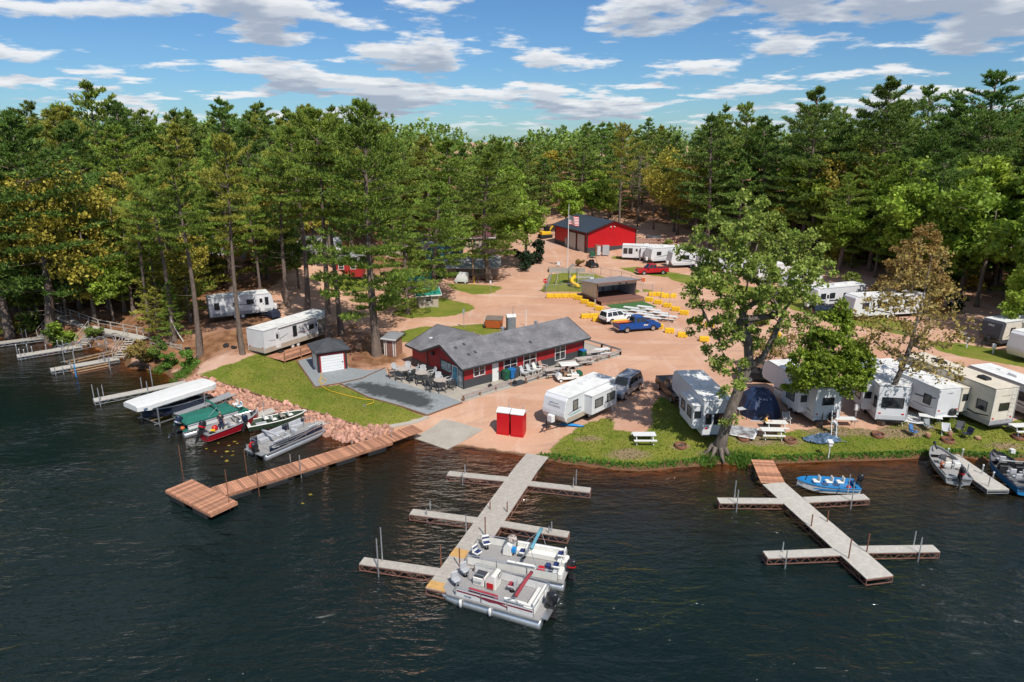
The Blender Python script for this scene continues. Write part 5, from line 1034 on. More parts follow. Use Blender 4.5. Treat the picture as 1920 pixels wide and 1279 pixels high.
rv('cream fifth wheel with rear ladder and large dark slide windows', (1889,732), (1768,687), 3.9, 'fw', 11.0, body='rv_cream', skirt='rv_grey', roof='rv_roof_tan', slides=(('L',-3.2,1.0,.85,1.0,3.2,((-1.9,2.2,1.7,.95),(0,2.2,1.4,.95))),), wins=(('L',-4.5,2.1,.9,.8,'glass'),), rear_win=(2.2,.95,.6), decals=(('L',[(-5.3,1.4),(-4,1.15),(-2.5,1.35),(0,2.0),(3,2.6)],.2,'rv_dark'),('L',[(-5.3,1.15),(-3,.95),(0,1.4)],.14,'rv_grey'),('L',[(1,2.6),(3,2.1),(5,2.4)],.25,'rv_grey')), ladder=True, ac=(-3.2,1.4), texts=(('B','COUGAR',0,3.2,.22,'rv_tan'),))
rv('grey trailer cut by the right picture edge beside the cream fifth wheel', (1990,738), (1893,704), 3.1, 'tt', 8.5, body='rv_lgrey', skirt='rv_grey', wins=(('L',2.8,2.1,.7,.5),('L',.6,1.9,1.6,.8),('L',-2,2,1,.7)), decals=(('L',[(-3,1.2),(0,1.4),(3,1.2)],.15,'rv_dark'),))
rv('travel trailer with black front cap across the road from the cream fifth wheel', (1960,588), (1836,604), 3.2, 'tt', 9.5, body='rv_cream', skirt='rv_dark', cap='rv_dark', slides=(('L',-2.6,1.0,.8,.9,2.8,((.2,1.9,.9,.8),(-1.4,1.9,.9,.8))),), wins=(('L',2.6,2.0,.7,.7),), decals=(('L',[(3.6,1.2),(3.0,1.5),(2.2,1.4)],.12,'rv_dark'),), ac=(0,), texts=(('F','SPREE',0,2.6,.3,'white'),))
rv('white trailer with two tall dark windows at the right picture edge', (2010,612), (1903,626), 3.3, 'tt', 8.5, skirt='rv_white', wins=(('L',3.2,1.9,.8,1.2),('L',2.1,1.9,.9,1.2),('L',0,2,1,.7)), jack=False, ac=(0,))
rv('white fifth wheel with windowed front beside the black car', (1612,530), (1532,537), 3.4, 'tt', 9.0, skirt='rv_dark', wins=(('L',3.2,2.2,.8,.7),('L',1.6,2.2,.9,.7),('L',-1,2.1,1,.6)), decals=(('L',[(-4,1.6),(-1,1.3),(2,1.5),(4,1.2)],.22,'rv_dark'),), door=('L',2.4))
rv('long white trailer behind the rust brown tree beside the red frame', (1722,547), (1600,553), 3.3, 'tt', 11.0, skirt='rv_white', wins=(('L',-3,2,1,.7),('L',1,2,1.3,.7),('L',3.6,2,.9,.7)), door=('L',2.4), awning='L')
rv('white motor trailer showing above the cottonwood branches on the right', (1530,505), (1478,516), 3.5, 'fw', 8.5, wins=(('L',-1,2.1,1,.7),('L',2,2.1,1,.7)))
for u, v, lab in ((1290,500,'white trailer behind the left side of the cottonwood crown'), (1345,507,'white trailer behind the middle of the cottonwood crown'), (1400,515,'white trailer behind the right side of the cottonwood crown'), (1452,528,'white trailer glimpsed between cottonwood and the rear row')):
    rv(lab, None, None, 3.2, 'tt', 8.0, pos=at(u, v), rz=R(190), wins=(('L',-2,2,1,.7),('L',1,2,1,.7)), door=('L',-.5), decals=(('L',[(-3.5,1.4),(0,1.2),(3,1.5)],.15,'decal_grey'),))
rv('white park trailer with wooden porch roof right of the red barn', None, None, 3.0, 'park', 9.0, pos=at(1197,489)+V(1.5,1,0), rz=R(-12), skirt='rv_white', wins=(('R',-3.9,1.9,.7,1.0),('R',-2.9,1.9,.7,1.0),('R',-.6,2.1,.9,.5),('R',1.4,2.0,1.1,.7)), door=('R',-1.7), slides=(('R',-.9,3.8,.5,.9,2.6,()),))
rv('white trailer with black front window beside the red pickup', None, None, 3.1, 'tt', 7.5, pos=at(1243,494)+V(.5,1.5,0), rz=R(200), cap='rv_white', wins=(('L',2,2,.9,.6),('L',-1,2,1,.6)), decals=(('L',[(3,1.2),(0,1.6),(-3,1.2)],.2,'rv_grey'),))
for u, v, a, lab in ((500,487,10,'white trailer roof seen through the left bank pines'), (600,478,-15,'second white trailer seen through the left bank trunks'), (825,482,5,'white trailer behind the maroon roofed cabins')):
    rv(lab, None, None, 3.0, 'tt', 7.5, pos=at(u, v), rz=R(a), wins=(('R',-2,2,1,.7),('R',1,2,1,.7)), door=('R',-.5))
# --- cars
def car(label, pos, rz, kind, paint, L=4.9, W_=1.95, Hh=1.8, rim='alu', name=None, rails=False, group='parked cars'):
    r = thing(name or {'suv': 'sport_utility', 'pickup': 'pickup_truck', 'sedan': 'parked_car'}[kind], label, 'car' if kind != 'pickup' else 'pickup', pos, rz, group)
    h, w = L / 2, W_ / 2; wr = .37 if kind != 'sedan' else .33; zb = .36; belt = Hh * .58
    hood = belt - .04
    if kind == 'pickup':
        P = [(-h,zb+.1),(-h,belt-.02),(-h+.05,belt),(-.55,belt),(-.5,belt+.01),(.95,belt),(1.15,belt-.03),(h-.25,hood-.08),(h-.06,hood-.2),(h,.75),(h-.05,zb+.05),(h-.2,zb)]
        cab = (-.75, 1.25, -.55, .55)
    elif kind == 'suv':
        P = [(-h,zb+.15),(-h+.02,belt),(h*.36,belt),(h*.42,belt-.03),(h-.3,hood-.14),(h-.06,hood-.28),(h,.7),(h-.05,zb+.05),(h-.2,zb)]
        cab = (-h+.03, h*.42, -h+.28, h*.10)
    else:
        P = [(-h,zb+.1),(-h+.03,belt-.06),(-h*.5,belt),(h*.32,belt),(h-.3,hood-.1),(h-.05,hood-.25),(h,.6),(h-.1,zb)]
        cab = (-h*.72, h*.40, -h*.42, h*.08)
    b = MB()
    n = len(P); b.loft([[(x, -w + (.06 if z > belt - .2 else .0) , z) for x, z in P], [(x, w - (.06 if z > belt - .2 else 0), z) for x, z in P]]); bo = b.build('body', paint, r, True, bevel=.06, seg=2)
    bo.data.polygons.foreach_set('use_smooth', [False] * len(bo.data.polygons))
    x0, x1, r0, r1 = cab; wb, wt = w - .09, w - .30; zt = Hh - .02
    lo = [(x0,-wb,belt-.02),(x1,-wb,belt-.02),(x1,wb,belt-.02),(x0,wb,belt-.02)]; hi = [(r0,-wt,zt),(r1,-wt,zt),(r1,wt,zt),(r0,wt,zt)]
    c = MB(); c.loft([lo, hi]); cb = c.build('cabin', paint, r, bevel=.05)
    def pane(p, q, s, t, nm='window'):
        # glass on the sloped cabin side between fractions along/up
        (a, bb, cc, d) = [Vector(x) for x in (p, q, s, t)]; nrm = (bb - a).cross(d - a).normalized() * .012
        def bl(u, v): return a * (1-u) * (1-v) + bb * u * (1-v) + cc * u * v + d * (1-u) * v + nrm
        return bl
    for sd in (0, 1):
        f = (lo[0], lo[1], hi[1], hi[0]) if sd == 0 else (lo[2], lo[3], hi[3], hi[2]); bl = pane(*f)
        cuts = {'suv': ((.05,.30),(.34,.62),(.65,.93)), 'pickup': ((.08,.46),(.50,.92)), 'sedan': ((.14,.47),(.51,.86))}[kind]
        if sd == 1: cuts = [(1-b_, 1-a_) for a_, b_ in cuts]
        for u0, u1 in cuts: m = MB(); m.quad(bl(u0,.14), bl(u1,.14), bl(u1,.88), bl(u0,.88)); m.build('window', 'glass', cb)
    for nm, f in (('windshield', (lo[1], lo[2], hi[2], hi[1])), ('rear_window', (lo[3], lo[0], hi[0], hi[3]))):
        bl = pane(*f); m = MB(); m.quad(bl(.07,.12), bl(.93,.12), bl(.9,.9), bl(.1,.9)); m.build(nm, 'glass', cb)
    if kind == 'pickup':
        m = MB(); m.box(-h+.12, -.85, -w+.22, w-.22, belt-.005, belt+.012); m.build('cargo_bed', 'black', r)
        m = MB(); 
        for y in (-w+.12, w-.12): m.box(-h+.05, -.8, y-.07, y+.07, belt-.03, belt+.07)
        m.box(-h+.02, -h+.12, -w+.1, w-.1, belt-.03, belt+.06); m.build('bed_rail', paint, r, bevel=.02)
    if rails:
        for y in (-wt+.08, wt-.08): m = MB(); m.tube([(r0+.3, y, zt), (r0+.4, y, zt+.07), (r1-.3, y, zt+.07), (r1-.2, y, zt)], .025, 5); m.build('roof_rail', 'black', r)
    wx = h * .62
    for x in (-wx, wx):
        for sg in (-1, 1):
            wheel(r, x, sg * (w - .12), wr, .24, rim)
            m = MB(); n = 12; m.add([(x + (wr+.07)*math.cos(math.pi*j/n), sg*(w+.004), wr + (wr+.07)*math.sin(math.pi*j/n)) for j in range(n+1)] + [(x - wr - .07, sg*(w+.004), zb), (x + wr + .07, sg*(w+.004), zb)][::1], [tuple(range(n+1))]); m.build('wheel_arch', 'black', r)
    for sg in (-1, 1):
        m = MB(); m.box(h-.1, h-.01, sg*(w-.28)-.16, sg*(w-.28)+.16, hood-.36, hood-.2); m.build('headlight', 'chrome', r)
        m = MB(); m.box(-h-.015, -h+.05, sg*(w-.16)-.08, sg*(w-.16)+.08, belt-.35, belt-.08); m.build('tail_light', 'red', r)
        m = MB(); m.box(x1-.35, x1-.15, min(sg*(wb+.02), sg*(wb+.2)), max(sg*(wb+.02), sg*(wb+.2)), belt+.02, belt+.18); m.build('mirror', 'black', r)
    m = MB(); m.box(h-.04, h+.015, -w*.5, w*.5, .62, hood-.25); m.build('grille', 'black', r)
    m = MB(); m.box(h-.1, h+.06, -w+.06, w-.06, zb+.05, zb+.22); m.build('bumper', 'chrome' if kind == 'pickup' else 'black', r); m = MB(); m.box(-h-.1, -h+.05, -w+.08, w-.08, zb+.08, zb+.26); m.build('bumper', 'chrome' if kind == 'pickup' else 'black', r)
    m = MB(); m.box(-h+.3, h-.35, -w+.2, w-.2, .2, zb+.05); m.build('underbody', 'black', r)
    return r
def car_px(label, tail, nose, kind, paint, L, W_, Hh, **k):
    a, b = at(*tail), at(*nose); c = (a + b) / 2; c.z = hz(c.x, c.y); return car(label, c, ang(a, b), kind, paint, L, W_, Hh, **k)
car_px('silver grey SUV with roof rails nosed up behind the white travel trailer', (1186,726), (1152,749), 'suv', 'cargrey', 5.2, 2.0, 1.9, rails=True)
car_px('dark brown pickup with blue black roof beside the cottonwood fifth wheel', (1250,728), (1278,757), 'pickup', 'carbrown', 5.8, 2.0, 1.9)
car_px('black pickup with red tail lights parked behind the blue dome tent', (1408,712), (1465,716), 'pickup', 'carblack', 5.8, 2.0, 1.9)
bt = car_px('blue pickup carrying orange kayaks at the yellow blocks', (1158,622), (1229,616), 'pickup', 'carblue', 5.9, 2.05, 1.95)
for y, m_ in ((-.3,'orange'), (.35,'yellow')):
    k = MB(); k.loft([[(-3.6+.0,y-.02,1.35),(-3.6,y+.02,1.35),(-3.6,y,1.37)], [(-2.9,y-.25,1.25),(-2.9,y+.25,1.25),(-2.9,y,1.5)], [(-1.6,y-.27,1.25),(-1.6,y+.27,1.25),(-1.6,y,1.5)], [(-1.0,y-.05,1.3),(-1.0,y+.05,1.3),(-1.0,y,1.35)]]); k.build('kayak', m_, bt, True)
k = MB()
for i, (a, b) in enumerate(((.25,.42),(.45,.55),(.58,.72),(.75,.86))): k.box(a+.2, b+.2, -1.045, -1.03, .86, .98)
k.box(.45, 1.05, -1.045, -1.03, .78, .82); k.build('door_lettering', 'white', bt)
car_px('white SUV with dark roof beside the blue pickup', (1128,608), (1181,599), 'suv', 'carwhite', 4.7, 1.95, 1.75, rails=True)
car_px('red pickup parked on grass beyond the stage', (1247,513), (1196,514), 'pickup', 'carred', 5.8, 2.0, 1.9)
car_px('black car parked below the windowed white trailer', (1524,592), (1570,590), 'suv', 'carblack', 4.6, 1.9, 1.6)
def golf_cart(label, pos, rz, cover=False):
    r = thing('golf_cart', label, 'golf cart', pos, rz)
    b = MB(); b.loft([[(-1.1,-.55,.3),(1.1,-.55,.3),(1.1,.55,.3),(-1.1,.55,.3)],[(-1.15,-.58,.5),(1.15,-.5,.55),(1.15,.5,.55),(-1.15,.58,.5)]]); b.prism([(.55,.5),(.75,.95),(.95,.95),(1.2,.6),(1.2,.4)], -.5, .5); b.prism([(-1.15,.45),(-1.15,.8),(-.35,.85),(-.3,.45)], -.55, .55); b.build('body', 'white', r, bevel=.04)
    s = MB(); s.box(-.35, .15, -.52, .52, .72, .86); s.box(-.42, -.3, -.52, .52, .86, 1.25); s.build('seat', 'vinyl' if not cover else 'white', r, bevel=.04)
    for x in (-.75, .8):
        for y in (-.5, .5): wheel(r, x, y, .23, .18, 'white')
    if cover:
        c = MB(); c.loft([[(-1.15,-.62,.3),(1.2,-.62,.3),(1.2,.62,.3),(-1.15,.62,.3)],[(-1.1,-.62,1.4),(.6,-.62,1.6),(.6,.62,1.6),(-1.1,.62,1.4)],[(-.95,-.5,1.85),(.45,-.5,1.9),(.45,.5,1.9),(-.95,.5,1.85)]]); c.build('cover', 'canvas_white', r, True, bevel=.08, seg=2)
    else:
        p = MB()
        for x, y in ((-.95,-.5),(-.95,.5),(.65,-.5),(.65,.5)): p.tube([(x,y,.6),(x*.92,y,1.82)], .02, 5)
        p.build('roof_post', 'black', r); t = MB(); t.box(-1.1, .8, -.6, .6, 1.8, 1.88); t.build('roof', 'vinyl', r, bevel=.04)
        w_ = MB(); w_.tube([(.55+.0,.25+.16*math.cos(a),1.0+.16*math.sin(a)) for a in np.linspace(0,6.28,11)], .015, 4); w_.build('steering_wheel', 'black', r)
        c = MB(); c.box(-1.55, -1.1, -.45, .45, .55, .95); c.build('cargo_crate', 'plastic_green', r)
    return r
GC = at(1063, 714); golf_cart('white golf cart with tan roof driving past the shop guardrail', GC, R(192)); golf_cart('golf cart under a white cover in front of the porch cabin', at(866, 531), R(170), True)
def utv():
    p = at(1110, 501); r = thing('utility_vehicle', 'black off-road buggy parked behind the playground', 'buggy', p, R(-70)); b = MB(); b.prism([(-1.4,.45),(-1.4,.95),(-.2,.95),(.2,.7),(.6,.9),(1.4,.8),(1.45,.5),(1.2,.4)], -.65, .65); b.build('body', 'blackpaint', r, bevel=.05)
    for x in (-.95, .95):
        for y in (-.65, .65): wheel(r, x, y, .34, .28, 'black')
    c = MB()
    for y in (-.6, .6): c.tube([(1.0,y,.85),(.35,y*.9,1.85),(-.9,y*.9,1.85),(-1.2,y,.9)], .035, 5)
    c.tube([(.35,-.54,1.85),(.35,.54,1.85)], .03, 5); c.tube([(-.9,-.54,1.85),(-.9,.54,1.85)], .03, 5); c.build('roll_cage', 'black', r)
    m = MB(); m.box(-.9, .35, -.55, .55, 1.86, 1.9); m.build('roof', 'black', r); m = MB(); m.box(-.6, -.1, -.5, .5, .95, 1.35); m.build('seat', 'black', r)
utv()
# ------------------------------------------------------------------ docks and boats
def post(parent, x, y, z0, z1, r=.035, mat='galv', cap=None, name='post'):
    m = MB(); m.tube([(x, y, z0), (x, y, z1)], r, 6); o = m.build(name, mat, parent)
    if cap: m = MB(); m.ball((x, y, z1), r * 1.5); m.build('cap', cap, o)
    return o
PANEL = {}
def deck_run(r, O, a, b, width, step, mat, gap=.02, thick=.05, name='deck_panel', rail=.0):
    """row of deck pieces from a to b (world points); each piece an object sharing one mesh"""
    d = b - a; L = math.hypot(d.x, d.y); n = max(1, round(L / step)); st = L / n; rz = math.atan2(d.y, d.x); key = (round(st, 3), width, mat, thick)
    if key not in PANEL:
        m = MB(); bw = .14; k = max(1, int((st) / bw)) if step > .5 else 1
        for i in range(k): m.box(-st/2 + i*st/k + (.006 if k > 1 else gap/2), -st/2 + (i+1)*st/k - (.006 if k > 1 else gap/2), -width/2, width/2, -thick, (0, .004)[i % 2])
        PANEL[key] = m.mesh(name, mat)
    for i in range(n):
        p = a + d * ((i + .5) / n); o = link(name, PANEL[key], r, tuple(p - O + V(0, 0, random.uniform(-.006, .006))), rz + random.uniform(-.004, .004)); o.rotation_euler[1] = -math.atan2(d.z, L)
def truss(r, O, a, b, width, depth, mat, bays):
    d = (b - a); nrm = V(-d.y, d.x, 0).normalized() * (width / 2 - .02)
    for s in (-1, 1):
        m = MB(); A = a - O + nrm * s; B = b - O + nrm * s; dn = V(0, 0, -depth)
        m.bar(A + V(0,0,-.07), B + V(0,0,-.07), .05, .06); m.bar(A + dn, B + dn, .04, .05)
        for i in range(bays):
            p, q = A.lerp(B, i / bays), A.lerp(B, (i + 1) / bays); mid = p.lerp(q, .5)
            m.bar(p + V(0,0,-.07), mid + dn, .025, .03); m.bar(mid + dn, q + V(0,0,-.07), .025, .03)
        for p in (A, B): m.bar(p + V(0,0,-.05), p + dn, .04)
        m.build('side_truss', mat, r)
    m = MB(); m.bar(b - O + nrm + V(0,0,-.1), b - O - nrm + V(0,0,-.1), .05, .08); m.bar(b - O + nrm + V(0,0,-depth), b - O - nrm + V(0,0,-depth), .04, .05); m.bar(a - O + nrm + V(0,0,-depth), a - O - nrm + V(0,0,-depth), .04, .05); m.build('end_frame', mat, r)
def pier(name, label, runs, posts, group='lake docks', mat='woodgrey', frame='rustred', depth=.45, step=1.2):
    """runs: (a, b, width, truss bays) in world points"""
    O = runs[0][0].copy(); O.z = 0; r = thing(name, label, 'dock', O, 0, group)
    for run in runs:
        a, b, w, bays = run[:4]; deck_run(r, O, a, b, w, step if len(run) < 6 else run[5], run[4] if len(run) > 4 and run[4] else mat)
        if bays: truss(r, O, a, b, w, depth, frame, bays)
    for p, h, rad, m, *c in posts: post(r, p.x - O.x, p.y - O.y, -2.2, h, rad, m, c[0] if c else None)
    return r, O
Z = .62
def P(u, v, z=Z): return pl(u, v, z)
# central dock with six finger piers
ca, cb_, cm = P(1008,853), P(826,1108), P(986,880)
d_ = (cb_ - cm).normalized(); nn = V(-d_.y, d_.x, 0)
runs = [(ca, cm, 1.85, 0), (cm, cb_, 1.85, 14)]
for (u0, v0, u1, v1) in ((958,899,840,887), (983,905,1107,919), (900,976,771,959), (930,980,1066,1002), (822,1072,678,1051), (857,1078,905,1084)): runs.append((P(u0,v0), P(u1,v1), .72 if u1 != 905 else .8, 5))
pd = []
for u, v, h, m in ((872,888,1.35,'galv'), (867,896,1.1,'galv'), (1075,915,1.5,'galv'), (1080,908,1.8,'galv'), (807,956,1.3,'galv'), (800,966,1.1,'galv'), (1029,1000,1.1,'galv'), (1034,996,1.3,'galv'), (874,1000,1.9,'galv'), (910,1005,2.0,'rust'), (919,955,1.2,'rust'), (951,960,1.4,'rust'), (709,1065,2.6,'galv'), (717,1052,2.9,'galv'), (827,1062,2.1,'rust'), (862,1063,1.9,'rust')):
    pd.append((P(u, v), h, .04, m))
cd, cO = pier('finger_dock', 'central grey dock with six narrow finger piers and red rusty truss', runs, pd)
for t0, t1 in ((.955, 1.0), (.735, .79)):
    a, b = cm.lerp(cb_, t0), cm.lerp(cb_, t1); deck_run(cd, cO, a + V(0,0,.02), b + V(0,0,.02), 1.86, 1.2, 'woodnew', name='new_board')
# right dock
ra, rb, rc = P(1429,862,.85), P(1450,906), P(1650,1082)
runs = [(ra, ra.lerp(rb, .5), 1.7, 0, 'woodred', .19), (ra.lerp(rb, .5), rb, 1.75, 0, 'woodred', .19), (rb, rc, 1.75, 14, 'woodpale')]
for (u0, v0, u1, v1) in ((1473,939,1347,938), (1510,937,1625,931), (1580,1034,1435,1040), (1612,1030,1756,1028)): runs.append((P(u0,v0), P(u1,v1), .75, 6, 'woodpale'))
pd = []
for u, v, h, m in ((1377,934,2.0,'galv'), (1382,945,1.7,'galv'), (1589,927,2.2,'galv'), (1597,940,2.1,'galv'), (1521,987,1.5,'rust'), (1551,978,1.4,'rust'), (1467,1035,1.3,'galv'), (1474,1050,1.3,'galv'), (1591,1047,2.0,'rust'), (1625,1035,1.9,'rust'), (1713,1022,1.6,'galv'), (1724,1037,1.7,'galv')): pd.append((P(u, v), h, .04, m))
pier('finger_dock', 'right dock with reddish shore ramp and four narrow finger piers', runs, pd)
# red-brown T dock on black floats
ta, tb = P(783,802,.8), P(404,922,.66); tm = ta.lerp(tb, .18); tm.z = .66
ha, hb = P(346,914,.66), P(408,946,.66)
dd = (tb - ta); dd.z = 0; dd.normalize(); nh = (hb - ha).normalized()
r, O = pier('floating_dock', 'long reddish plank dock with T-shaped end on black floats', [(ta, tm, 1.75, 0, 'woodred', .19), (tm, tb, 1.75, 0, 'woodred', .19), (ha - nh * .75, hb + nh * .75, 2.0, 0, 'woodred', .19)],
    [(P(743,898 - 100 + 0), -9, .01, 'rust')] [:0] + [(P(u, v, .55), h, rd, m) for u, v, h, rd, m in ((345,905,3.6,.03,'rust'), (430,945,3.2,.03,'rust'), (485,918,2.1,.03,'rust'), (564,884,1.9,.04,'galv'), (545,868,1.3,.04,'galv'), (463,890,2.6,.025,'rust'), (735,823,1.6,.035,'galv'), (660,835,1.0,.035,'galv'))])
for a, b, w in ((tm, tb, 1.75), (ha - nh * .75, hb + nh * .75, 2.0)):
    dv = (b - a); L_ = dv.length; u_ = dv.normalized(); nv = V(-u_.y, u_.x, 0)
    for s in (-1, 1): m = MB(); e = nv * (w/2 + .02) * s; m.bar(a - O + e + V(0,0,-.14), b - O + e + V(0,0,-.13), .05, .2); m.build('rim_joist', 'woodred', r)
    for e in (a, b): m = MB(); m.bar(e - O - nv * w/2 + u_ * (.03 if e == b else -.03) + V(0,0,-.14), e - O + nv * w/2 + u_ * (.03 if e == b else -.03) + V(0,0,-.13), .05, .2); m.build('rim_joist', 'woodred', r)
    k = int(L_ / 2.4)
    for i in range(k):
        for s in (-1, 1):
            p = a + u_ * (L_ * (i + .5) / k) - O + nv * s * (w * .30); m = MB(); m.bar(p - u_ * .85 + V(0,0,-.46), p + u_ * .85 + V(0,0,-.46), w * .44, .42); m.build('float', 'black', r, bevel=.06)
# small docks of the left bay
for lab, a, b, w, mat, fr, ps in (
    ('narrow truss dock left of the white boat canopy', (349,716), (176,750), 1.1, 'woodpale', 'galv', ((176,745,1.9),(187,752,1.9),(194,742,1.7),(266,726,1.6),(277,733,1.6),(286,722,2.6))),
    ('grey dock between white canopy lift and green covered pontoon', (436,737), (330,776), 1.2, 'metalsilver', 'galv', ()),
    ('beige dock between green pontoon and red fishing boat', (514,768), (392,808), 1.15, 'woodpale', 'galv', ((495,772,1.5),(482,778,1.4),(440,790,1.2))),
    ('short beige dock behind the navy pontoon boat', (611,789), (470,838), 1.15, 'woodpale', 'galv', ((570,803,1.2),(590,798,1.2),(463,842,1.0))),
    ('pale dock with white capped posts at the foot of the boardwalk stair', (152,648), (32,667), 1.3, 'woodpale', 'galv', ((32,660,1.4,'white'),(38,668,1.4,'white'),(46,666,1.2,'white'),(52,658,1.3,'white'),(61,662,1.3,'white'),(87,657,1.2,'white'),(109,650,1.3,'white'),(119,652,1.4,'white'))),
    ('pale dock beside the empty boat lift frames', (222,671), (95,693), 1.3, 'woodpale', 'galv', ((103,695,.9),(118,693,.9))),
    ('shaded grey dock at the far left below the leaning pine', (82,632), (-60,650), 1.3, 'woodgrey', 'galv', ((50,632,1.5,'white'),(41,626,1.2,'white')))):
    aa, bb = P(*a, .55), P(*b, .55)
    pier('small_dock', lab, [(aa, bb, w, 6, mat)], [(P(q[0], q[1], .55), q[2], .045, 'galv', *(q[3:] )) for q in ps], frame=fr, depth=.35)
# stairs and boardwalk on the bank
def stair(label, top, bot, w=1.1, n=9):
    r = thing('bank_stair', label, 'stairs', bot, ang(bot, top), 'bank stairs'); d = top - bot; L = math.hypot(d.x, d.y); hgt = d.z
    for y in (-w/2, w/2): m = MB(); m.bar((0, y, 0), (L, y, hgt), .06, .22); m.build('stringer', 'woodgrey', r)
    for i in range(n): t = (i + .5) / n; m = MB(); m.box(t*L - .14, t*L + .14, -w/2, w/2, t*hgt, t*hgt + .05); m.build('tread', 'woodpale', r)
    m = MB(); 
    for t in (0, .5, 1): m.bar((L*t, w/2, hgt*t), (L*t, w/2, hgt*t + 1), .06)
    m.bar((0, w/2, 1), (L, w/2, hgt + 1), .06, .08); m.bar((0, w/2, .55), (L, w/2, hgt + .55), .04, .06); m.build('handrail', 'woodgrey', r)
W0, W1, W2, W3 = at(108,596), at(178,622), at(250,636), at(272,642)
for p in (W0, W1, W2, W3): p.z += .45
stair('timber stair from the middle of the boardwalk down to the pale dock', W1, P(152,649,.6)); stair('timber stair from the boardwalk end down to the boat lift dock', W2, P(222,672,.6)); stair('short shaded stair beside the leaning pine at far left', at(100,612)+V(0,0,.3), P(80,632,.6))
r = thing('boardwalk', 'raised grey timber boardwalk with railings along the left bank', 'boardwalk', tuple(W0)); 
for a, b in ((W0, W1), (W1, W2), (W2, W3)):
    deck_run(r, W0, a, b, 1.3, .3, 'woodpale', name='plank'); d = b - a; nv = V(-d.y, d.x, 0).normalized() * .62
    for s in (-1, 1): m = MB(); m.bar(a - W0 + nv*s + V(0,0,-.14), b - W0 + nv*s + V(0,0,-.14), .06, .2); m.build('stringer', 'woodgrey', r)
    m = MB(); m.bar(a - W0 + nv + V(0,0,1), b - W0 + nv + V(0,0,1), .05, .09); m.bar(a - W0 + nv + V(0,0,.55), b - W0 + nv + V(0,0,.55), .04, .08); m.build('handrail', 'woodgrey', r)
    k = max(2, int(d.length / 2))
    for i in range(k + 1): p = a.lerp(b, i / k) - W0; m = MB(); m.bar(p + nv + V(0,0,-2), p + nv + V(0,0,1.02), .09); m.bar(p - nv + V(0,0,-2), p - nv + V(0,0,-.05), .09); m.build('post', 'woodgrey', r)
q = MB()
for a, b in ((W0, W1),): nv = V(-(b-a).y, (b-a).x, 0).normalized() * -.62; q.bar(nv + V(0,0,1), (b-a)*.35 + nv + V(0,0,1), .05, .09); q.bar(nv + V(0,0,.5), (b-a)*.35 + nv + V(0,0,.5), .04, .08); q.bar(nv, nv + V(0,0,1), .08)
q.build('handrail', 'woodgrey', r)
f0, f1 = at(283,648), at(340,658); r = thing('split_rail_fence', 'low weathered rail fence between boardwalk and leaning pine', 'fence', f0, ang(f0, f1)); L_ = (f1 - f0).length
for i in range(4): x = L_ * i / 3; m = MB(); m.bar((x, 0, -.3), (x + .1, 0, 1.0), .12); m.build('post', 'woodgrey', r)
for z in (.35, .7): m = MB(); m.bar((0, .05, z), (L_, .05, z + .1), .09, .13); m.build('rail', 'woodgrey', r)
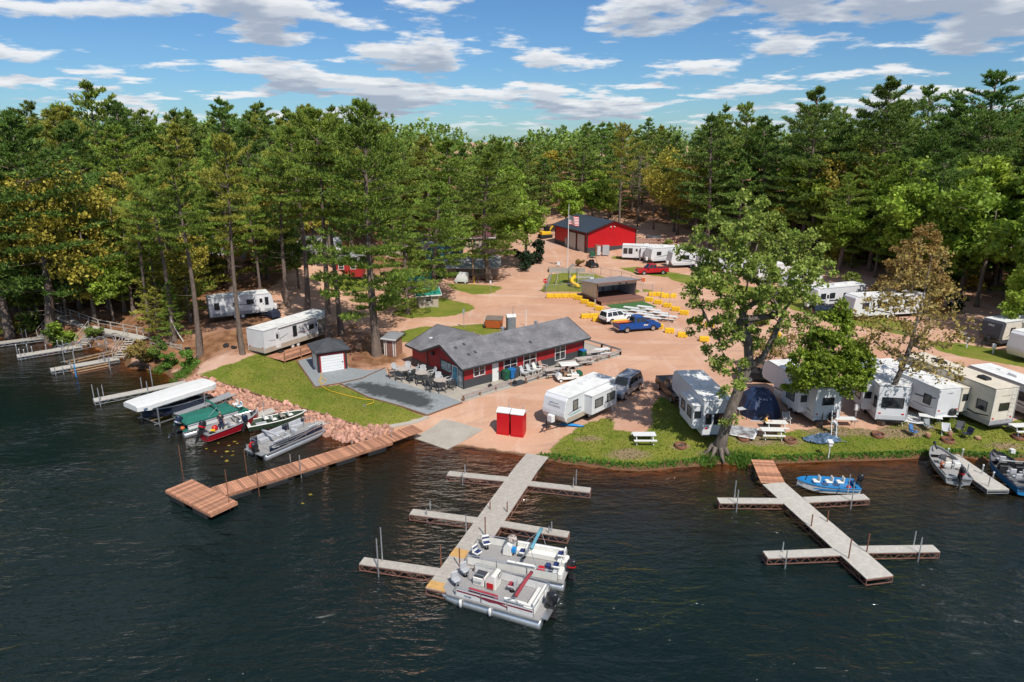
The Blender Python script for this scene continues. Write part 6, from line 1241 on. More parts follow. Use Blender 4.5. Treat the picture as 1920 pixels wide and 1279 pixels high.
# boat lifts
def lift(label, c, rz, L=5.4, w=3.0, canopy=None, hoops=False, tall=2.0, blue=False):
    r = thing('boat_lift', label, 'boat lift', c, rz, 'boat lifts')
    for x in (-L*.38, L*.38):
        for y in (-w/2, w/2): m = MB(); m.bar((x, y, -1.2), (x, y, tall), .1); m.build('post', 'plastic_blue' if blue and x < 0 and y < 0 else 'alu', r)
    m = MB(); [m.bar((-L*.45, y, .25), (L*.45, y, .25), .09) for y in (-w/2+.12, w/2-.12)]; [m.bar((x, -w/2, .18), (x, w/2, .18), .09) for x in (-L*.38, L*.38)]; m.build('cradle', 'rust' if blue else 'alu', r)
    for y in (-.5, .5): m = MB(); m.bar((-L*.42, y, .4), (L*.42, y, .4), .12, .1); m.build('bunk', 'woodtan', r)
    if hoops:
        m = MB(); [m.bar((-L/2, y, tall), (L/2, y, tall), .06) for y in (-w/2, w/2)]; m.build('canopy_rail', 'alu', r)
        for i in range(8): x = -L/2 + L * i / 7; m = MB(); m.tube([(x + .12*math.sin(a), -w/2*math.cos(a), tall + .55*math.sin(a)) for a in np.linspace(0, math.pi, 9)], .045, 5); m.build('hoop', 'alu', r)
        m = MB(); m.bar((-L/2, 0, tall+.55), (L/2, 0, tall+.55), .05); m.bar((-L/2,-w/2,tall),(-L/2+1.6,w/2,tall),.05); m.build('ridge_tube', 'alu', r)
    for x, s in ((L*.38, 1),):
        m = MB(); m.tube([(x + .06, w/2 + .12 + 0, tall*.62 + 0)] * 1 + [(x, w/2 + .14, tall*.62)], .03, 4); R_ = .55
        m.tube([(x + R_*math.cos(a), w/2 + .16, tall*.62 + R_*math.sin(a)) for a in np.linspace(0, 6.2832, 19)], .025, 4)
        for a in (0, 1.05, 2.09): m.bar((x - R_*math.cos(a), w/2+.16, tall*.62 - R_*math.sin(a)), (x + R_*math.cos(a), w/2+.16, tall*.62 + R_*math.sin(a)), .03)
        m.build('winch_wheel', 'alu', r)
    if canopy:
        cl, cw, cz = canopy; m = MB(); h = cl / 2
        ring = lambda x, k, dz: [(x, -cw/2*k, cz - .52 + dz), (x, -cw/2*k, cz - .09 + dz*.3), (x, -cw*.42*k, cz + .0), (x, 0, cz + .05), (x, cw*.42*k, cz + .0), (x, cw/2*k, cz - .09 + dz*.3), (x, cw/2*k, cz - .52 + dz)]
        n = 15; rings = [ring(-h + cl * i / n, .80 if i in (0, n) else .95 if i in (1, n-1) else 1, .06*math.sin(i*2.1) + (.05 if i % 3 == 0 else 0)) for i in range(n + 1)]
        vs = [p for q_ in rings for p in q_]; fs = [(i*7+j, i*7+j+1, (i+1)*7+j+1, (i+1)*7+j) for i in range(n) for j in range(6)] + [tuple(range(7)), tuple(n*7+j for j in range(7))]
        m.add(vs, fs); o = m.build('canopy', 'canvas_white', r)
        so = o.modifiers.new('thick', 'SOLIDIFY'); so.thickness = .02
        q = MB(); q.add([(-h+.4,-cw/2-.015,cz-.38),(-h+.75,-cw/2-.015,cz-.38),(-h+.75,-cw/2-.015,cz-.22),(-h+.4,-cw/2-.015,cz-.22)], [(0,1,2,3)]); q.build('logo', 'decal_blue', o)
        m = MB(); [m.bar((-h*.7, y, cz-.45), (h*.7, y, cz-.45), .06) for y in (-w/2, w/2)]; m.build('canopy_frame', 'alu', r)
    return r
def mid(a, b): return (a + b) / 2
A, B = P(252,752,0), P(382,730,0)
WL = pl(322, 782, 0); RZL = ang(P(258,790,0), P(395,745,0))
lift('boat lift with long white fabric canopy over a dark boat', WL + V(0,.6,0), RZL, 6.0, 3.0, canopy=(7.7, 2.9, 2.3), tall=1.9)
A, B = P(120,688,0), P(222,664,0); lift('empty boat lift with bare curved canopy hoops', mid(A, B), ang(A, B), 6.2, 2.9, hoops=True, tall=2.0)
A, B = P(138,703,0), P(203,690,0); lift('low rusty boat lift frame with blue post beside the pale dock', mid(A, B), ang(A, B), 4.4, 1.9, tall=1.5, blue=True)
# --- boats
def outboard(parent, x, y, z, s=1.0, tilt=0.0, cowl='blackpaint', stripe=None):
    o = bpy.data.objects.new('outboard_motor', None)
    m = MB(); m.loft([[(cx + lx*math.cos(a), ly*math.sin(a), cz) for a in np.linspace(0, 6.2832, 13)[:-1]] for cx, lx, ly, cz in ((-.14,.16,.12,.2),(-.16,.25,.17,.28),(-.17,.28,.18,.52),(-.21,.27,.175,.74),(-.24,.2,.14,.82),(-.25,.08,.06,.84))])
    me = m.mesh('outboard_motor', cowl, True); o = link('outboard_motor', me, parent, (x, y, z)); o.scale = (s, s, s); o.rotation_euler = (0, tilt, 0)
    l = MB(); l.loft([[(-.05,-.07,.25),(-.3,-.07,.25),(-.3,.07,.25),(-.05,.07,.25)],[(-.08,-.05,-.35),(-.28,-.05,-.35),(-.28,.05,-.35),(-.08,.05,-.35)],[(-.06,-.03,-.62),(-.34,-.03,-.62),(-.34,.03,-.62),(-.06,.03,-.62)]]); l.box(-.45,-.05,-.12,.12,-.38,-.35); l.prism([(-.1,-.6),(-.3,-.6),(-.22,-.9),(-.12,-.85)], -.012, .012); l.build('lower_unit', 'black', o)
    p = MB()
    for k in range(3): a = k * 2.094; p.add([(-.36,0,-.58),(-.34,.17*math.cos(a),-.58+.17*math.sin(a)),(-.38,.17*math.cos(a+.7),-.58+.17*math.sin(a+.7))], [(0,1,2)])
    p.build('propeller', 'steel', o)
    if stripe: q = MB(); q.loft([[(-.17 + .285*math.cos(a), .186*math.sin(a), zz) for a in np.linspace(0, 6.2832, 13)[:-1]] for zz in (.36, .46)], False); q.build('cowl_stripe', stripe, o)
    b = MB(); b.box(-.06, .1, -.12, .12, -.1, .2); b.build('bracket', 'black', o)
    return o
def seat(parent, x, y, z, rz=0, mat='vinyl', mat2=None, ped=True):
    m = MB(); m.box(-.23, .23, -.24, .24, .0, .12); m.box(-.26, -.16, -.23, .23, .1, .48)
    o = m.build('seat', mat, parent, bevel=.04, loc=(x, y, z + .38), rz=rz)
    if mat2: q = MB(); q.box(-.155, -.14, -.22, .22, .28, .38); q.box(-.1, .2, -.2, .2, .122, .13); q.build('seat_trim', mat2, o)
    if ped: q = MB(); q.cyl((0, 0, -.38), .035, .38, 6); q.cyl((0, 0, -.38), .16, .03, 8); q.build('pedestal', 'alu', o)
    return o
def pontoon(label, c, rz, L=6.2, w=2.45, panel='white', deck='carpet', stripe='decal_maroon', tube_m='alu', gates=True, open_front=1.1):
    r = thing('pontoon_boat', label, 'boat', c, rz, 'pontoon boats'); h = L / 2; zd = .62
    for y in (-w/2+.32, w/2-.32):
        m = MB(); m.tube([(-h, y, .2), (-h+.03, y, .2), (h-1.1, y, .2), (h-.55, y, .26), (h-.15, y, .38), (h, y, .46)], [.30,.33,.33,.30,.17,.03], 14); m.build('float_tube', tube_m, r, True)
    m = MB(); m.prismz([(-h,-w/2),(h-.55,-w/2),(h-.05,-w/2+.5),(h-.05,w/2-.5),(h-.55,w/2),(-h,w/2)], zd-.02, zd+.03); dk = m.build('deck', deck, r)
    m = MB(); [m.bar((-h, y, zd-.05), (h-.5, y, zd-.05), .04, .11) for y in (-w/2-.01, w/2+.01)]; m.build('deck_trim', 'alu', r)
    x0, x1 = -h + .35, h - open_front; zt = zd + .68
    for s in (-1, 1):
        y = s * (w/2 - .05); n = 3
        for i in range(n):
            a, b = x0 + (x1-x0)*i/n, x0 + (x1-x0)*(i+1)/n; m = MB(); m.box(a+.04, b-.04, y-.012, y+.012, zd+.06, zt-.14); pn = m.build('fence_panel', panel, r)
            if stripe: q = MB(); q.box(a+.06, b-.06, y + s*.013 - .002, y + s*.013 + .002, zt-.32, zt-.22); q.build('stripe', stripe, pn)
        m = MB(); m.tube([(x0, y, zd+.03), (x0, y, zt-.06), (x0+.08, y, zt), (x1-.08, y, zt), (x1, y, zt-.06), (x1, y, zd+.03)], .022, 5); m.tube([(x0, y, zt-.13), (x1, y, zt-.13)], .016, 5)
        for i in range(1, 6): xx = x0 + (x1-x0)*i/6; m.tube([(xx, y, zd+.03), (xx, y, zt)], .016, 5)
        m.build('railing', 'alu', r)
    for xx in (x1, x0):
        m = MB(); yy = w/2 - .05
        for a, b in ((-yy, -.4), (.4, yy)): m.tube([(xx, a, zt-.02), (xx, b, zt-.02)], .02, 5); m.tube([(xx, b, zd), (xx, b, zt-.02)], .02, 5)
        m.build('gate_rail', 'alu', r)
    return r, h, w, zd, zt
def bench(parent, x0, x1, y0, y1, z, mat='vinyl', back=None):
    m = MB(); m.box(x0, x1, y0, y1, z, z+.4)
    if back == 'y+': m.box(x0, x1, y1-.14, y1, z+.38, z+.72)
    if back == 'y-': m.box(x0, x1, y0, y0+.14, z+.38, z+.72)
    if back == 'x-': m.box(x0, x0+.14, y0, y1, z+.38, z+.72)
    return m.build('bench', mat, parent, bevel=.05)
def bimini(parent, x, z, w, col, up=.9, back=-1.2):
    m = MB(); m.tube([(x+back, yy, z + up + .1*math.cos(yy)) for yy in np.linspace(-w/2, w/2, 7)], .10, 7); o = m.build('folded_bimini', col, parent, True)
    m = MB(); [m.tube([(x, yy, z), (x+back, yy, z+up)], .02, 5) for yy in (-w/2, w/2)]; [m.tube([(x+back*1.3, yy, z), (x+back*.98, yy, z+up*.95)], .016, 5) for yy in (-w/2, w/2)]; m.build('bimini_frame', 'alu', o)
# near pontoon, maroon trim
c1, c1b = pl(836,1105,.4), pl(1028,1160,.4)
pr_, h, w, zd, zt = pontoon('pontoon boat with maroon stripes and black motor, lowest in the picture', mid(c1, c1b) + V(.05,.62,-.40), ang(c1b, c1), 6.1, 2.45, 'white')
bench(pr_, -h+.4, -h+.95, -.95, .95, zd+.02, 'vinyl', 'x-'); bench(pr_, -h+.95, -.9, .55, 1.1, zd+.02, 'vinyl', 'y+'); bench(pr_, -.4, 1.2, .62, 1.12, zd+.02, 'canvas_maroon', 'y+')
m = MB(); m.prism([(.1,zd+.03),(.1,zd+.95),(.35,zd+1.0),(.75,zd+.55),(.75,zd+.03)], -.85, -.05); cs = m.build('console', 'vinyl', pr_, bevel=.04); m = MB(); m.add([(.40,-.8,zd+.95),(.40,-.1,zd+.95),(.15,-.14,zd+1.4),(.15,-.76,zd+1.4)], [(0,1,2,3)]); m.build('windshield', 'glass_curtain', cs); m = MB(); m.box(.2,.6,-.0,.012,zd+.15,zd+.5); m.build('cubby', 'red', cs)
m = MB(); m.tube([(-.0,-.45+.17*math.cos(a),zd+.85+.17*math.sin(a)) for a in np.linspace(0,6.28,11)], .018, 4); m.build('steering_wheel', 'black', cs)
m = MB(); m.box(.85, 1.55, -.85, -.1, zd+.03, zd+.55); lb = m.build('livewell_box', 'vinyl', pr_, bevel=.04); text('lettering', 'FISHER', .16, 'decal_blue', lb, (1.2, -.03, zd+.32), (R(90), 0, R(180))); m = MB(); m.box(.9, 1.5, -.8, -.15, zd+.55, zd+.6); m.build('box_cushion', 'charcoal', lb)
m = MB(); m.tube([(.85,-.1,zd+.5),(.85,-.1,zd+.8),(1.5,-.1,zd+.8),(1.55,-.1,zd+.5)], .02, 5); m.build('grab_rail', 'alu', lb)
seat(pr_, -.75, -.45, zd, 0, 'vinylgrey', 'canvas_maroon'); seat(pr_, 2.35, .35, zd, 2.6, 'vinylgrey'); seat(pr_, 2.3, -.65, zd, 2.6, 'vinylgrey'); bimini(pr_, -1.1, zt, 2.3, 'canvas_maroon', .35, -.55)
outboard(pr_, -h-.02, 0, .62, 1.25); m = MB(); m.box(-h-.35, -h, -.95, .95, zd-.06, zd); m.build('rear_step', 'alu', pr_)
for x in (-.2, 1.6): m = MB(); m.lathe([(.02,-.3),(.09,-.26),(.1,.1),(.03,.2)], 8, (x, w/2+.1, .42)); m.build('fender', 'white', pr_, True); 
swoosh([(.6,1.02),(-.1,.93),(-.6,.98),(-1.2,.86)], .12, 'L', w/2 - .03, 0).build('stripe', 'decal_maroon', pr_); text('lettering', 'FISHER', .15, 'decal_blue', pr_, (1.2, w/2-.025, zd+.2), (R(90), 0, R(180)))
# upper pontoon, teal bimini
c2 = mid(pl(875,1050,.4), pl(1062,1088,.4)); 
pr_, h, w, zd, zt = pontoon('white pontoon boat with teal folded bimini beside the maroon striped one', c2 + V(.1,.5,-.40), ang(pl(1062,1092,.4), pl(875,1056,.4)), 6.3, 2.45, 'vinyl', 'carpet', None, open_front=.4)
bench(pr_, -h+.5, .3, -1.12, -.6, zd+.02, 'vinyl', 'y-'); bench(pr_, -1.4, .3, .6, 1.12, zd+.02, 'vinyl', 'y+'); bench(pr_, -h+.15, -h+.75, -1.0, -.2, zd+.02, 'vinyl'); bench(pr_, -h+.15, -h+.75, .2, 1.0, zd+.02, 'vinyl')
m = MB(); m.prism([(.45,zd+.03),(.45,zd+.8),(.7,zd+.95),(1.0,zd+.55),(1.05,zd+.03)], -.95, -.3); cs = m.build('console', 'vinyl', pr_, bevel=.05); m = MB(); m.ball((.55,-.75,zd+1.0), (.32,.36,.22), 10, 6); m.build('spotted_cover', 'cow', cs, True) if False else None
mk('spotted', (.35,.3,.27), .9, var=.98, vs=9); m.build('spotted_cover', 'spotted', cs, True)
m = MB(); m.box(.2,.45,-.6,-.3,zd+.35,zd+.6); m.build('blue_cushion', 'plastic_blue', cs)
for x, y, a in ((2.2,-.7,2.2),(2.4,.4,2.8)): seat(pr_, x, y, zd, a, 'vinyl', 'vinylnavy')
for y in (-.75, .8): seat(pr_, -h+.55, y*.75, zd+.25, 0, 'vinyl', 'vinylnavy')
seat(pr_, -.25, -.5, zd, 0, 'vinyl', 'vinylnavy'); m = MB(); m.box(-1.9,-1.5,.55,1.0,zd+.1,zd+.5); m.build('red_bag', 'red', pr_, bevel=.08); m = MB(); m.box(-2.1,-1.8,-.1,.2,zd+.03,zd+.3); m.build('cooler', 'vinylnavy', pr_, bevel=.04); bimini(pr_, -.2, zt, 2.2, 'canvas_teal', 1.1, -1.0); outboard(pr_, -h, 0, .62, 1.0, 0, 'blackpaint', 'red')
# navy silver pontoon in the bay
A, B = pl(502,855,.3), pl(590,816,.3); pr_, h, w, zd, zt = pontoon('navy and silver pontoon boat with red tarp between the riprap and long red dock', mid(A, B) + V(-.55,.95,-.30), ang(A, B), 6.4, 2.5, 'boatnavy', 'carpet', 'alu', 'boatsilver', open_front=.5)
bench(pr_, -h+.9, .2, .6, 1.12, zd+.02, 'vinylgrey', 'y+'); bench(pr_, -h+.9, -.8, -1.12, -.6, zd+.02, 'vinylgrey', 'y-'); bench(pr_, .9, 2.2, .6, 1.1, zd+.02, 'vinylgrey', 'y+'); bench(pr_, 1.3, 2.2, -1.1, -.6, zd+.02, 'vinylgrey', 'y-'); m = MB(); m.prism([(0,zd+.03),(0,zd+.85),(.25,zd+.9),(.6,zd+.03)], -1.0, -.35); m.build('console', 'vinylgrey', pr_, bevel=.05); seat(pr_, -.5, -.6, zd, 0, 'vinylgrey'); seat(pr_, .7, .2, zd, 1, 'vinylgrey')
m = MB(); m.ball((-h-.05, .35, 1.0), (.35,.42,.32), 9, 6); m.build('red_tarp', 'red', pr_, True); outboard(pr_, -h-.1, -.25, .6, 1.1); bimini(pr_, -1.3, zt, 2.2, 'vinylgrey', .25, -.4); m = MB(); m.box(-h-.4, -h+.3, -1.1, 1.1, zd-.06, zd+.01); m.build('swim_deck', 'boatsilver', pr_)
swoosh([(2.4,zd+.5),(1.0,zd+.35),(-.6,zd+.15),(-2.2,zd+.3)], .12, 'R', w/2-.03, 0).build('stripe', 'alu', pr_); swoosh([(-1.9,zd+.22),(-2.5,zd+.3),(-2.6,zd+.4),(-2.2,zd+.45)], .07, 'R', w/2-.028, 0).build('stripe', 'white', pr_)
# green covered pontoon
A, B = pl(352,812,.3), pl(448,784,.3); pr_, h, w, zd, zt = pontoon('pontoon boat under a dark green fitted cover with white sides', mid(A, B) + V(-.3,.9,-.30), ang(A, B), 6.3, 2.5, 'white', 'canvas_green', 'decal_grey', 'alu', open_front=1.4)
m = MB(); x0, x1 = -h+.25, h-1.35; n = 8
m.loft([[(x0-.05,-w/2-.02,zt-.14),(x1,-w/2-.02,zt-.14),(x1,w/2+.02,zt-.14),(x0-.05,w/2+.02,zt-.14)],[(x0,-w/2-.01,zt+.04),(x1-.05,-w/2-.01,zt+.04),(x1-.05,w/2+.01,zt+.04),(x0,w/2+.01,zt+.04)],[(x0+.5,-w*.2,zt+.32),(x1-.6,-w*.2,zt+.28),(x1-.6,w*.2,zt+.28),(x0+.5,w*.2,zt+.32)]]); m.build('cover', 'canvas_green', pr_, bevel=.1, seg=2)
outboard(pr_, -h-.05, 0, .62, 1.3, .55, 'cloth_navy' if False else 'boatnavy', 'alu'); m = MB(); m.ball((-h+.1, .55 - 1.2, .8), (.2,.22,.18)); m.build('orange_float', 'orange', pr_, True); bimini(pr_, -1.0, zt, 2.3, 'canvas_green', .75, .9)
seat(pr_, h-.7, .1, zd, 3.1, 'white', 'canvas_teal'); seat(pr_, h-.75, .85, zd, 3.1, 'white')
# --- open fishing boats
def hull(label, c, rz, L=5.2, w=2.0, paint='boatred', inner='carpet', gun='boatsilver', depth=.75, group='open fishing boats', low=None):
    r = thing('fishing_boat', label, 'boat', c, rz, group); h = L / 2; n = 12; st = []
    for i in range(n + 1):
        t = i / n; x = -h + L * t; hw = w/2 * (1 if t < .5 else math.cos((t - .5) * 2 * 1.5) ** .75 if t < 1 else .02) * (.92 + .08 * min(1, t * 3)); hw = max(hw, .03)
        zg = depth * (.82 + .38 * t ** 2.2); kz = -.12 + .55 * max(0, t - .6) ** 2 * 4 * .9; st.append((x, hw, zg, kz))
    m = MB(); k = 5
    vs = []
    for x, hw, zg, kz in st: vs += [(x, -hw, zg), (x, -hw*.86, kz + .16), (x, 0, kz), (x, hw*.86, kz + .16), (x, hw, zg)]
    m.add(vs, [(i*k+j, i*k+j+1, (i+1)*k+j+1, (i+1)*k+j) for i in range(n) for j in range(4)] + [(0,1,2,3,4)]); m.build('hull', paint, r, False)
    if low:
        m = MB(); vs = []
        for x, hw, zg, kz in st: vs += [(x, -hw*.865-.012, kz+.17), (x, 0, kz-.01), (x, hw*.865+.012, kz+.17)]
        m.add(vs, [(i*3+j, i*3+j+1, (i+1)*3+j+1, (i+1)*3+j) for i in range(n) for j in range(2)]); m.build('hull_bottom', low, r)
    m = MB(); vs = []
    for x, hw, zg, kz in st: vs += [(x, -hw+.05, zg-.01), (x, -max(hw-.16,.015), .24 + max(0, kz)), (x, max(hw-.16,.015), .24 + max(0, kz)), (x, hw-.05, zg-.01)]
    m.add(vs, [(i*4+j, i*4+j+1, (i+1)*4+j+1, (i+1)*4+j) for i in range(n) for j in range(3)] + [(0,1,2,3)]); m.build('cockpit', inner, r)
    m = MB(); m.tube([(x, -hw, zg) for x, hw, zg, kz in st] + [(st[-1][0]+.04, 0, st[-1][2])] + [(x, hw, zg) for x, hw, zg, kz in reversed(st)], .05, 6); m.box(-h-.04, -h+.25, -w*.44, w*.44, st[0][2]-.1, st[0][2]-.02); m.build('gunwale', gun, r)
    fx = h * .35; m = MB(); vs = []; sel = [s for s in st if s[0] > fx]
    for x, hw, zg, kz in sel: vs += [(x, -hw+.07, zg-.14), (x, hw-.07, zg-.14)]
    m.add(vs, [(i*2, i*2+1, i*2+3, i*2+2) for i in range(len(sel)-1)]); m.build('casting_deck', inner, r)
    return r, h, st
A, B = pl(390,822,.2), pl(478,790,.2); r, h, st = hull('red fishing boat with a man standing in it', mid(A, B), ang(A, B), 5.4, 2.05, 'boatred', 'carpet', 'boatsilver', .8, low='vinyl'); RB, RBZ = mid(A, B), ang(A, B)
outboard(r, -h-.05, 0, .72, 1.2, .5, 'blackpaint', 'red'); seat(r, -.3, .45, .24, 0, 'vinylgrey'); seat(r, -.3, -.45, .24, 0, 'vinylgrey'); m = MB(); m.ball((-1.4,.3,.55), (.3,.25,.3)); m.build('red_bag', 'red', r, True); m = MB(); m.cyl((-1.75,.05,.26), .17, .33, 9, .2); m.build('yellow_bucket', 'yellow', r)
m = MB(); m.prism([(.35,.24),(.35,.85),(.55,.95),(.85,.24)], -.75, -.2); cs = m.build('console', 'boatsilver', r, bevel=.03); m = MB(); m.add([(.55,-.75,.9),(.55,.75,.9),(.3,.7,1.25),(.3,-.7,1.25)], [(0,1,2,3)]); m.build('windshield', 'glass_curtain', r); m = MB(); m.tube([(.3,-.48+.17*math.cos(a),.85+.17*math.sin(a)) for a in np.linspace(0,6.28,11)], .015, 4); m.build('steering_wheel', 'black', cs); m = MB(); m.box(-2.3,-1.9,-.7,-.2,.3,.6); m.build('storage_box', 'black', r); m = MB(); m.bar((1.9,-.25,.95),(2.5,.05,1.05),.08); m.bar((1.85,-.3,.9),(1.8,-.3,1.15),.12); m.build('trolling_motor', 'black', r)
A, B = pl(474,806,.2), pl(560,789,.2); r, h, st = hull('low dark green jon boat with tan seats beside the riprap', mid(A, B) + V(0,.4,0), ang(A, B), 5.2, 1.75, 'boatgreen', 'boatgreen', 'vinyl', .62); outboard(r, -h-.05, 0, .6, .95, .2, 'boatnavy')
for x, y, m_ in ((-.9,.3,'vinyl'),(-.3,-.25,'vinyl'),(.5,.2,'spotted'),(1.2,.1,'vinyl')): seat(r, x, y, .15, .2, m_)
m = MB(); m.box(-1.9,-1.0,-.75,-.1,.26,.5); m.build('storage_box', 'vinylgrey', r)
r, h, st = hull('dark runabout resting under the white lift canopy', WL + V(0,.6,.45), RZL + math.pi, 5.8, 2.1, 'boatnavy', 'carpetdark', 'vinyl', .85); r['group'] = 'open fishing boats'
A, B = pl(1598,922,.2), pl(1506,918,.2); r, h, st = hull('bright blue and white open boat tied to the right dock finger', mid(A, B) + V(0,.25,0), ang(A, B), 4.3, 1.65, 'white', 'boatblue', 'boatblue', .62); outboard(r, -h-.05, 0, .6, .85, .1)
for x in (-.9, -.1, .8): seat(r, x, 0, .2, 0, 'vinyl')
m = MB(); m.ball((-1.4,.4,.4), .18); m.build('red_fuel_tank', 'red', r, True); m = MB(); m.bar((1.7,.3,.8),(1.6,.3,1.15),.05); m.ball((1.6,.3,1.2),.09); m.build('trolling_motor', 'black', r)
swoosh([(-2.1,.34),(-1,.32),(.2,.35),(1.2,.42)], .14, 'L', .80, 0).build('stripe', 'boatblue', r)
A, B = pl(1788,902,.2), pl(1752,858,.2); r, h, st = hull('silver bass boat on the near side of the far-right dock', mid(A, B) + V(.1,0,0), ang(A, B), 5.2, 2.0, 'boatsilver', 'carpet', 'boatsilver', .7); outboard(r, -h-.05, 0, .68, 1.05, 0, 'blackpaint', 'red')
m = MB(); m.box(-2.3,-1.2,-.75,.75,.45,.55); m.build('rear_deck', 'carpet', r)
for x, y, m_ in ((-1.0,.35,'vinyl'),(-1.0,-.3,'vinyl'),(.4,.2,'carpetdark')): seat(r, x, y, .3, 0, m_)
m = MB(); m.prism([(-.4,.25),(-.4,.85),(-.2,.95),(.1,.25)], -.8, -.3); m.build('console', 'vinylgrey', r, bevel=.03); m = MB(); m.bar((1.6,.2,.95),(2.6,.1,1.05),.09); m.ball((2.5,.1,1.1),.14); m.build('trolling_motor', 'black', r); m = MB(); m.box(-.7,-.5,.3,.6,.3,.8); m.build('orange_vest', 'orange', r)
A, B = pl(1905,925,.2), pl(1848,872,.2); r, h, st = hull('black and blue bass boat with windshield beyond the far-right dock', mid(A, B) + V(.9,.2,0), ang(A, B), 5.8, 2.2, 'boatblue', 'carpetdark', 'boatnavy', .75); outboard(r, -h-.05, 0, .72, 1.35)
for x, y in ((-.7,.4),(-.7,-.45),(-1.5,.4),(-1.5,-.45),(1.5,.1)): seat(r, x, y, .28, 0, 'vinylgrey', 'white')
[MB().prism([(0,.25),(0,.9),(.25,1.0),(.6,.25)], y, y+.6).build('console', 'blackpaint', r, bevel=.03) for y in (-.85, .25)]; m = MB(); m.tube([(.2,-.95,.9),(-.1,-.9,1.4),(-.1,.9,1.4),(.2,.95,.9)], .03, 5); m.build('windshield_frame', 'alu', r); m = MB(); m.add([(.25,-.9,.95),(.25,.9,.95),(-.08,.88,1.38),(-.08,-.88,1.38)], [(0,1,2,3)]); m.build('windshield', 'glass_curtain', r); m = MB(); m.bar((1.9,.1,1.0),(2.7,.1,1.05),.12); m.build('trolling_motor', 'black', r)
pier('small_dock', 'beige dock between the silver and the black bass boats', [(P(1778,852,.6), P(1872,918,.6), 1.6, 7, 'woodpale')], [(P(u,v,.6), h_, .05, 'galv', 'white') for u, v, h_ in ((1777,850,1.0),(1803,858,1.3),(1841,888,1.3),(1862,895,1.0))] + [(P(u,v,.6), h_, .04, 'galv') for u, v, h_ in ((1812,893,1.6),(1853,912,1.4))], frame='galv', depth=.3)
# ------------------------------------------------------------------ riprap, yard furniture, campsites
def riprap():
    r = link('riprap_bank', None); bpy.data.objects.remove(r); rg = np.random.default_rng(4); mk('granite', (.47,.255,.185), .9, var=.3, vs=2, bump=.5, bs=9, objrand=.32); mk('granite_pile', (.45,.245,.175), .9, var=.4, vs=1.2, bump=.5, bs=9)
    band = poly([(346,722),(365,704),(425,723),(495,746),(550,763),(595,776),(640,790),(677,803),(735,801),(735,826),(690,836),(640,826),(600,814),(560,802),(502,788),(460,771),(420,751),(385,739)])
    B = np.array(band); lo, hi = B.min(0), B.max(0); c0 = Vector((*B.mean(0), 0)); root = thing('riprap_bank', None, None, c0); root['kind'] = 'structure'
    ms = []
    def rock(sd):
        g = np.random.default_rng(sd); bm = bmesh.new(); bmesh.ops.create_icosphere(bm, subdivisions=1, radius=1)
        sc = g.uniform(.7, 1.25, 3); sc[2] *= .75
        for v in bm.verts: v.co = Vector([v.co[k] * sc[k] * (1 + g.uniform(-.22, .22)) for k in range(3)])
        return bm
    for i in range(6):
        bm = rock(i); me = bpy.data.meshes.new('stone'); bm.to_mesh(me); bm.free(); me.materials.append(MAT['granite']); ms.append(me)
    q = rg.uniform(lo, hi, (9000, 2)); s = sd_poly(band, q[:, 0], q[:, 1]); q = q[s > -.1]; keep = []
    for p in q:
        if all((p[0]-k[0])**2 + (p[1]-k[1])**2 > .40**2 for k in keep): keep.append(p)
    keep = np.array(keep); z = H(keep[:, 0], keep[:, 1]); order = np.argsort(keep[:, 1])
    for n_, i in enumerate(order[:290]):
        o = link('stone', ms[n_ % 6], root, (keep[i,0]-c0.x, keep[i,1]-c0.y, z[i] + .06)); k = rg.uniform(.15, .40); o.scale = (k, k * rg.uniform(.7, 1.2), k); o.rotation_euler = rg.uniform(0, 6.28, 3)
    V_, F_ = [], []; base = [(np.array([v.co[:] for v in m.vertices]), [tuple(p.vertices) for p in m.polygons]) for m in ms]
    extra = [(keep[i], z[i] + .06, rg.uniform(.19, .34)) for i in order[290:]]
    qq = q[rg.integers(0, len(q), 2600)]; zz = H(qq[:, 0], qq[:, 1]); extra += [(p, h_ + .0, rg.uniform(.08, .17)) for p, h_ in zip(qq, zz)]
    for p, h_, k in extra:
        v, f = base[rg.integers(0, 6)]; a = rg.uniform(0, 6.28); c, s_ = math.cos(a), math.sin(a); o = len(V_); w = v * k
        V_ += np.stack([w[:,0]*c - w[:,1]*s_ + p[0] - c0.x, w[:,0]*s_ + w[:,1]*c + p[1] - c0.y, w[:,2] + h_], 1).tolist(); F_ += [tuple(i + o for i in x) for x in f]
    me = bpy.data.meshes.new('small_stones'); me.from_pydata(V_, [], F_); me.materials.append(MAT['granite_pile']); o = link('small_stones', me, root); o['kind'] = 'stuff'
riprap()
def guardrail(label, pts, zrail=.62, ends=True):
    PP = [at(u, v) for u, v in pts]; O = PP[0]; r = thing('guardrail', label, 'guardrail', O, 0, 'patio guardrails')
    for a, b in zip(PP, PP[1:]):
        d = b - a; n = max(1, round(d.length / 1.9))
        for i in range(n + 1): p = a.lerp(b, i / n) - O; m = MB(); m.box(p.x-.1, p.x+.1, p.y-.1, p.y+.1, p.z-.2, p.z+zrail-.02); m.build('post', 'woodbrown', r)
        nv = V(-d.y, d.x, 0).normalized() * .12; m = MB()
        for zz, o in ((.68,.03),(.61,.0),(.54,.03)): m.bar(a - O - nv*(1+o*4) + V(0,0,zz), b - O - nv*(1+o*4) + V(0,0,zz), .03, .085)
        m.build('steel_rail', 'galv', r)
    return r
g1 = guardrail('guardrail with pale balusters along the gravel end of the shop patio', [(869,753),(958,724)]); ga_, gb_ = at(869,753), at(958,724)
for i in range(38): p = ga_.lerp(gb_, (i+.5)/38) - ga_; m = MB(); m.bar(p + V(0,0,.02), p + V(0,0,.62), .035); m.build('baluster', 'white', g1)
guardrail('long guardrail enclosing the picnic tables of the shop patio', [(986,719),(1074,693),(1163,666),(1128,655),(1094,645)])
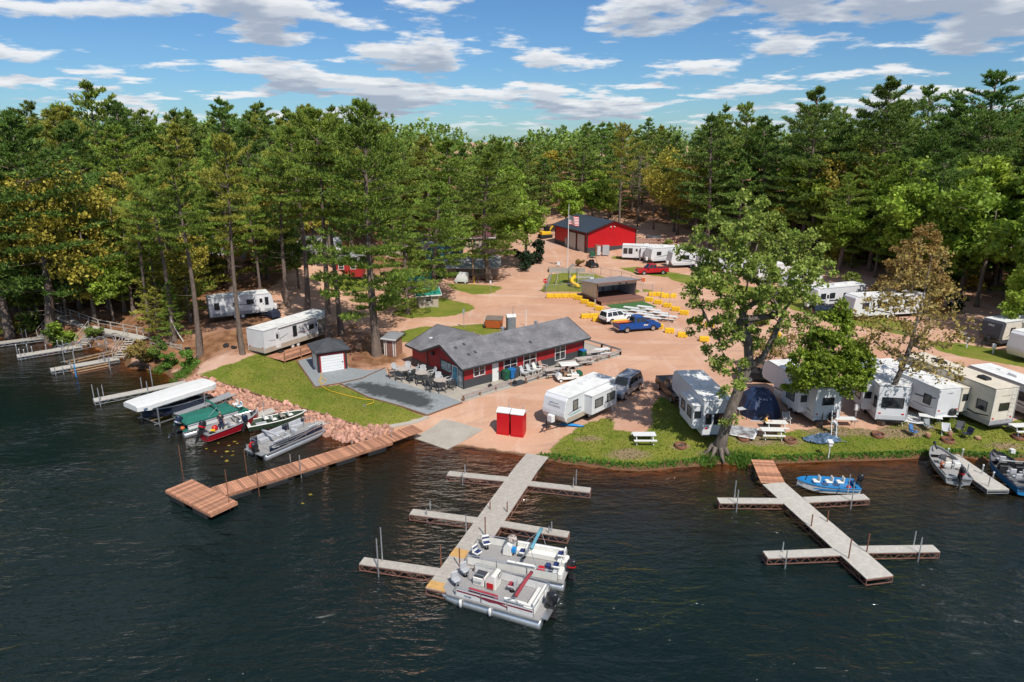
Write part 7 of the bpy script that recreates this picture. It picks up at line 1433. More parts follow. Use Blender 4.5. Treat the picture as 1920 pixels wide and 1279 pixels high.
for u, v in ((1103,655),(1141,665)): pass
# patio railing shadows come from a slatted rail
a, b = at(868,754), at(831,742)
# patio dining sets
def adirondack(parent_group, loc, rz, label, light):
    key = 'adk%d' % light
    if key not in MAT_CACHE:
        r = thing('adirondack_chair', label, 'chair', loc, rz, parent_group); mt = 'adirondack_lit' if light else 'adirondack'  # back chairs take the paler copy: sunlight painted in as a lighter grey
        m = MB(); m.box(-.28, .28, -.27, .27, .55, .61); m.build('seat', mt, r)
        for i in range(5): y = -.22 + i * .11; t = .62 - .1 * abs(i - 2) ** 1.4 * .3; m = MB(); m.loft([[(-.28,y-.048,.55),(-.25,y-.048,.55),(-.25,y+.048,.55),(-.28,y+.048,.55)],[(-.5,y*1.15-.05,.62+t),(-.47,y*1.15-.05,.62+t),(-.47,y*1.15+.05,.62+t),(-.5,y*1.15+.05,.62+t)]]); m.build('back_slat', mt, r)
        for s in (-1, 1):
            m = MB(); m.box(-.4, .32, s*.33-.06, s*.33+.06, .82, .85); m.build('armrest', mt, r)
            for x in (-.3, .26): m = MB(); m.bar((x*1.25, s*.34, 0), (x, s*.3, .82), .06); m.build('leg', mt, r)
            m = MB(); m.bar((-.33, s*.32, .25), (.3, s*.32, .25), .04); m.build('stretcher', mt, r)
        MAT_CACHE[key] = r; return r
    return dup(MAT_CACHE[key], loc, rz, label, parent_group)
MAT_CACHE = {}
for ti, (u, v, nm) in enumerate(((757,708,'left'), (791,715,'middle'), (826,729,'right'))):
    c = at(u, v) + V(0, 0, .07); r = thing('round_table', ('round grey table nearest the picture window end' if ti == 2 else 'round grey table at the far left of the patio' if ti == 0 else 'middle one of three round grey patio tables'), 'table', c, 0, 'round patio tables')
    m = MB(); m.cyl((0,0,.86), .68, .05, 20); m.build('table_top', 'tabletop', r); m = MB(); m.cyl((0,0,.2), .08, .66, 8); m.build('pedestal', 'adirondack', r)
    for k in range(4): a = k * 1.571 + .4; m = MB(); m.bar((0,0,.25), (math.cos(a)*.5, math.sin(a)*.5, .04), .08); m.build('leg', 'adirondack', r)
    for k in range(6):
        a = k * 1.047 + .35 + ti * .2; p = c + V(math.cos(a) * 1.15, math.sin(a) * 1.15, 0); side = ['lake', 'lake', 'lake', 'shop', 'shop', 'shop'][k]
        lab = '%s adirondack bar chair on the %s side of the %s round patio table' % ('sunlit grey' if math.sin(a) > .3 else 'dark grey', ('back right', 'back', 'back left', 'front left', 'front', 'front right')[k], nm)
        adirondack('bar chairs round the patio tables', p, a + math.pi + (0 if True else 0), lab, math.sin(a) > .3)
def picnic(label, loc, rz, mat='white', leg='white', L=1.85, group='picnic tables'):
    k = 'pic' + mat + leg + str(L)
    if k not in MAT_CACHE:
        r = thing('picnic_table', label, 'picnic table', loc, rz, group)
        for i in range(5): y = -.32 + i * .16; m = MB(); m.box(-L/2, L/2, y-.074, y+.074, .72, .76); m.build('table_plank', mat, r)
        for s in (-1, 1):
            for o in (0, .15): m = MB(); y = s * (.62 + o); m.box(-L/2, L/2, y-.07, y+.07, .43, .47); m.build('bench_plank', mat, r)
        for x in (-L*.36, L*.36):
            for s in (-1, 1): m = MB(); m.bar((x, s*.62, 0), (x, s*.25, .72), .05); m.build('leg', leg, r)
            m = MB(); m.bar((x+.03, -.78, .41), (x+.03, .78, .41), .05); m.build('crossbar', leg, r)
        MAT_CACHE[k] = r; return r
    return dup(MAT_CACHE[k], loc, rz, label, group)
def picnic_px(label, u, v, deg, *a, dz=0, **k): return picnic(label, at(u, v) + V(0,0,dz), R(deg), *a, **k)
picnic_px('lone white picnic table on the lake lawn left of the cottonwood', 1207, 829, 0, L=1.9)
picnic_px('tan picnic table nearest the lake beside the dome tent rug', 1446, 820, -3, 'woodtan' if False else 'vinyl', 'white'); picnic_px('tan picnic table right in front of the blue dome tent', 1453, 806, -3, 'vinyl', 'white')
for i, (u, v, lab, mt) in enumerate(((1036,706,'grey picnic table closest to the loungers on the shop patio','tabletop'), (1062,692,'second grey picnic table along the shop patio rail','tabletop'), (1094,684,'third grey picnic table along the shop patio rail','tabletop'), (1112,672,'grey picnic table near the shop corner','tabletop'), (1128,667,'white picnic table in the far corner of the shop patio','white'))): picnic_px(lab, u, v, 20, mt, 'black', dz=.07)
k = 0
for row, (n, u0, v0, du, dv) in enumerate(((3,1160,590,11,6.2), (4,1182,586,13,6.2), (4,1206,584,15,6.0))):
    for i in range(n):
        picnic_px('white picnic table number %s from the turf in the %s row before the stage' % (('one','two','three','four')[i], ('left','middle','right')[row]), u0 + du*i + row, v0 + dv*i, -28, 'white', 'rust', L=2.2)
picnic_px('folding picnic table at the right picture edge beside the cream fifth wheel', 1912, 812, 5, 'white', 'alu')
# yellow concrete blocks
def block(label, u, v, deg, L=1.2):
    k = 'blk%.1f' % L
    if k not in MAT_CACHE:
        r = thing('concrete_block', label, 'concrete block', at(u, v), R(deg), 'yellow concrete blocks'); n = max(1, round(L / 1.2))
        for i in range(n):
            m = MB(); x0 = -L/2 + L*i/n; m.box(x0+.01, x0+L/n-.01, -.3, .3, -.03, .62); o = m.build('block_body', 'yellow', r, bevel=.05)
            for dx in (.28, .72): q = MB(); q.box(x0+L/n*dx-.07, x0+L/n*dx+.07, -.306, -.2, .0, .1); q.build('fork_slot', 'black', o)
        MAT_CACHE[k] = r; return r
    return dup(MAT_CACHE[k], at(u, v), R(deg), label, 'yellow concrete blocks')
block('long run of yellow blocks beside the playground fence', 1053, 558, 2, 4.8); block('long run of yellow blocks behind the white SUV', 1113, 596, 8, 3.6)
for i, (u, v, d, lab) in enumerate(((1084,562,-30,'first single yellow block past the long playground run'),(1096,569,-30,'second yellow block in the slanting row left of the stage'),(1109,575,-30,'third yellow block in the slanting row left of the stage'),(1123,582,-30,'fourth yellow block in the slanting row left of the stage'),(1139,588,-30,'yellow block just behind the white SUV roof'),(1119,602,0,'yellow block at the tail of the white SUV'),(1235,616,-10,'yellow block at the nose of the blue pickup'),(1255,624,-10,'second yellow block right of the blue pickup'),(1279,632,-10,'third yellow block right of the blue pickup'),(1217,565,-25,'first yellow block right of the turf'),(1234,570,-25,'second yellow block right of the turf'),(1251,576,-25,'third yellow block right of the turf'),(1267,583,-25,'fourth yellow block right of the turf, under twigs'),(1283,590,-25,'fifth yellow block right of the turf, under twigs'),(1308,606,-25,'yellow block behind the cottonwood leaves'),(1330,613,-25,'yellow block deep behind the cottonwood leaves'),(1230,555,0,'wide yellow block behind the turf sign posts'),(1253,558,0,'wide yellow block right behind the turf sign posts'),(1320,640,-10,'yellow block left of the cottonwood fork'),(1454,632,5,'yellow block right of the cottonwood fork'))): block(lab, u, v, d, 1.2 if i not in (16, 17) else 2.4)
# portable toilets
def potty(label, loc, rz, body, roofm, group):
    r = thing('portable_toilet', label, 'portable toilet', loc, rz, group); m = MB(); m.box(-.55, .55, -.55, .55, .1, 2.05); m.build('cabin', body, r, bevel=.03); m = MB(); m.box(-.58, .58, -.58, .58, -.02, .1); m.build('base_skid', 'black' if body != 'pottyred' else body, r)
    m = MB(); m.loft([[(-.6,-.6,2.03),(.6,-.6,2.03),(.6,.6,2.03),(-.6,.6,2.03)],[(-.6,-.6,2.12),(.6,-.6,2.12),(.6,.6,2.12),(-.6,.6,2.12)],[(-.6,-.03,2.36),(.6,-.03,2.36),(.6,.03,2.36),(-.6,.03,2.36)]]); m.build('roof', roofm, r, bevel=.02); m = MB(); m.cyl((.3,.35,2.1), .05, .4, 8); m.build('vent_pipe', 'rv_grey', r)
    m = MB(); m.box(-.42, .42, .55, .58, .15, 1.95); d = m.build('door', body, r); m = MB(); m.box(.28,.36,.58,.62,1.0,1.15); m.build('handle', 'black', d)
    m = MB(); [m.box(-.56, .56, y-.012, y+.012, .35, 1.9) for y in (-.3, 0, .3)]; [m.box(x-.012, x+.012, -.565, .565, .35, 1.9) for x in (-.3, 0, .3)]; m.build('panel_rib', body, r)
b0, b1 = at(946,815), at(976,822)
potty('left one of the two red portable toilets on the beach', b0 + V(.0,.5,0), R(-17), 'pottyred', 'white', 'red portable toilets'); potty('right one of the two red portable toilets on the beach', b0 + V(1.22,.08,0), R(-17), 'pottyred', 'white', 'red portable toilets'); potty('tall grey portable toilet behind the shop roof', at(958,622), R(10), 'pottygrey', 'white', 'grey portable toilet'); 
r = thing('dumpster', 'orange steel dumpster with dark lid behind the shop', 'dumpster', at(927,614), R(-8)); m = MB(); m.loft([[(-1,-.7,.1),(1,-.7,.1),(1,.7,.1),(-1,.7,.1)],[(-1.1,-.9,1.2),(1.1,-.9,1.2),(1.1,.8,1.35),(-1.1,.8,1.35)]]); m.build('bin', 'orange', r); m = MB(); m.loft([[(-1.12,-.92,1.2),(1.12,-.92,1.2),(1.12,.82,1.36),(-1.12,.82,1.36)],[(-1.12,-.92,1.26),(1.12,-.92,1.26),(1.12,.82,1.42),(-1.12,.82,1.42)]]); m.build('lid', 'rv_brown', r); m = MB(); [m.box(x-.05, x+.05, -.95, -.8, .4, .9) for x in (-1.1, 1.1)]; m.build('lift_pocket', 'rust', r)
for u, v, lab in ((883,629,'stone planter block on the grass behind the shop'), (895,633,'second stone planter block behind the shop')):
    r = thing('planter_block', lab, 'planter', at(u, v), R(10), 'stone planters'); m = MB(); m.loft([[(-.4,-.3,0),(.4,-.3,0),(.4,.3,0),(-.4,.3,0)],[(-.5,-.38,.38),(.5,-.38,.38),(.5,.38,.38),(-.5,.38,.38)]]); m.build('basin', 'stonegrey', r); m = MB(); m.box(-.42, .42, -.3, .3, .36, .4); m.build('soil', 'rv_brown', r)
def bin_(label, loc, rz, mat, lid):
    r = thing('wheeled_bin', label, 'bin', loc, rz, 'wheeled bins'); m = MB(); m.loft([[(-.24,-.26,.08),(.24,-.26,.08),(.24,.26,.08),(-.24,.26,.08)],[(-.31,-.34,1.0),(.31,-.34,1.0),(.31,.34,1.0),(-.31,.34,1.0)]]); m.build('bin', mat, r); m = MB(); m.prism([(-.34,1.0),(-.3,1.1),(.32,1.06),(.36,1.0)], -.36, .36); m.build('lid', lid, r); [wheel(r, -.24, s*.24, .12, .06, 'black') for s in (-1, 1)]
for x, y, lab, mt, ld in ((5.0,-.55,'green wheeled bin beside the white shop door','plastic_green','plastic_green'), (5.75,-.55,'blue recycling bin beside the green bin','binblue','binblue'), (6.35,-.5,'dark grey bin next to the blue one','charcoal','charcoal'), (16.2,-.5,'dark green bin at the far shop corner','plastic_green','binblue')): bin_(lab, SHOP + E1*x + E2*y + V(0,0,.02), SHOP_RZ - R(90), mt, ld)
def lounger(label, loc, rz, mat):
    r = thing('patio_chair', label, 'chair', loc, rz, 'patio chairs by the shop wall'); m = MB(); m.loft([[(-.3,-.28,.36),(.35,-.28,.42),(.35,.28,.42),(-.3,.28,.36)],[(-.3,-.28,.42),(.35,-.28,.48),(.35,.28,.48),(-.3,.28,.42)]]); m.build('seat', mat, r); m = MB(); m.loft([[(-.3,-.28,.38),(-.24,-.28,.38),(-.24,.28,.38),(-.3,.28,.38)],[(-.62,-.28,1.05),(-.56,-.28,1.05),(-.56,.28,1.05),(-.62,.28,1.05)]]); m.build('backrest', mat, r)
    for s in (-1, 1):
        m = MB(); m.box(-.42,.3,s*.31-.03,s*.31+.03,.6,.64); m.build('armrest', 'white', r)
        for x in (-.35,.3): m = MB(); m.bar((x,s*.3,0),(x,s*.3,.6),.04); m.build('leg', 'white', r)
for i, (x, lab, mt) in enumerate(((7.25,'pale mesh patio chair nearest the bins','rv_lgrey'), (8.15,'second pale mesh patio chair along the shop wall','rv_lgrey'), (9.0,'cream patio chair third from the bins','vinyl'), (9.9,'pinkish plastic armchair at the end of the patio chair row','brickpink'))): lounger(lab, SHOP + E1*x + E2*-.95 + V(0,0,.02), SHOP_RZ - R(70), mt)
for x, y, lab in ((2.4,-1.25,'black umbrella base on the patio beside the double window'), (5.0,-2.0,'black umbrella base beside the dark door mat')):
    r = thing('umbrella_base', lab, 'umbrella base', SHOP + E1*x + E2*y, 0, 'umbrella bases'); m = MB(); m.cyl((0,0,0), .22, .3, 12, .2); m.build('weight', 'black', r); m = MB(); m.cyl((0,0,.3), .03, .95, 6); m.build('tube', 'black', r)
r = thing('door_mat', 'dark mat on the concrete in front of the white shop door', 'mat', SHOP + E1*5.4 + E2*-2.0 + V(0,0,.0), SHOP_RZ); m = MB(); m.box(-.9,.9,-.5,.5,.005,.02); m.build('mat_body', 'charcoal', r); m = MB(); [m.box(-.92,.92,y-.03,y+.03,.005,.026) for y in (-.52,.52)]; m.build('mat_edge', 'black', r)
# signs, poles, flag
def sign(label, u, v, h, board=None, pm='galv', bm='white', txt=None, rz=0, name='sign_post', grp='sign posts', r_=.035):
    r = thing(name, label, 'sign' if board else 'post', at(u, v), rz, grp); m = MB(); m.tube([(0,0,-.2),(0,0,h)], r_, 6); m.build('pole', pm, r); m = MB(); m.cyl((0,0,-.05), r_*2.2, .12, 8); m.build('base', pm, r)
    if board: m = MB(); w, hh = board; m.box(-w/2, w/2, -.06, -.04, h-hh, h); b = m.build('board', bm, r); 
    if txt: text('lettering', txt[0], txt[1], txt[2], b, (0, -.064, h - board[1]/2), (R(90), 0, 0))
    return r
r = thing('stop_sign', 'red octagonal stop sign at the playground fence corner', 'sign', at(1022,549)); m = MB(); m.tube([(0,0,-.2),(0,0,2.3)], .03, 6); m.build('pole', 'galv', r); m = MB(); m.loft([[(.38*math.cos(a), y, 1.95+.38*math.sin(a)) for a in [math.pi/8+k_*math.pi/4 for k_ in range(8)]] for y in (-.06,-.04)]); b = m.build('board', 'red', r); text('lettering', 'STOP', .26, 'white', b, (0,-.064,1.95), (R(90),0,0))
sign('grey sign on a post at the road bend behind the shop', 870, 615, 2.6, (.28,.75), bm='rv_grey'); sign('thin tall pole behind the grey portable toilet', 962, 630, 3.9); sign('white marker post right of the grey portable toilet', 986, 612, 2.2, pm='white', r_=.06); sign('yellow marker post beside the orange dumpster', 908, 612, 1.1, pm='vinyl', r_=.06); sign('small white sign on the grass island by the porch cabin', 920, 548, 1.9, (.28,.45)); sign('orange diamond notice post at the stage corner', 1205, 549, 2.4, (.5,.6), bm='orange'); sign('white notice board at the flagpole bed', 1047, 508, 1.7, (.55,.6)); sign('grey sign post in the yellow block row left of the stage', 1115, 590, 2.2, (.2,.5), bm='rv_grey')
for i, (u, v, lab) in enumerate(((1222,562,'left one of the thin sign posts right of the turf'), (1239,568,'middle one of the thin sign posts right of the turf'), (1255,577,'right one of the thin sign posts right of the turf'), (1252,618,'thin sign post beside the blue pickup nose'))): sign(lab, u, v, 2.3, (.18,.3), bm='rv_grey')
sign('yellow bollard beside the covered golf cart', 889, 531, 1.2, pm='yellow', r_=.08); sign('bare wooden utility pole before the porch cabin', 887, 526, 7.0, pm='woodtan', r_=.12, name='utility_pole')
r = thing('flagpole', 'tall white flagpole flying a striped flag before the red barn', 'flagpole', at(1064,505)); m = MB(); m.tube([(0,0,-.2),(0,0,6),(0,0,11.8)], [.09,.07,.04], 8); m.build('pole', 'white', r); m = MB(); m.ball((0,0,11.9),.1); m.build('finial', 'alu', r)
def flag(r):
    m = MB(); nx, nz = 16, 13; w, h = 2.1, 1.75; z0 = 8.3; c = {}
    def p(i, j): x = w*i/nx; return (.08 + x*.88, .22*math.sin(x*3.4+j*.12) , z0 + h*j/nz - .42*(x/w)**1.3 + .05*math.sin(x*4))
    for j in range(nz):
        for i in range(nx): m.cm = 2 if (i < 7 and j >= 6) else (0 if j % 2 == 0 else 1); m.quad(p(i,j), p(i+1,j), p(i+1,j+1), p(i,j+1))
    m.build('flag_cloth', ['red', 'white', 'cloth_navy'], r, True)
    m = MB()
    for i in range(5):
        for j in range(4): q = p(.7+i*1.35, 7+j*1.55); m.box(q[0]-.045, q[0]+.045, q[1]-.012, q[1]+.012, q[2]-.045, q[2]+.045)
    m.build('star', 'white', r)
flag(r)
# playground
def playground():
    c = at(1075,533); r = thing('play_set', 'wooden play tower with yellow spiral slide and swing frame', 'playground', c, R(5)); 
    for x in (-.7,.7):
        for y in (-.7,.7): m = MB(); m.bar((x,y,-.2),(x,y,2.6),.11); m.build('post', 'woodgrey', r)
    m = MB(); m.box(-.75,.75,-.75,.75,1.2,1.28); m.build('platform', 'woodgrey', r); m = MB(); [m.loft([[(s*.95,-.9,2.45),(s*.95,.9,2.45),(0,.9,3.4),(0,-.9,3.4)],[(s*.95,-.9,2.52),(s*.95,.9,2.52),(0,.9,3.47),(0,-.9,3.47)]]) for s in (-1,1)]; m.build('roof', 'woodgrey', r)
    m = MB(); L_ = [(0,-.8,1.55),(-.15,-1.2,1.35),(-.55,-1.5,1.15),(-.65,-2.0,.85),(-.3,-2.4,.6),(.2,-2.7,.35),(.25,-3.2,.2)]; m.tube(L_, .32, 8); m.build('spiral_slide', 'yellow', r, True)
    m = MB(); [m.box(.8+i*.22, .86+i*.22, -.6, -.55, 1.2, 2.0) for i in range(11)]; m.box(.75,3.2,-.62,-.53,1.95,2.02); m.box(.75,3.2,-.7,.6,1.15,1.22); m.build('bridge', 'woodgrey', r)
    for x in (2.4,3.3): m = MB(); m.bar((x,-.6,-.2),(x,-.6,2.6),.1); m.build('post', 'woodgrey', r)
    m = MB(); m.loft([[(2.7,-.7,1.2),(3.3,-.7,1.2),(3.3,-2.4,.15),(2.7,-2.4,.15)],[(2.7,-.7,1.26),(3.3,-.7,1.26),(3.3,-2.4,.21),(2.7,-2.4,.21)]]); m.build('climbing_ramp', 'rv_lgrey', r); m = MB(); m.bar((3.4,-.6,2.1),(5.4,-1.4,.1),.12); m.build('swing_beam', 'woodtan', r)
    for x in (-3.9,-2.6): m = MB(); m.bar((x-.5,-.6,0),(x,0,2.1),.08); m.bar((x-.5,.6,0),(x,0,2.1),.08); m.build('swing_leg', 'woodgrey', r)
    m = MB(); m.bar((-4,0,2.1),(-.7,0,2.1),.1); m.build('swing_beam', 'woodgrey', r); m = MB(); m.box(-2.4,-1.8,-.3,.3,.4,.5); m.bar((-2.4,0,.5),(-2.4,0,2.1),.02); m.bar((-1.8,0,.5),(-1.8,0,2.1),.02); m.build('swing_seat', 'plastic_green', r)
playground()
r = thing('flower_bed', 'low brick walled flower bed round the flagpole', 'planter', at(1064,511), 0); m = MB(); m.box(-3.4,3.2,-.4,-.1,-.1,.85); m.build('retaining_wall', 'stonegrey', r); m = MB(); m.box(-3.4,-.4,-.1,2.2,-.1,.7); m.build('mulch', 'brickpink', r)
def mesh_fence(label, pts, h=1.2):
    PP = [at(u, v) for u, v in pts]; O = PP[0]; r = thing('wire_fence', label, 'fence', O, 0, 'playground fences')
    for a, b in zip(PP, PP[1:]):
        d = b - a; n = max(1, round(d.length / 2.4))
        for i in range(n + 1): p = a.lerp(b, i/n) - O; m = MB(); m.tube([p, p + V(0,0,h)], .035, 5); m.build('post', 'rv_brown', r)
        m = MB(); m.bar(a - O + V(0,0,h), b - O + V(0,0,h), .05); [m.bar(a - O + V(0,0,h*k_/5), b - O + V(0,0,h*k_/5), .012) for k_ in range(5)]; nn_ = int(d.length / .35)
        for i in range(nn_): p = a.lerp(b, i/nn_) - O; m.bar(p, p + V(0,0,h), .01)
        o = m.build('wire_mesh', 'rv_grey', r)
mesh_fence('wire fence along the road side of the playground', [(1023,549),(1034,522)]); mesh_fence('wire fence along the front of the playground', [(1023,549),(1092,543)]); mesh_fence('dark rail fence behind the stage', [(1108,511),(1165,522),(1202,534)])
# around the barn
r = thing('service_shelter', 'small brown open shelter holding grey boxes at the barn wall', 'shelter', at(1128,480), R(8)); m = MB(); m.box(-1.4,-1.2,-.4,.4,0,2.4); m.box(-1.2,-.2,.2,.3,0,2.3); m.build('frame', 'stain', r); m = MB(); m.box(.1,1.5,-.3,.4,.2,2.2); m.build('cabinet', 'metalsilver', r); m = MB(); m.box(-1.0,-.3,-.2,.2,.2,2.0); m.build('small_cabinet', 'rv_lgrey', r)
r = thing('transformer_box', 'green utility box on the dirt before the barn', 'utility box', at(1112,480), R(8)); m = MB(); m.box(-.7,.7,-.5,.5,0,.95); m.build('housing', 'plastic_green', r, bevel=.05); m = MB(); m.box(-.75,.75,-.55,.55,-.1,.05); m.build('pad', 'concrete', r)
r = thing('retaining_wall', 'curved stone retaining wall at the slope right of the barn', 'wall', at(1188,462), R(-15)); m = MB()
for i in range(6):
    for j in range(12): a = -.3 + j * .11; o = MB(); o.box(-.45,.45,-.2,.2,i*.3,i*.3+.28); q = o.build('stone_block', 'brickpink', r); q.location = (j*.95 - 1 + (i%2)*.4, .05*j*j*.6 + i*.04, 0); q.rotation_euler = (0,0,.07*j)
r = thing('water_tank', 'black tank beside the retaining wall on the slope', 'tank', at(1225,458), R(5)); m = MB(); m.tube([(-1.6,0,1.0),(1.6,0,1.0)], .95, 14); m.build('tank_body', 'charcoal', r, True); m = MB(); [m.box(x-.15,x+.15,-.8,.8,-.2,.5) for x in (-1,1)]; m.build('cradle', 'black', r)
r = thing('excavator', 'yellow digger partly hidden behind the lime maple at the barn end', 'digger', at(1022,446), R(20)); m = MB(); m.box(-1.2,1.2,-1,1,.8,1.6); m.build('body', 'yellow', r, bevel=.1); m = MB(); m.box(-.2,.9,-.7,.4,1.6,2.7); m.build('cab', 'glass', r); m = MB(); m.bar((1.0,.5,1.4),(2.6,.5,3.2),.3); m.bar((2.6,.5,3.2),(3.6,.5,1.2),.25); m.build('boom', 'yellow', r); [(lambda q: q.build('track', 'black', r, bevel=.1))(MB().box(-1.5,1.5,y-.25,y+.25,0,.8)) for y in (-.9,.9)]
# park trailer deck and forest-floor bits
r = thing('timber_deck', 'low reddish timber deck with railing beside the park trailer', 'deck', at(545,668), R(58)); 
for i in range(16): m = MB(); m.box(-2.2,2.6,-1.6+i*.2,-1.41+i*.2,.28,.33); m.build('plank', 'woodred', r)
for x in (-2.1,.2,2.5): m = MB(); m.bar((x,-1.55,-.2),(x,-1.55,1.2),.1); m.build('post', 'stain', r)
m = MB(); m.bar((-2.1,-1.55,1.15),(2.5,-1.55,1.15),.12,.08); m.bar((-2.1,-1.55,.7),(2.5,-1.55,.7),.06,.1); m.build('railing', 'stain', r)
def fire_ring(label, u, v, s=1.0):
    if 'ring' not in MAT_CACHE:
        r = thing('fire_ring', label, 'fire ring', at(u, v), 0, 'campfire rings'); m = MB(); n = 16
        m.loft([[(rr*math.cos(2*math.pi*j/n), rr*math.sin(2*math.pi*j/n), z) for j in range(n)] for rr, z in ((.48,-.02),(.5,.28),(.46,.28),(.44,.02))], False); m.build('ring', 'rust', r, True); m = MB(); m.cyl((0,0,-.02), .44, .06, 12); m.build('ash', 'stonegrey', r); m = MB(); m.bar((-.25,.1,.1),(.25,-.05,.12),.09); m.bar((-.1,-.25,.1),(.15,.25,.14),.08); m.build('charred_log', 'charcoal', r); MAT_CACHE['ring'] = r; return r
    return dup(MAT_CACHE['ring'], at(u, v), u * .1, label, 'campfire rings', s)
for u, v, lab in ((1276,838,'rusty fire ring on the lawn left of the cottonwood'), (1394,824,'rusty fire ring at the edge of the patterned rug'), (1481,828,'fire ring with pale ash right of the tan picnic tables'), (1646,818,'fire ring below the leaning budding tree'), (1777,828,'fire ring beside the camp chairs'), (1909,822,'fire ring at the right picture edge'), (669,674,'rusty fire bowl on the needles right of the square shed')): fire_ring(lab, u, v)
def camp_chair(label, u, v, rz, mat, group='folding camp chairs', frame='black'):
    k = 'cc' + mat + frame
    if k not in MAT_CACHE:
        r = thing('camp_chair', label, 'chair', at(u, v), rz, group); m = MB(); m.loft([[(-.22,-.27,.4),(.27,-.27,.44),(.27,.27,.44),(-.22,.27,.4)],[(-.22,-.27,.43),(.27,-.27,.47),(.27,.27,.47),(-.22,.27,.43)]]); m.build('seat', mat, r); m = MB(); m.loft([[(-.24,-.28,.42),(-.2,-.28,.42),(-.2,.28,.42),(-.24,.28,.42)],[(-.42,-.3,.98),(-.38,-.3,.98),(-.38,.3,.98),(-.42,.3,.98)]]); m.build('backrest', mat, r)
        for s in (-1,1):
            m = MB(); m.bar((-.3,s*.3,.02),(.28,s*.3,.62),.03); m.build('leg', frame, r); m = MB(); m.bar((.28,s*.3,.0),(-.4,s*.3,1.0),.03); m.build('leg', frame, r); m = MB(); m.box(-.3,.28,s*.3-.03,s*.3+.03,.61,.64); m.build('armrest', frame, r)
        MAT_CACHE[k] = r; return r
    return dup(MAT_CACHE[k], at(u, v), rz, label, group)
for u, v, a, mt, fr, lab in ((1712,818,-60,'cloth_blue','black','blue draped camp chair farthest left of the fire ring group'), (1740,808,-80,'cloth_grey','black','grey camp chair behind the tree stump'), (1772,816,-110,'rv_lgrey','white','white framed lounge chair beside the fire ring'), (1797,812,-130,'carpetdark','black','dark slouching camp chair right of the fire ring'), (1811,822,-170,'cloth_navy','black','small black folding chair at the right of the chair group'), (1474,795,-90,'carpet','white','pale folding chair beside the dome tent door'), (1694,797,-80,'white','white','white plastic chair on the wood chips'), (1797,628,-40,'cloth_white','white','white deck chair left of the black capped trailer'), (1806,634,-40,'cloth_white','white','second white deck chair left of the black capped trailer'), (655,662,-90,'stain','stain','brown wooden chair facing the fire bowl'), (673,660,-90,'woodtan','stain','second brown wooden chair facing the fire bowl')): camp_chair(lab, u, v, R(a), mt, frame=fr)
def pedestal(label, u, v):
    r = thing('power_pedestal', label, 'power pedestal', at(u, v), R(-10), 'campsite power pedestals'); m = MB(); m.box(-.06,.06,-.05,.05,-.1,.75); m.build('post', 'rv_lgrey', r); m = MB(); m.box(-.2,.2,-.13,.13,.7,1.25); b = m.build('meter_box', 'rv_lgrey', r, bevel=.02); m = MB(); m.box(-.14,.14,-.14,-.13,.8,1.1); m.build('box_door', 'white', b)
for u, v, lab in ((1604,783,'grey power pedestal between the maple and the leaning tree'), (1856,797,'grey power pedestal in front of the cream fifth wheel'), (1812,652,'white power pedestal at the black capped trailer hitch'), (1861,664,'white power pedestal with red flag across the road'), (1148,770,'grey power pedestal at the corner of the white travel trailer')): pedestal(lab, u, v)
# dome tent, rug, tarp, tables
def tent():
    c = at(1443,790); r = thing('dome_tent', 'large dark blue dome tent between the cottonwood and green maple', 'tent', c + V(-.2,2.3,0), R(-8)); m = MB(); n, k = 8, 4
    rings = []
    for i in range(k + 1):
        f = i / k; z = 2.2 * math.sin(f * math.pi/2); s = math.cos(f * math.pi/2) ** .72 if i < k else .03; rings.append([(s*1.75*(abs(math.cos(a))**.7)*math.copysign(1, math.cos(a)), s*2.35*(abs(math.sin(a))**.7)*math.copysign(1, math.sin(a)), z) for a in np.linspace(0, 6.2832, n+1)[:-1] + .39])
    m.loft(rings); m.build('tent_body', 'tentblue', r)
    for a0 in (.6, -.6, 0): m = MB(); m.tube([(1.78*math.cos(t)*math.cos(a0) - 0, 2.38*math.cos(t)*(.9 if a0 else 0) * (1 if a0 > 0 else -1), 2.24*math.sin(t)) for t in np.linspace(0, math.pi, 13)], .03, 5); m.build('tent_pole', 'tentdark', r)
    for sx in (-1, 1): m = MB(); m.add([(sx*1.66,-.6,.35),(sx*1.66,.6,.35),(sx*1.42,.5,1.05),(sx*1.42,-.5,1.05)], [(0,1,2,3)]); m.build('mesh_window', 'black', r)
    MB().box(-1.2,1.2,-2.42,-2.36,0,.08).build('tent_hem', 'rv_lgrey', r)
    m = MB(); m.add([(-.5,-2.32,.05),(.6,-2.32,.05),(.45,-1.95,1.15),(-.35,-1.95,1.15)], [(0,1,2,3)]); m.build('door_flap', 'tentdark', r)
tent()
r = thing('picnic_rug', 'black and white patterned outdoor rug beside the cottonwood fifth wheel', 'rug', at(1392,806), R(62)); mk('rug', (.3,.3,.31), .9, var=.9, vs=1.6); m = MB(); m.box(-1.5,1.5,-1.1,1.1,.03,.05); b = m.build('rug_field', 'rug', r); m = MB(); [m.box(-1.65,1.65,y-.08,y+.08,.03,.055) for y in (-1.18,1.18)]; [m.box(x-.08,x+.08,-1.1,1.1,.03,.055) for x in (-1.57,1.57)]; m.build('rug_border', 'white', r)
r = thing('picnic_rug', 'white rug with oval line under the rear row camp table', 'rug', at(1714,784), R(60)); m = MB(); m.box(-1.4,1.4,-.9,.9,.03,.05); m.build('rug_field', 'white', r); m = MB(); m.tube([(1.1*math.cos(a),.6*math.sin(a),.06) for a in np.linspace(0,6.28,21)], .04, 4); m.build('rug_border', 'cloth_navy', r)
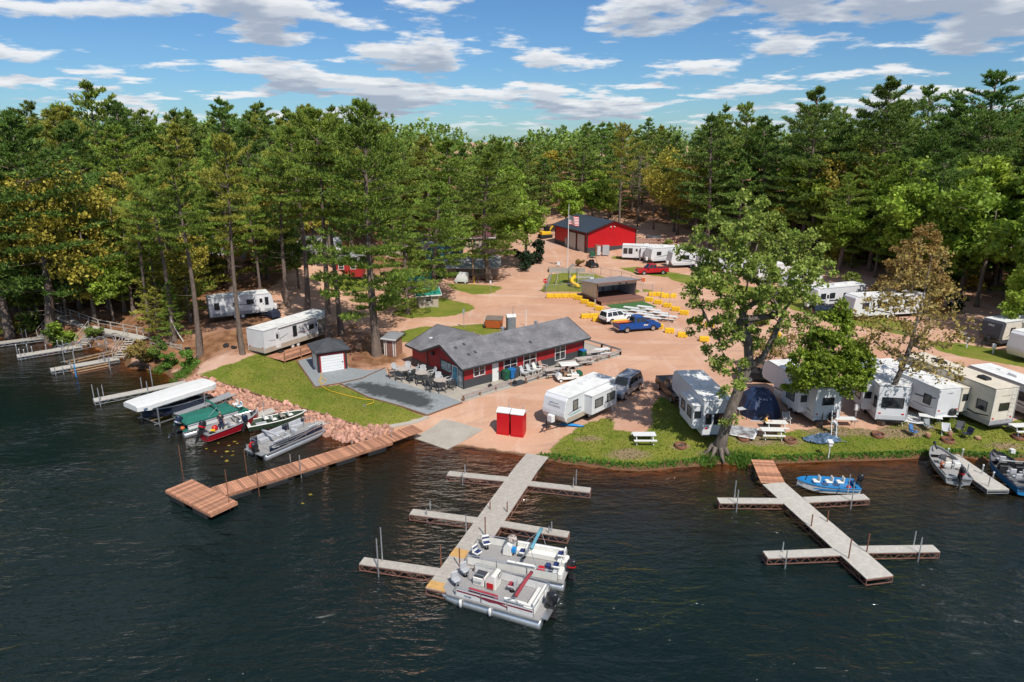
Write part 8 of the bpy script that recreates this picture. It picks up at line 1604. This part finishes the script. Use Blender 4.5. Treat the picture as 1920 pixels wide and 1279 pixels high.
def fold_table(label, u, v, rz, L=1.8, w=.75, mat='white'):
    r = thing('folding_table', label, 'table', at(u, v), rz, 'folding tables'); m = MB(); m.box(-L/2,L/2,-w/2,w/2,.72,.76); m.build('table_top', mat, r)
    for x in (-L*.42, L*.42):
        for y in (-w*.4, w*.4): m = MB(); m.bar((x,y,0),(x,y,.72),.03); m.build('leg', 'galv', r)
fold_table('white folding table at the side of the green maple trailer', 1582, 799, R(-5)); fold_table('white folding table with yellow tub below behind the camp chairs', 1742, 795, R(-25)); fold_table('second white folding table before the spare tyre trailer', 1768, 793, R(0)); fold_table('small folding table under a grey blue canopy beside the cottonwood', 1391, 780, R(15), 1.1, .6, 'rv_lgrey')
r = thing('tarp_heap', 'crumpled blue tarp heap at the foot of the green maple', 'tarp', at(1538,824), R(10)); m = MB(); rg = np.random.default_rng(2); n = 22
vs = []
for i in range(n):
    for j in range(n):
        x, y = (i/(n-1)-.5)*3.4, (j/(n-1)-.5)*1.9; d = math.hypot(x/1.7, y/.95); z = max(.03, .5*math.exp(-((x-.4)**2*1.2+y*y*3)) + .25*math.exp(-((x+1)**2*2+y*y*4)) + rg.normal(0,.09)*(1-min(1,d)*.6)); vs.append((x + rg.normal(0,.03), y + rg.normal(0,.03), z))
m.add(vs, [(i*n+j, i*n+j+1, (i+1)*n+j+1, (i+1)*n+j) for i in range(n-1) for j in range(n-1) if ((i-n/2)/(n/2))**2 + ((j-n/2)/(n/2))**2 < 1]); m.build('tarp_sheet', 'tarp', r); m = MB(); m.bar((1.0,-.5,.05),(1.9,-.9,.05),.05); m.build('tarp_pole', 'alu', r)
LD0, LD1 = at(1563,822), at(1547,780); r = thing('step_ladder', 'white extension ladder leaning at the green maple trailer', 'ladder', LD0, ang(LD0, LD1)); 
for y in (-.2,.2): m = MB(); m.bar((0,y,0),(1.1,y,2.6),.05,.08); m.build('ladder_rail', 'white', r)
for i in range(8): t = (i+.7)/8.4; m = MB(); m.bar((1.1*t,-.2,2.6*t),(1.1*t,.2,2.6*t),.035); m.build('rung', 'alu', r)
def stump(label, u, v, h=.45, rad=.2):
    r = thing('log_round', label, 'log', at(u, v), 0, 'firewood rounds'); m = MB(); m.cyl((0,0,-.02), rad, h, 10); m.build('bark', 'stain', r, True); m = MB(); m.cyl((0,0,h-.03), rad*.9, .04, 10); m.build('cut_face', 'woodtan', r)
stump('upright log round left of the white lounge chair', 1739, 821); stump('upright log round directly behind the fire ring', 1780, 819, .5); stump('split log lying right of the folding chairs', 1833, 823, .2, .25)
r = thing('bird_house', 'white bird house on a white post at the water edge', 'bird house', at(1555,866)+V(0,.25,0)); m = MB(); m.tube([(0,0,-.4),(0,0,1.35)], .045, 6); m.build('post', 'white', r); m = MB(); m.box(-.14,.14,-.14,.14,1.3,1.62); h_ = m.build('box', 'white', r); m = MB(); m.loft([[(-.19,-.22,1.6),(.19,-.22,1.6),(.19,.2,1.74),(-.19,.2,1.74)],[(-.19,-.22,1.63),(.19,-.22,1.63),(.19,.2,1.77),(-.19,.2,1.77)]]); m.build('lid', 'white', h_)
r = thing('dock_box', 'small white box on the bank above the far-right boats', 'box', at(1897,850)); m = MB(); m.box(-.18,.18,-.15,.15,0,.32); m.build('box_body', 'white', r); m = MB(); m.box(-.2,.2,-.17,.17,.32,.36); m.build('lid', 'white', r)
r = thing('kayak', 'bright blue kayak under the hitch of the white travel trailer', 'kayak', at(1066,798), R(-15)); m = MB(); m.loft([[(x, -w_, .12), (x, 0, .02), (x, w_, .12), (x, 0, .28*max(.3, w_*3))] for x, w_ in ((-1.4,.02),(-.9,.22),(0,.3),(.9,.22),(1.4,.02))]); m.build('hull', 'plastic_blue', r, True); m = MB(); m.cyl((0,0,.22), .2, .08, 10); m.build('cockpit_rim', 'black', r)
# garden hose over the lawn
HP = [(601,690),(603,705),(598,716),(606,722),(612,714),(603,709),(600,720),(605,727),(620,735),(650,743),(680,750),(700,752),(701,757),(690,760),(684,762)]
PP = [at(u, v) for u, v in HP]; O = PP[0]; r = thing('garden_hose', 'yellow garden hose trailing from the square shed over the lawn', 'hose', O); m = MB(); sm = []
for i in range(len(PP)-1):
    for t in (0,.33,.66): sm.append(PP[i].lerp(PP[i+1], t) - O + V(0,0,.10))
m.tube(sm, .03, 5); m.build('hose_line', 'yellow', r, True); m = MB(); p = PP[-1]-O; m.box(p.x-.15,p.x+.15,p.y-.06,p.y+.06,p.z,p.z+.18); m.build('sprinkler', 'alu', r)
# tyres, dead limbs, misc on the bank
for u, v, lab in ((424,650,'old black tyre lying left of the slender pine'), (439,653,'second old tyre beside the slender pine'), (352,655,'dark tyre by the leaning pine')):
    r = thing('old_tyre', lab, 'tyre', at(u, v), 0, 'old tyres on the bank'); w_ = wheel(r, 0, 0, .33, .2, 'black'); w_.rotation_euler = (R(70), 0, u); w_.location = (0, 0, .15)
for i, (pts, lab) in enumerate((([(345,632),(332,606),(326,588)],'pale dead branch leaning by the bank pine'), ([(352,678),(362,664)],'pale root stub at the foot of the leaning pine'))):
    b = at(pts[0][0], pts[0][1] + 8); r = thing('dead_branch', lab, 'branch', b, 0, 'dead branches'); S = 1/15.5; L_ = [((u-pts[0][0])*S, 0, (pts[0][1]-v)*S*1.05 + -.2) for u, v in pts]
    m = MB(); m.tube(L_, [.09*(1-.6*k_/len(L_)) for k_ in range(len(L_))], 5); m.build('stem', 'barkpale', r); m = MB(); m.tube([L_[-1], (L_[-1][0]+.5, .3, L_[-1][2]+.6)], [.035,.012], 4); m.build('twig', 'barkpale', r)
for u, v, s, lab, mt in ((505,592,1.2,'dark tarp covered heap at the nose of the grey trailer','tentdark'), (1760,585,1.0,'dark tarp covered gear under the trees behind the road','tentdark'), (1590,583,.9,'red framed gear rack beside the long white trailer','red')):
    r = thing('covered_gear', lab, 'gear', at(u, v), R(u), 'covered gear heaps'); m = MB(); m.loft([[(-1.4*s,-.6*s,0),(1.4*s,-.6*s,0),(1.4*s,.6*s,0),(-1.4*s,.6*s,0)],[(-1.2*s,-.5*s,.7*s),(1.1*s,-.5*s,.9*s),(1.1*s,.5*s,.9*s),(-1.2*s,.5*s,.7*s)]]); m.build('cover', mt, r, bevel=.12, seg=2); m = MB(); m.box(-1.3*s,1.3*s,-.62*s,.62*s,.25*s,.3*s); m.build('strap', 'black', r)
def lily():
    rg = np.random.default_rng(8); m = MB()
    for u, v, n in ((420,835,6),(440,845,5),(404,860,2),(600,935,2)):
        c = pl(u, v, .012)
        for _ in range(n): x, y, rr = c.x + rg.normal(0,.7), c.y + rg.normal(0,.5), rg.uniform(.08,.18); m.add([(x+rr*math.cos(a), y+rr*.8*math.sin(a), .012) for a in np.linspace(.3,6.1,8)], [tuple(range(8))])
    tag(m.build('lily_pads', 'leaf_yellow'), 'yellowish lily pads floating behind the red fishing boat', 'lily pads', kind='stuff')
lily()
# ------------------------------------------------------------------ people
def person(label, loc, rz, pose='stand', shirt='cloth_black', pants='cloth_navy', cap=None):
    r = thing('person', label, 'person', loc, rz, None)
    if pose == 'stand': J = dict(pel=(0,0,.95), chest=(0,0,1.3), neck=(0,0,1.48), head=(.02,0,1.62), top=(.02,0,1.75), ls=(0,.19,1.42), le=(.02,.25,1.14), lw=(.12,.24,.92), rs=(0,-.19,1.42), re=(.02,-.25,1.14), rw=(.14,-.22,.94), lh=(0,.1,.92), lk=(.03,.11,.5), la=(0,.11,.09), lt=(.17,.13,.04), rh=(0,-.1,.92), rk=(.03,-.12,.5), ra=(-.02,-.13,.09), rt=(.15,-.15,.04))
    elif pose == 'sit': J = dict(pel=(0,0,.5), chest=(.06,0,.86), neck=(.12,0,1.04), head=(.17,0,1.18), top=(.19,0,1.31), ls=(.08,.19,.98), le=(.2,.25,.74), lw=(.44,.18,.78), rs=(.08,-.19,.98), re=(.2,-.25,.74), rw=(.44,-.18,.78), lh=(.03,.1,.48), lk=(.45,.12,.5), la=(.42,.12,.09), lt=(.6,.13,.04), rh=(.03,-.1,.48), rk=(.45,-.12,.5), ra=(.42,-.12,.09), rt=(.6,-.13,.04))
    else: J = dict(pel=(0,0,.95), chest=(.14,0,1.26), neck=(.24,0,1.42), head=(.31,0,1.54), top=(.35,0,1.66), ls=(.2,.19,1.36), le=(.42,.22,1.2), lw=(.62,.15,1.3), rs=(.2,-.19,1.36), re=(.42,-.22,1.15), rw=(.6,-.15,1.1), lh=(0,.1,.92), lk=(.12,.12,.5), la=(-.08,.12,.09), lt=(.09,.13,.04), rh=(0,-.1,.92), rk=(-.02,-.12,.5), ra=(-.2,-.12,.09), rt=(-.03,-.13,.04))
    RA = dict(pel=.13, chest=.15, neck=.06, head=.105, top=.06, ls=.065, rs=.065, le=.045, re=.045, lw=.032, rw=.032, lh=.1, rh=.1, lk=.065, rk=.065, la=.045, ra=.045, lt=.035, rt=.035)
    ED = [('pel','chest'),('chest','neck'),('neck','head'),('head','top'),('chest','ls'),('ls','le'),('le','lw'),('chest','rs'),('rs','re'),('re','rw'),('pel','lh'),('lh','lk'),('lk','la'),('la','lt'),('pel','rh'),('rh','rk'),('rk','ra'),('ra','rt')]
    for s, y in (('l',1),('r',-1)):   # palms, four fingers and a thumb
        w = Vector(J[s+'w']); e = Vector(J[s+'e']); d = (w - e).normalized(); sd = d.cross(V(0,0,1) if abs(d.z) < .9 else V(1,0,0)).normalized(); pm = w + d * .08; J[s+'p'] = tuple(pm); RA[s+'p'] = .03; ED.append((s+'w', s+'p'))
        for k_ in range(4): a, b = f'{s}f{k_}', f'{s}g{k_}'; q_ = pm + sd * (.024*(k_-1.5)) + d * .035; J[a] = tuple(q_); J[b] = tuple(q_ + d * (.045 + .008*(k_ in (1,2))) + V(0,0,-.012)); RA[a] = .009; RA[b] = .008; ED += [(s+'p', a), (a, b)]
        t = w + d * .03 + sd * (-.045); J[s+'t1'] = tuple(t); J[s+'t2'] = tuple(t + d * .05 - sd * .012); RA[s+'t1'] = .011; RA[s+'t2'] = .009; ED += [(s+'w', s+'t1'), (s+'t1', s+'t2')]
    def skin(name, keys, grow, mat, parent):
        ks = [k_ for k_ in J if k_ in keys]; ix = {k_: i for i, k_ in enumerate(ks)}; me = bpy.data.meshes.new(name); me.from_pydata([J[k_] for k_ in ks], [(ix[a], ix[b]) for a, b in ED if a in ix and b in ix], []); me.materials.append(MAT[mat])
        o = link(name, me, parent); md = o.modifiers.new('skin', 'SKIN'); md.use_smooth_shade = True
        for k_, i in ix.items(): v = me.skin_vertices[0].data[i]; q_ = RA[k_] + grow; v.radius = (q_, q_); v.use_root = (k_ == 'pel')
        o.modifiers.new('sub', 'SUBSURF').levels = 1; o.modifiers['sub'].render_levels = 1
        return o
    skin('body', set(J), 0, 'skin', r); skin('shirt', {'pel','chest','ls','rs','le','re'} - {'x'}, .022, shirt, r); skin('trousers', {'pel','lh','rh','lk','rk','la','ra'}, .02, pants, r)
    h = Vector(J['head']); hm = MB(); hm.ball((h.x-.02, 0, h.z+.055), (.118,.108,.10), 10, 6); hm.build('hair', 'hair', r, True)
    if cap: m = MB(); m.ball((h.x-.01, 0, h.z+.085), (.122,.112,.085), 10, 5); m.box(h.x+.06, h.x+.2, -.08, .08, h.z+.06, h.z+.075); m.build('cap', cap, r, True)
    for y in (-.035,.035): m = MB(); m.ball((h.x+.1, y, h.z+.0), .014, 6, 4); m.build('eye', 'black', r)
    m = MB(); m.add([(h.x+.1,-.015,h.z-.05),(h.x+.1,.015,h.z-.05),(h.x+.135,0,h.z-.045),(h.x+.1,0,h.z)], [(0,1,2),(0,2,3),(1,3,2)]); m.build('nose', 'skin', r); m = MB(); m.box(h.x+.088,h.x+.1,-.03,.03,h.z-.08,h.z-.068); m.build('mouth', 'brickpink', r)
    return r
fb = Vector((math.cos(RBZ), math.sin(RBZ), 0)); person('man in black shirt and cap standing in the red fishing boat', RB + fb * -.95 + V(0,0,.25), R(-60), 'stand', 'cloth_black', 'cloth_navy', 'rv_brown')
g = Vector((math.cos(R(192)), math.sin(R(192)), 0)); person('driver in grey shirt sitting in the white golf cart', GC + g * -.1 + V(.05,-.22,.36), R(192), 'sit', 'cloth_grey', 'woodtan'); person('passenger in dark shirt in the white golf cart', GC + g * -.1 + V(-.05,.25,.36), R(192), 'sit', 'cloth_navy', 'cloth_black')
person('person in yellow shirt sitting at the tan picnic table', at(1437,806) + V(-.1,.3,0), R(-20), 'sit', 'cloth_yellow', 'cloth_black'); person('dark clad person working high on the ladder side of the white trailer', LD1 + V(.05,.25,.75), R(120), 'lean', 'cloth_black', 'cloth_navy'); person('person in white shirt steadying the ladder beside the folding table', LD0 + V(.35,.55,0), R(150), 'lean', 'cloth_white', 'cloth_grey')
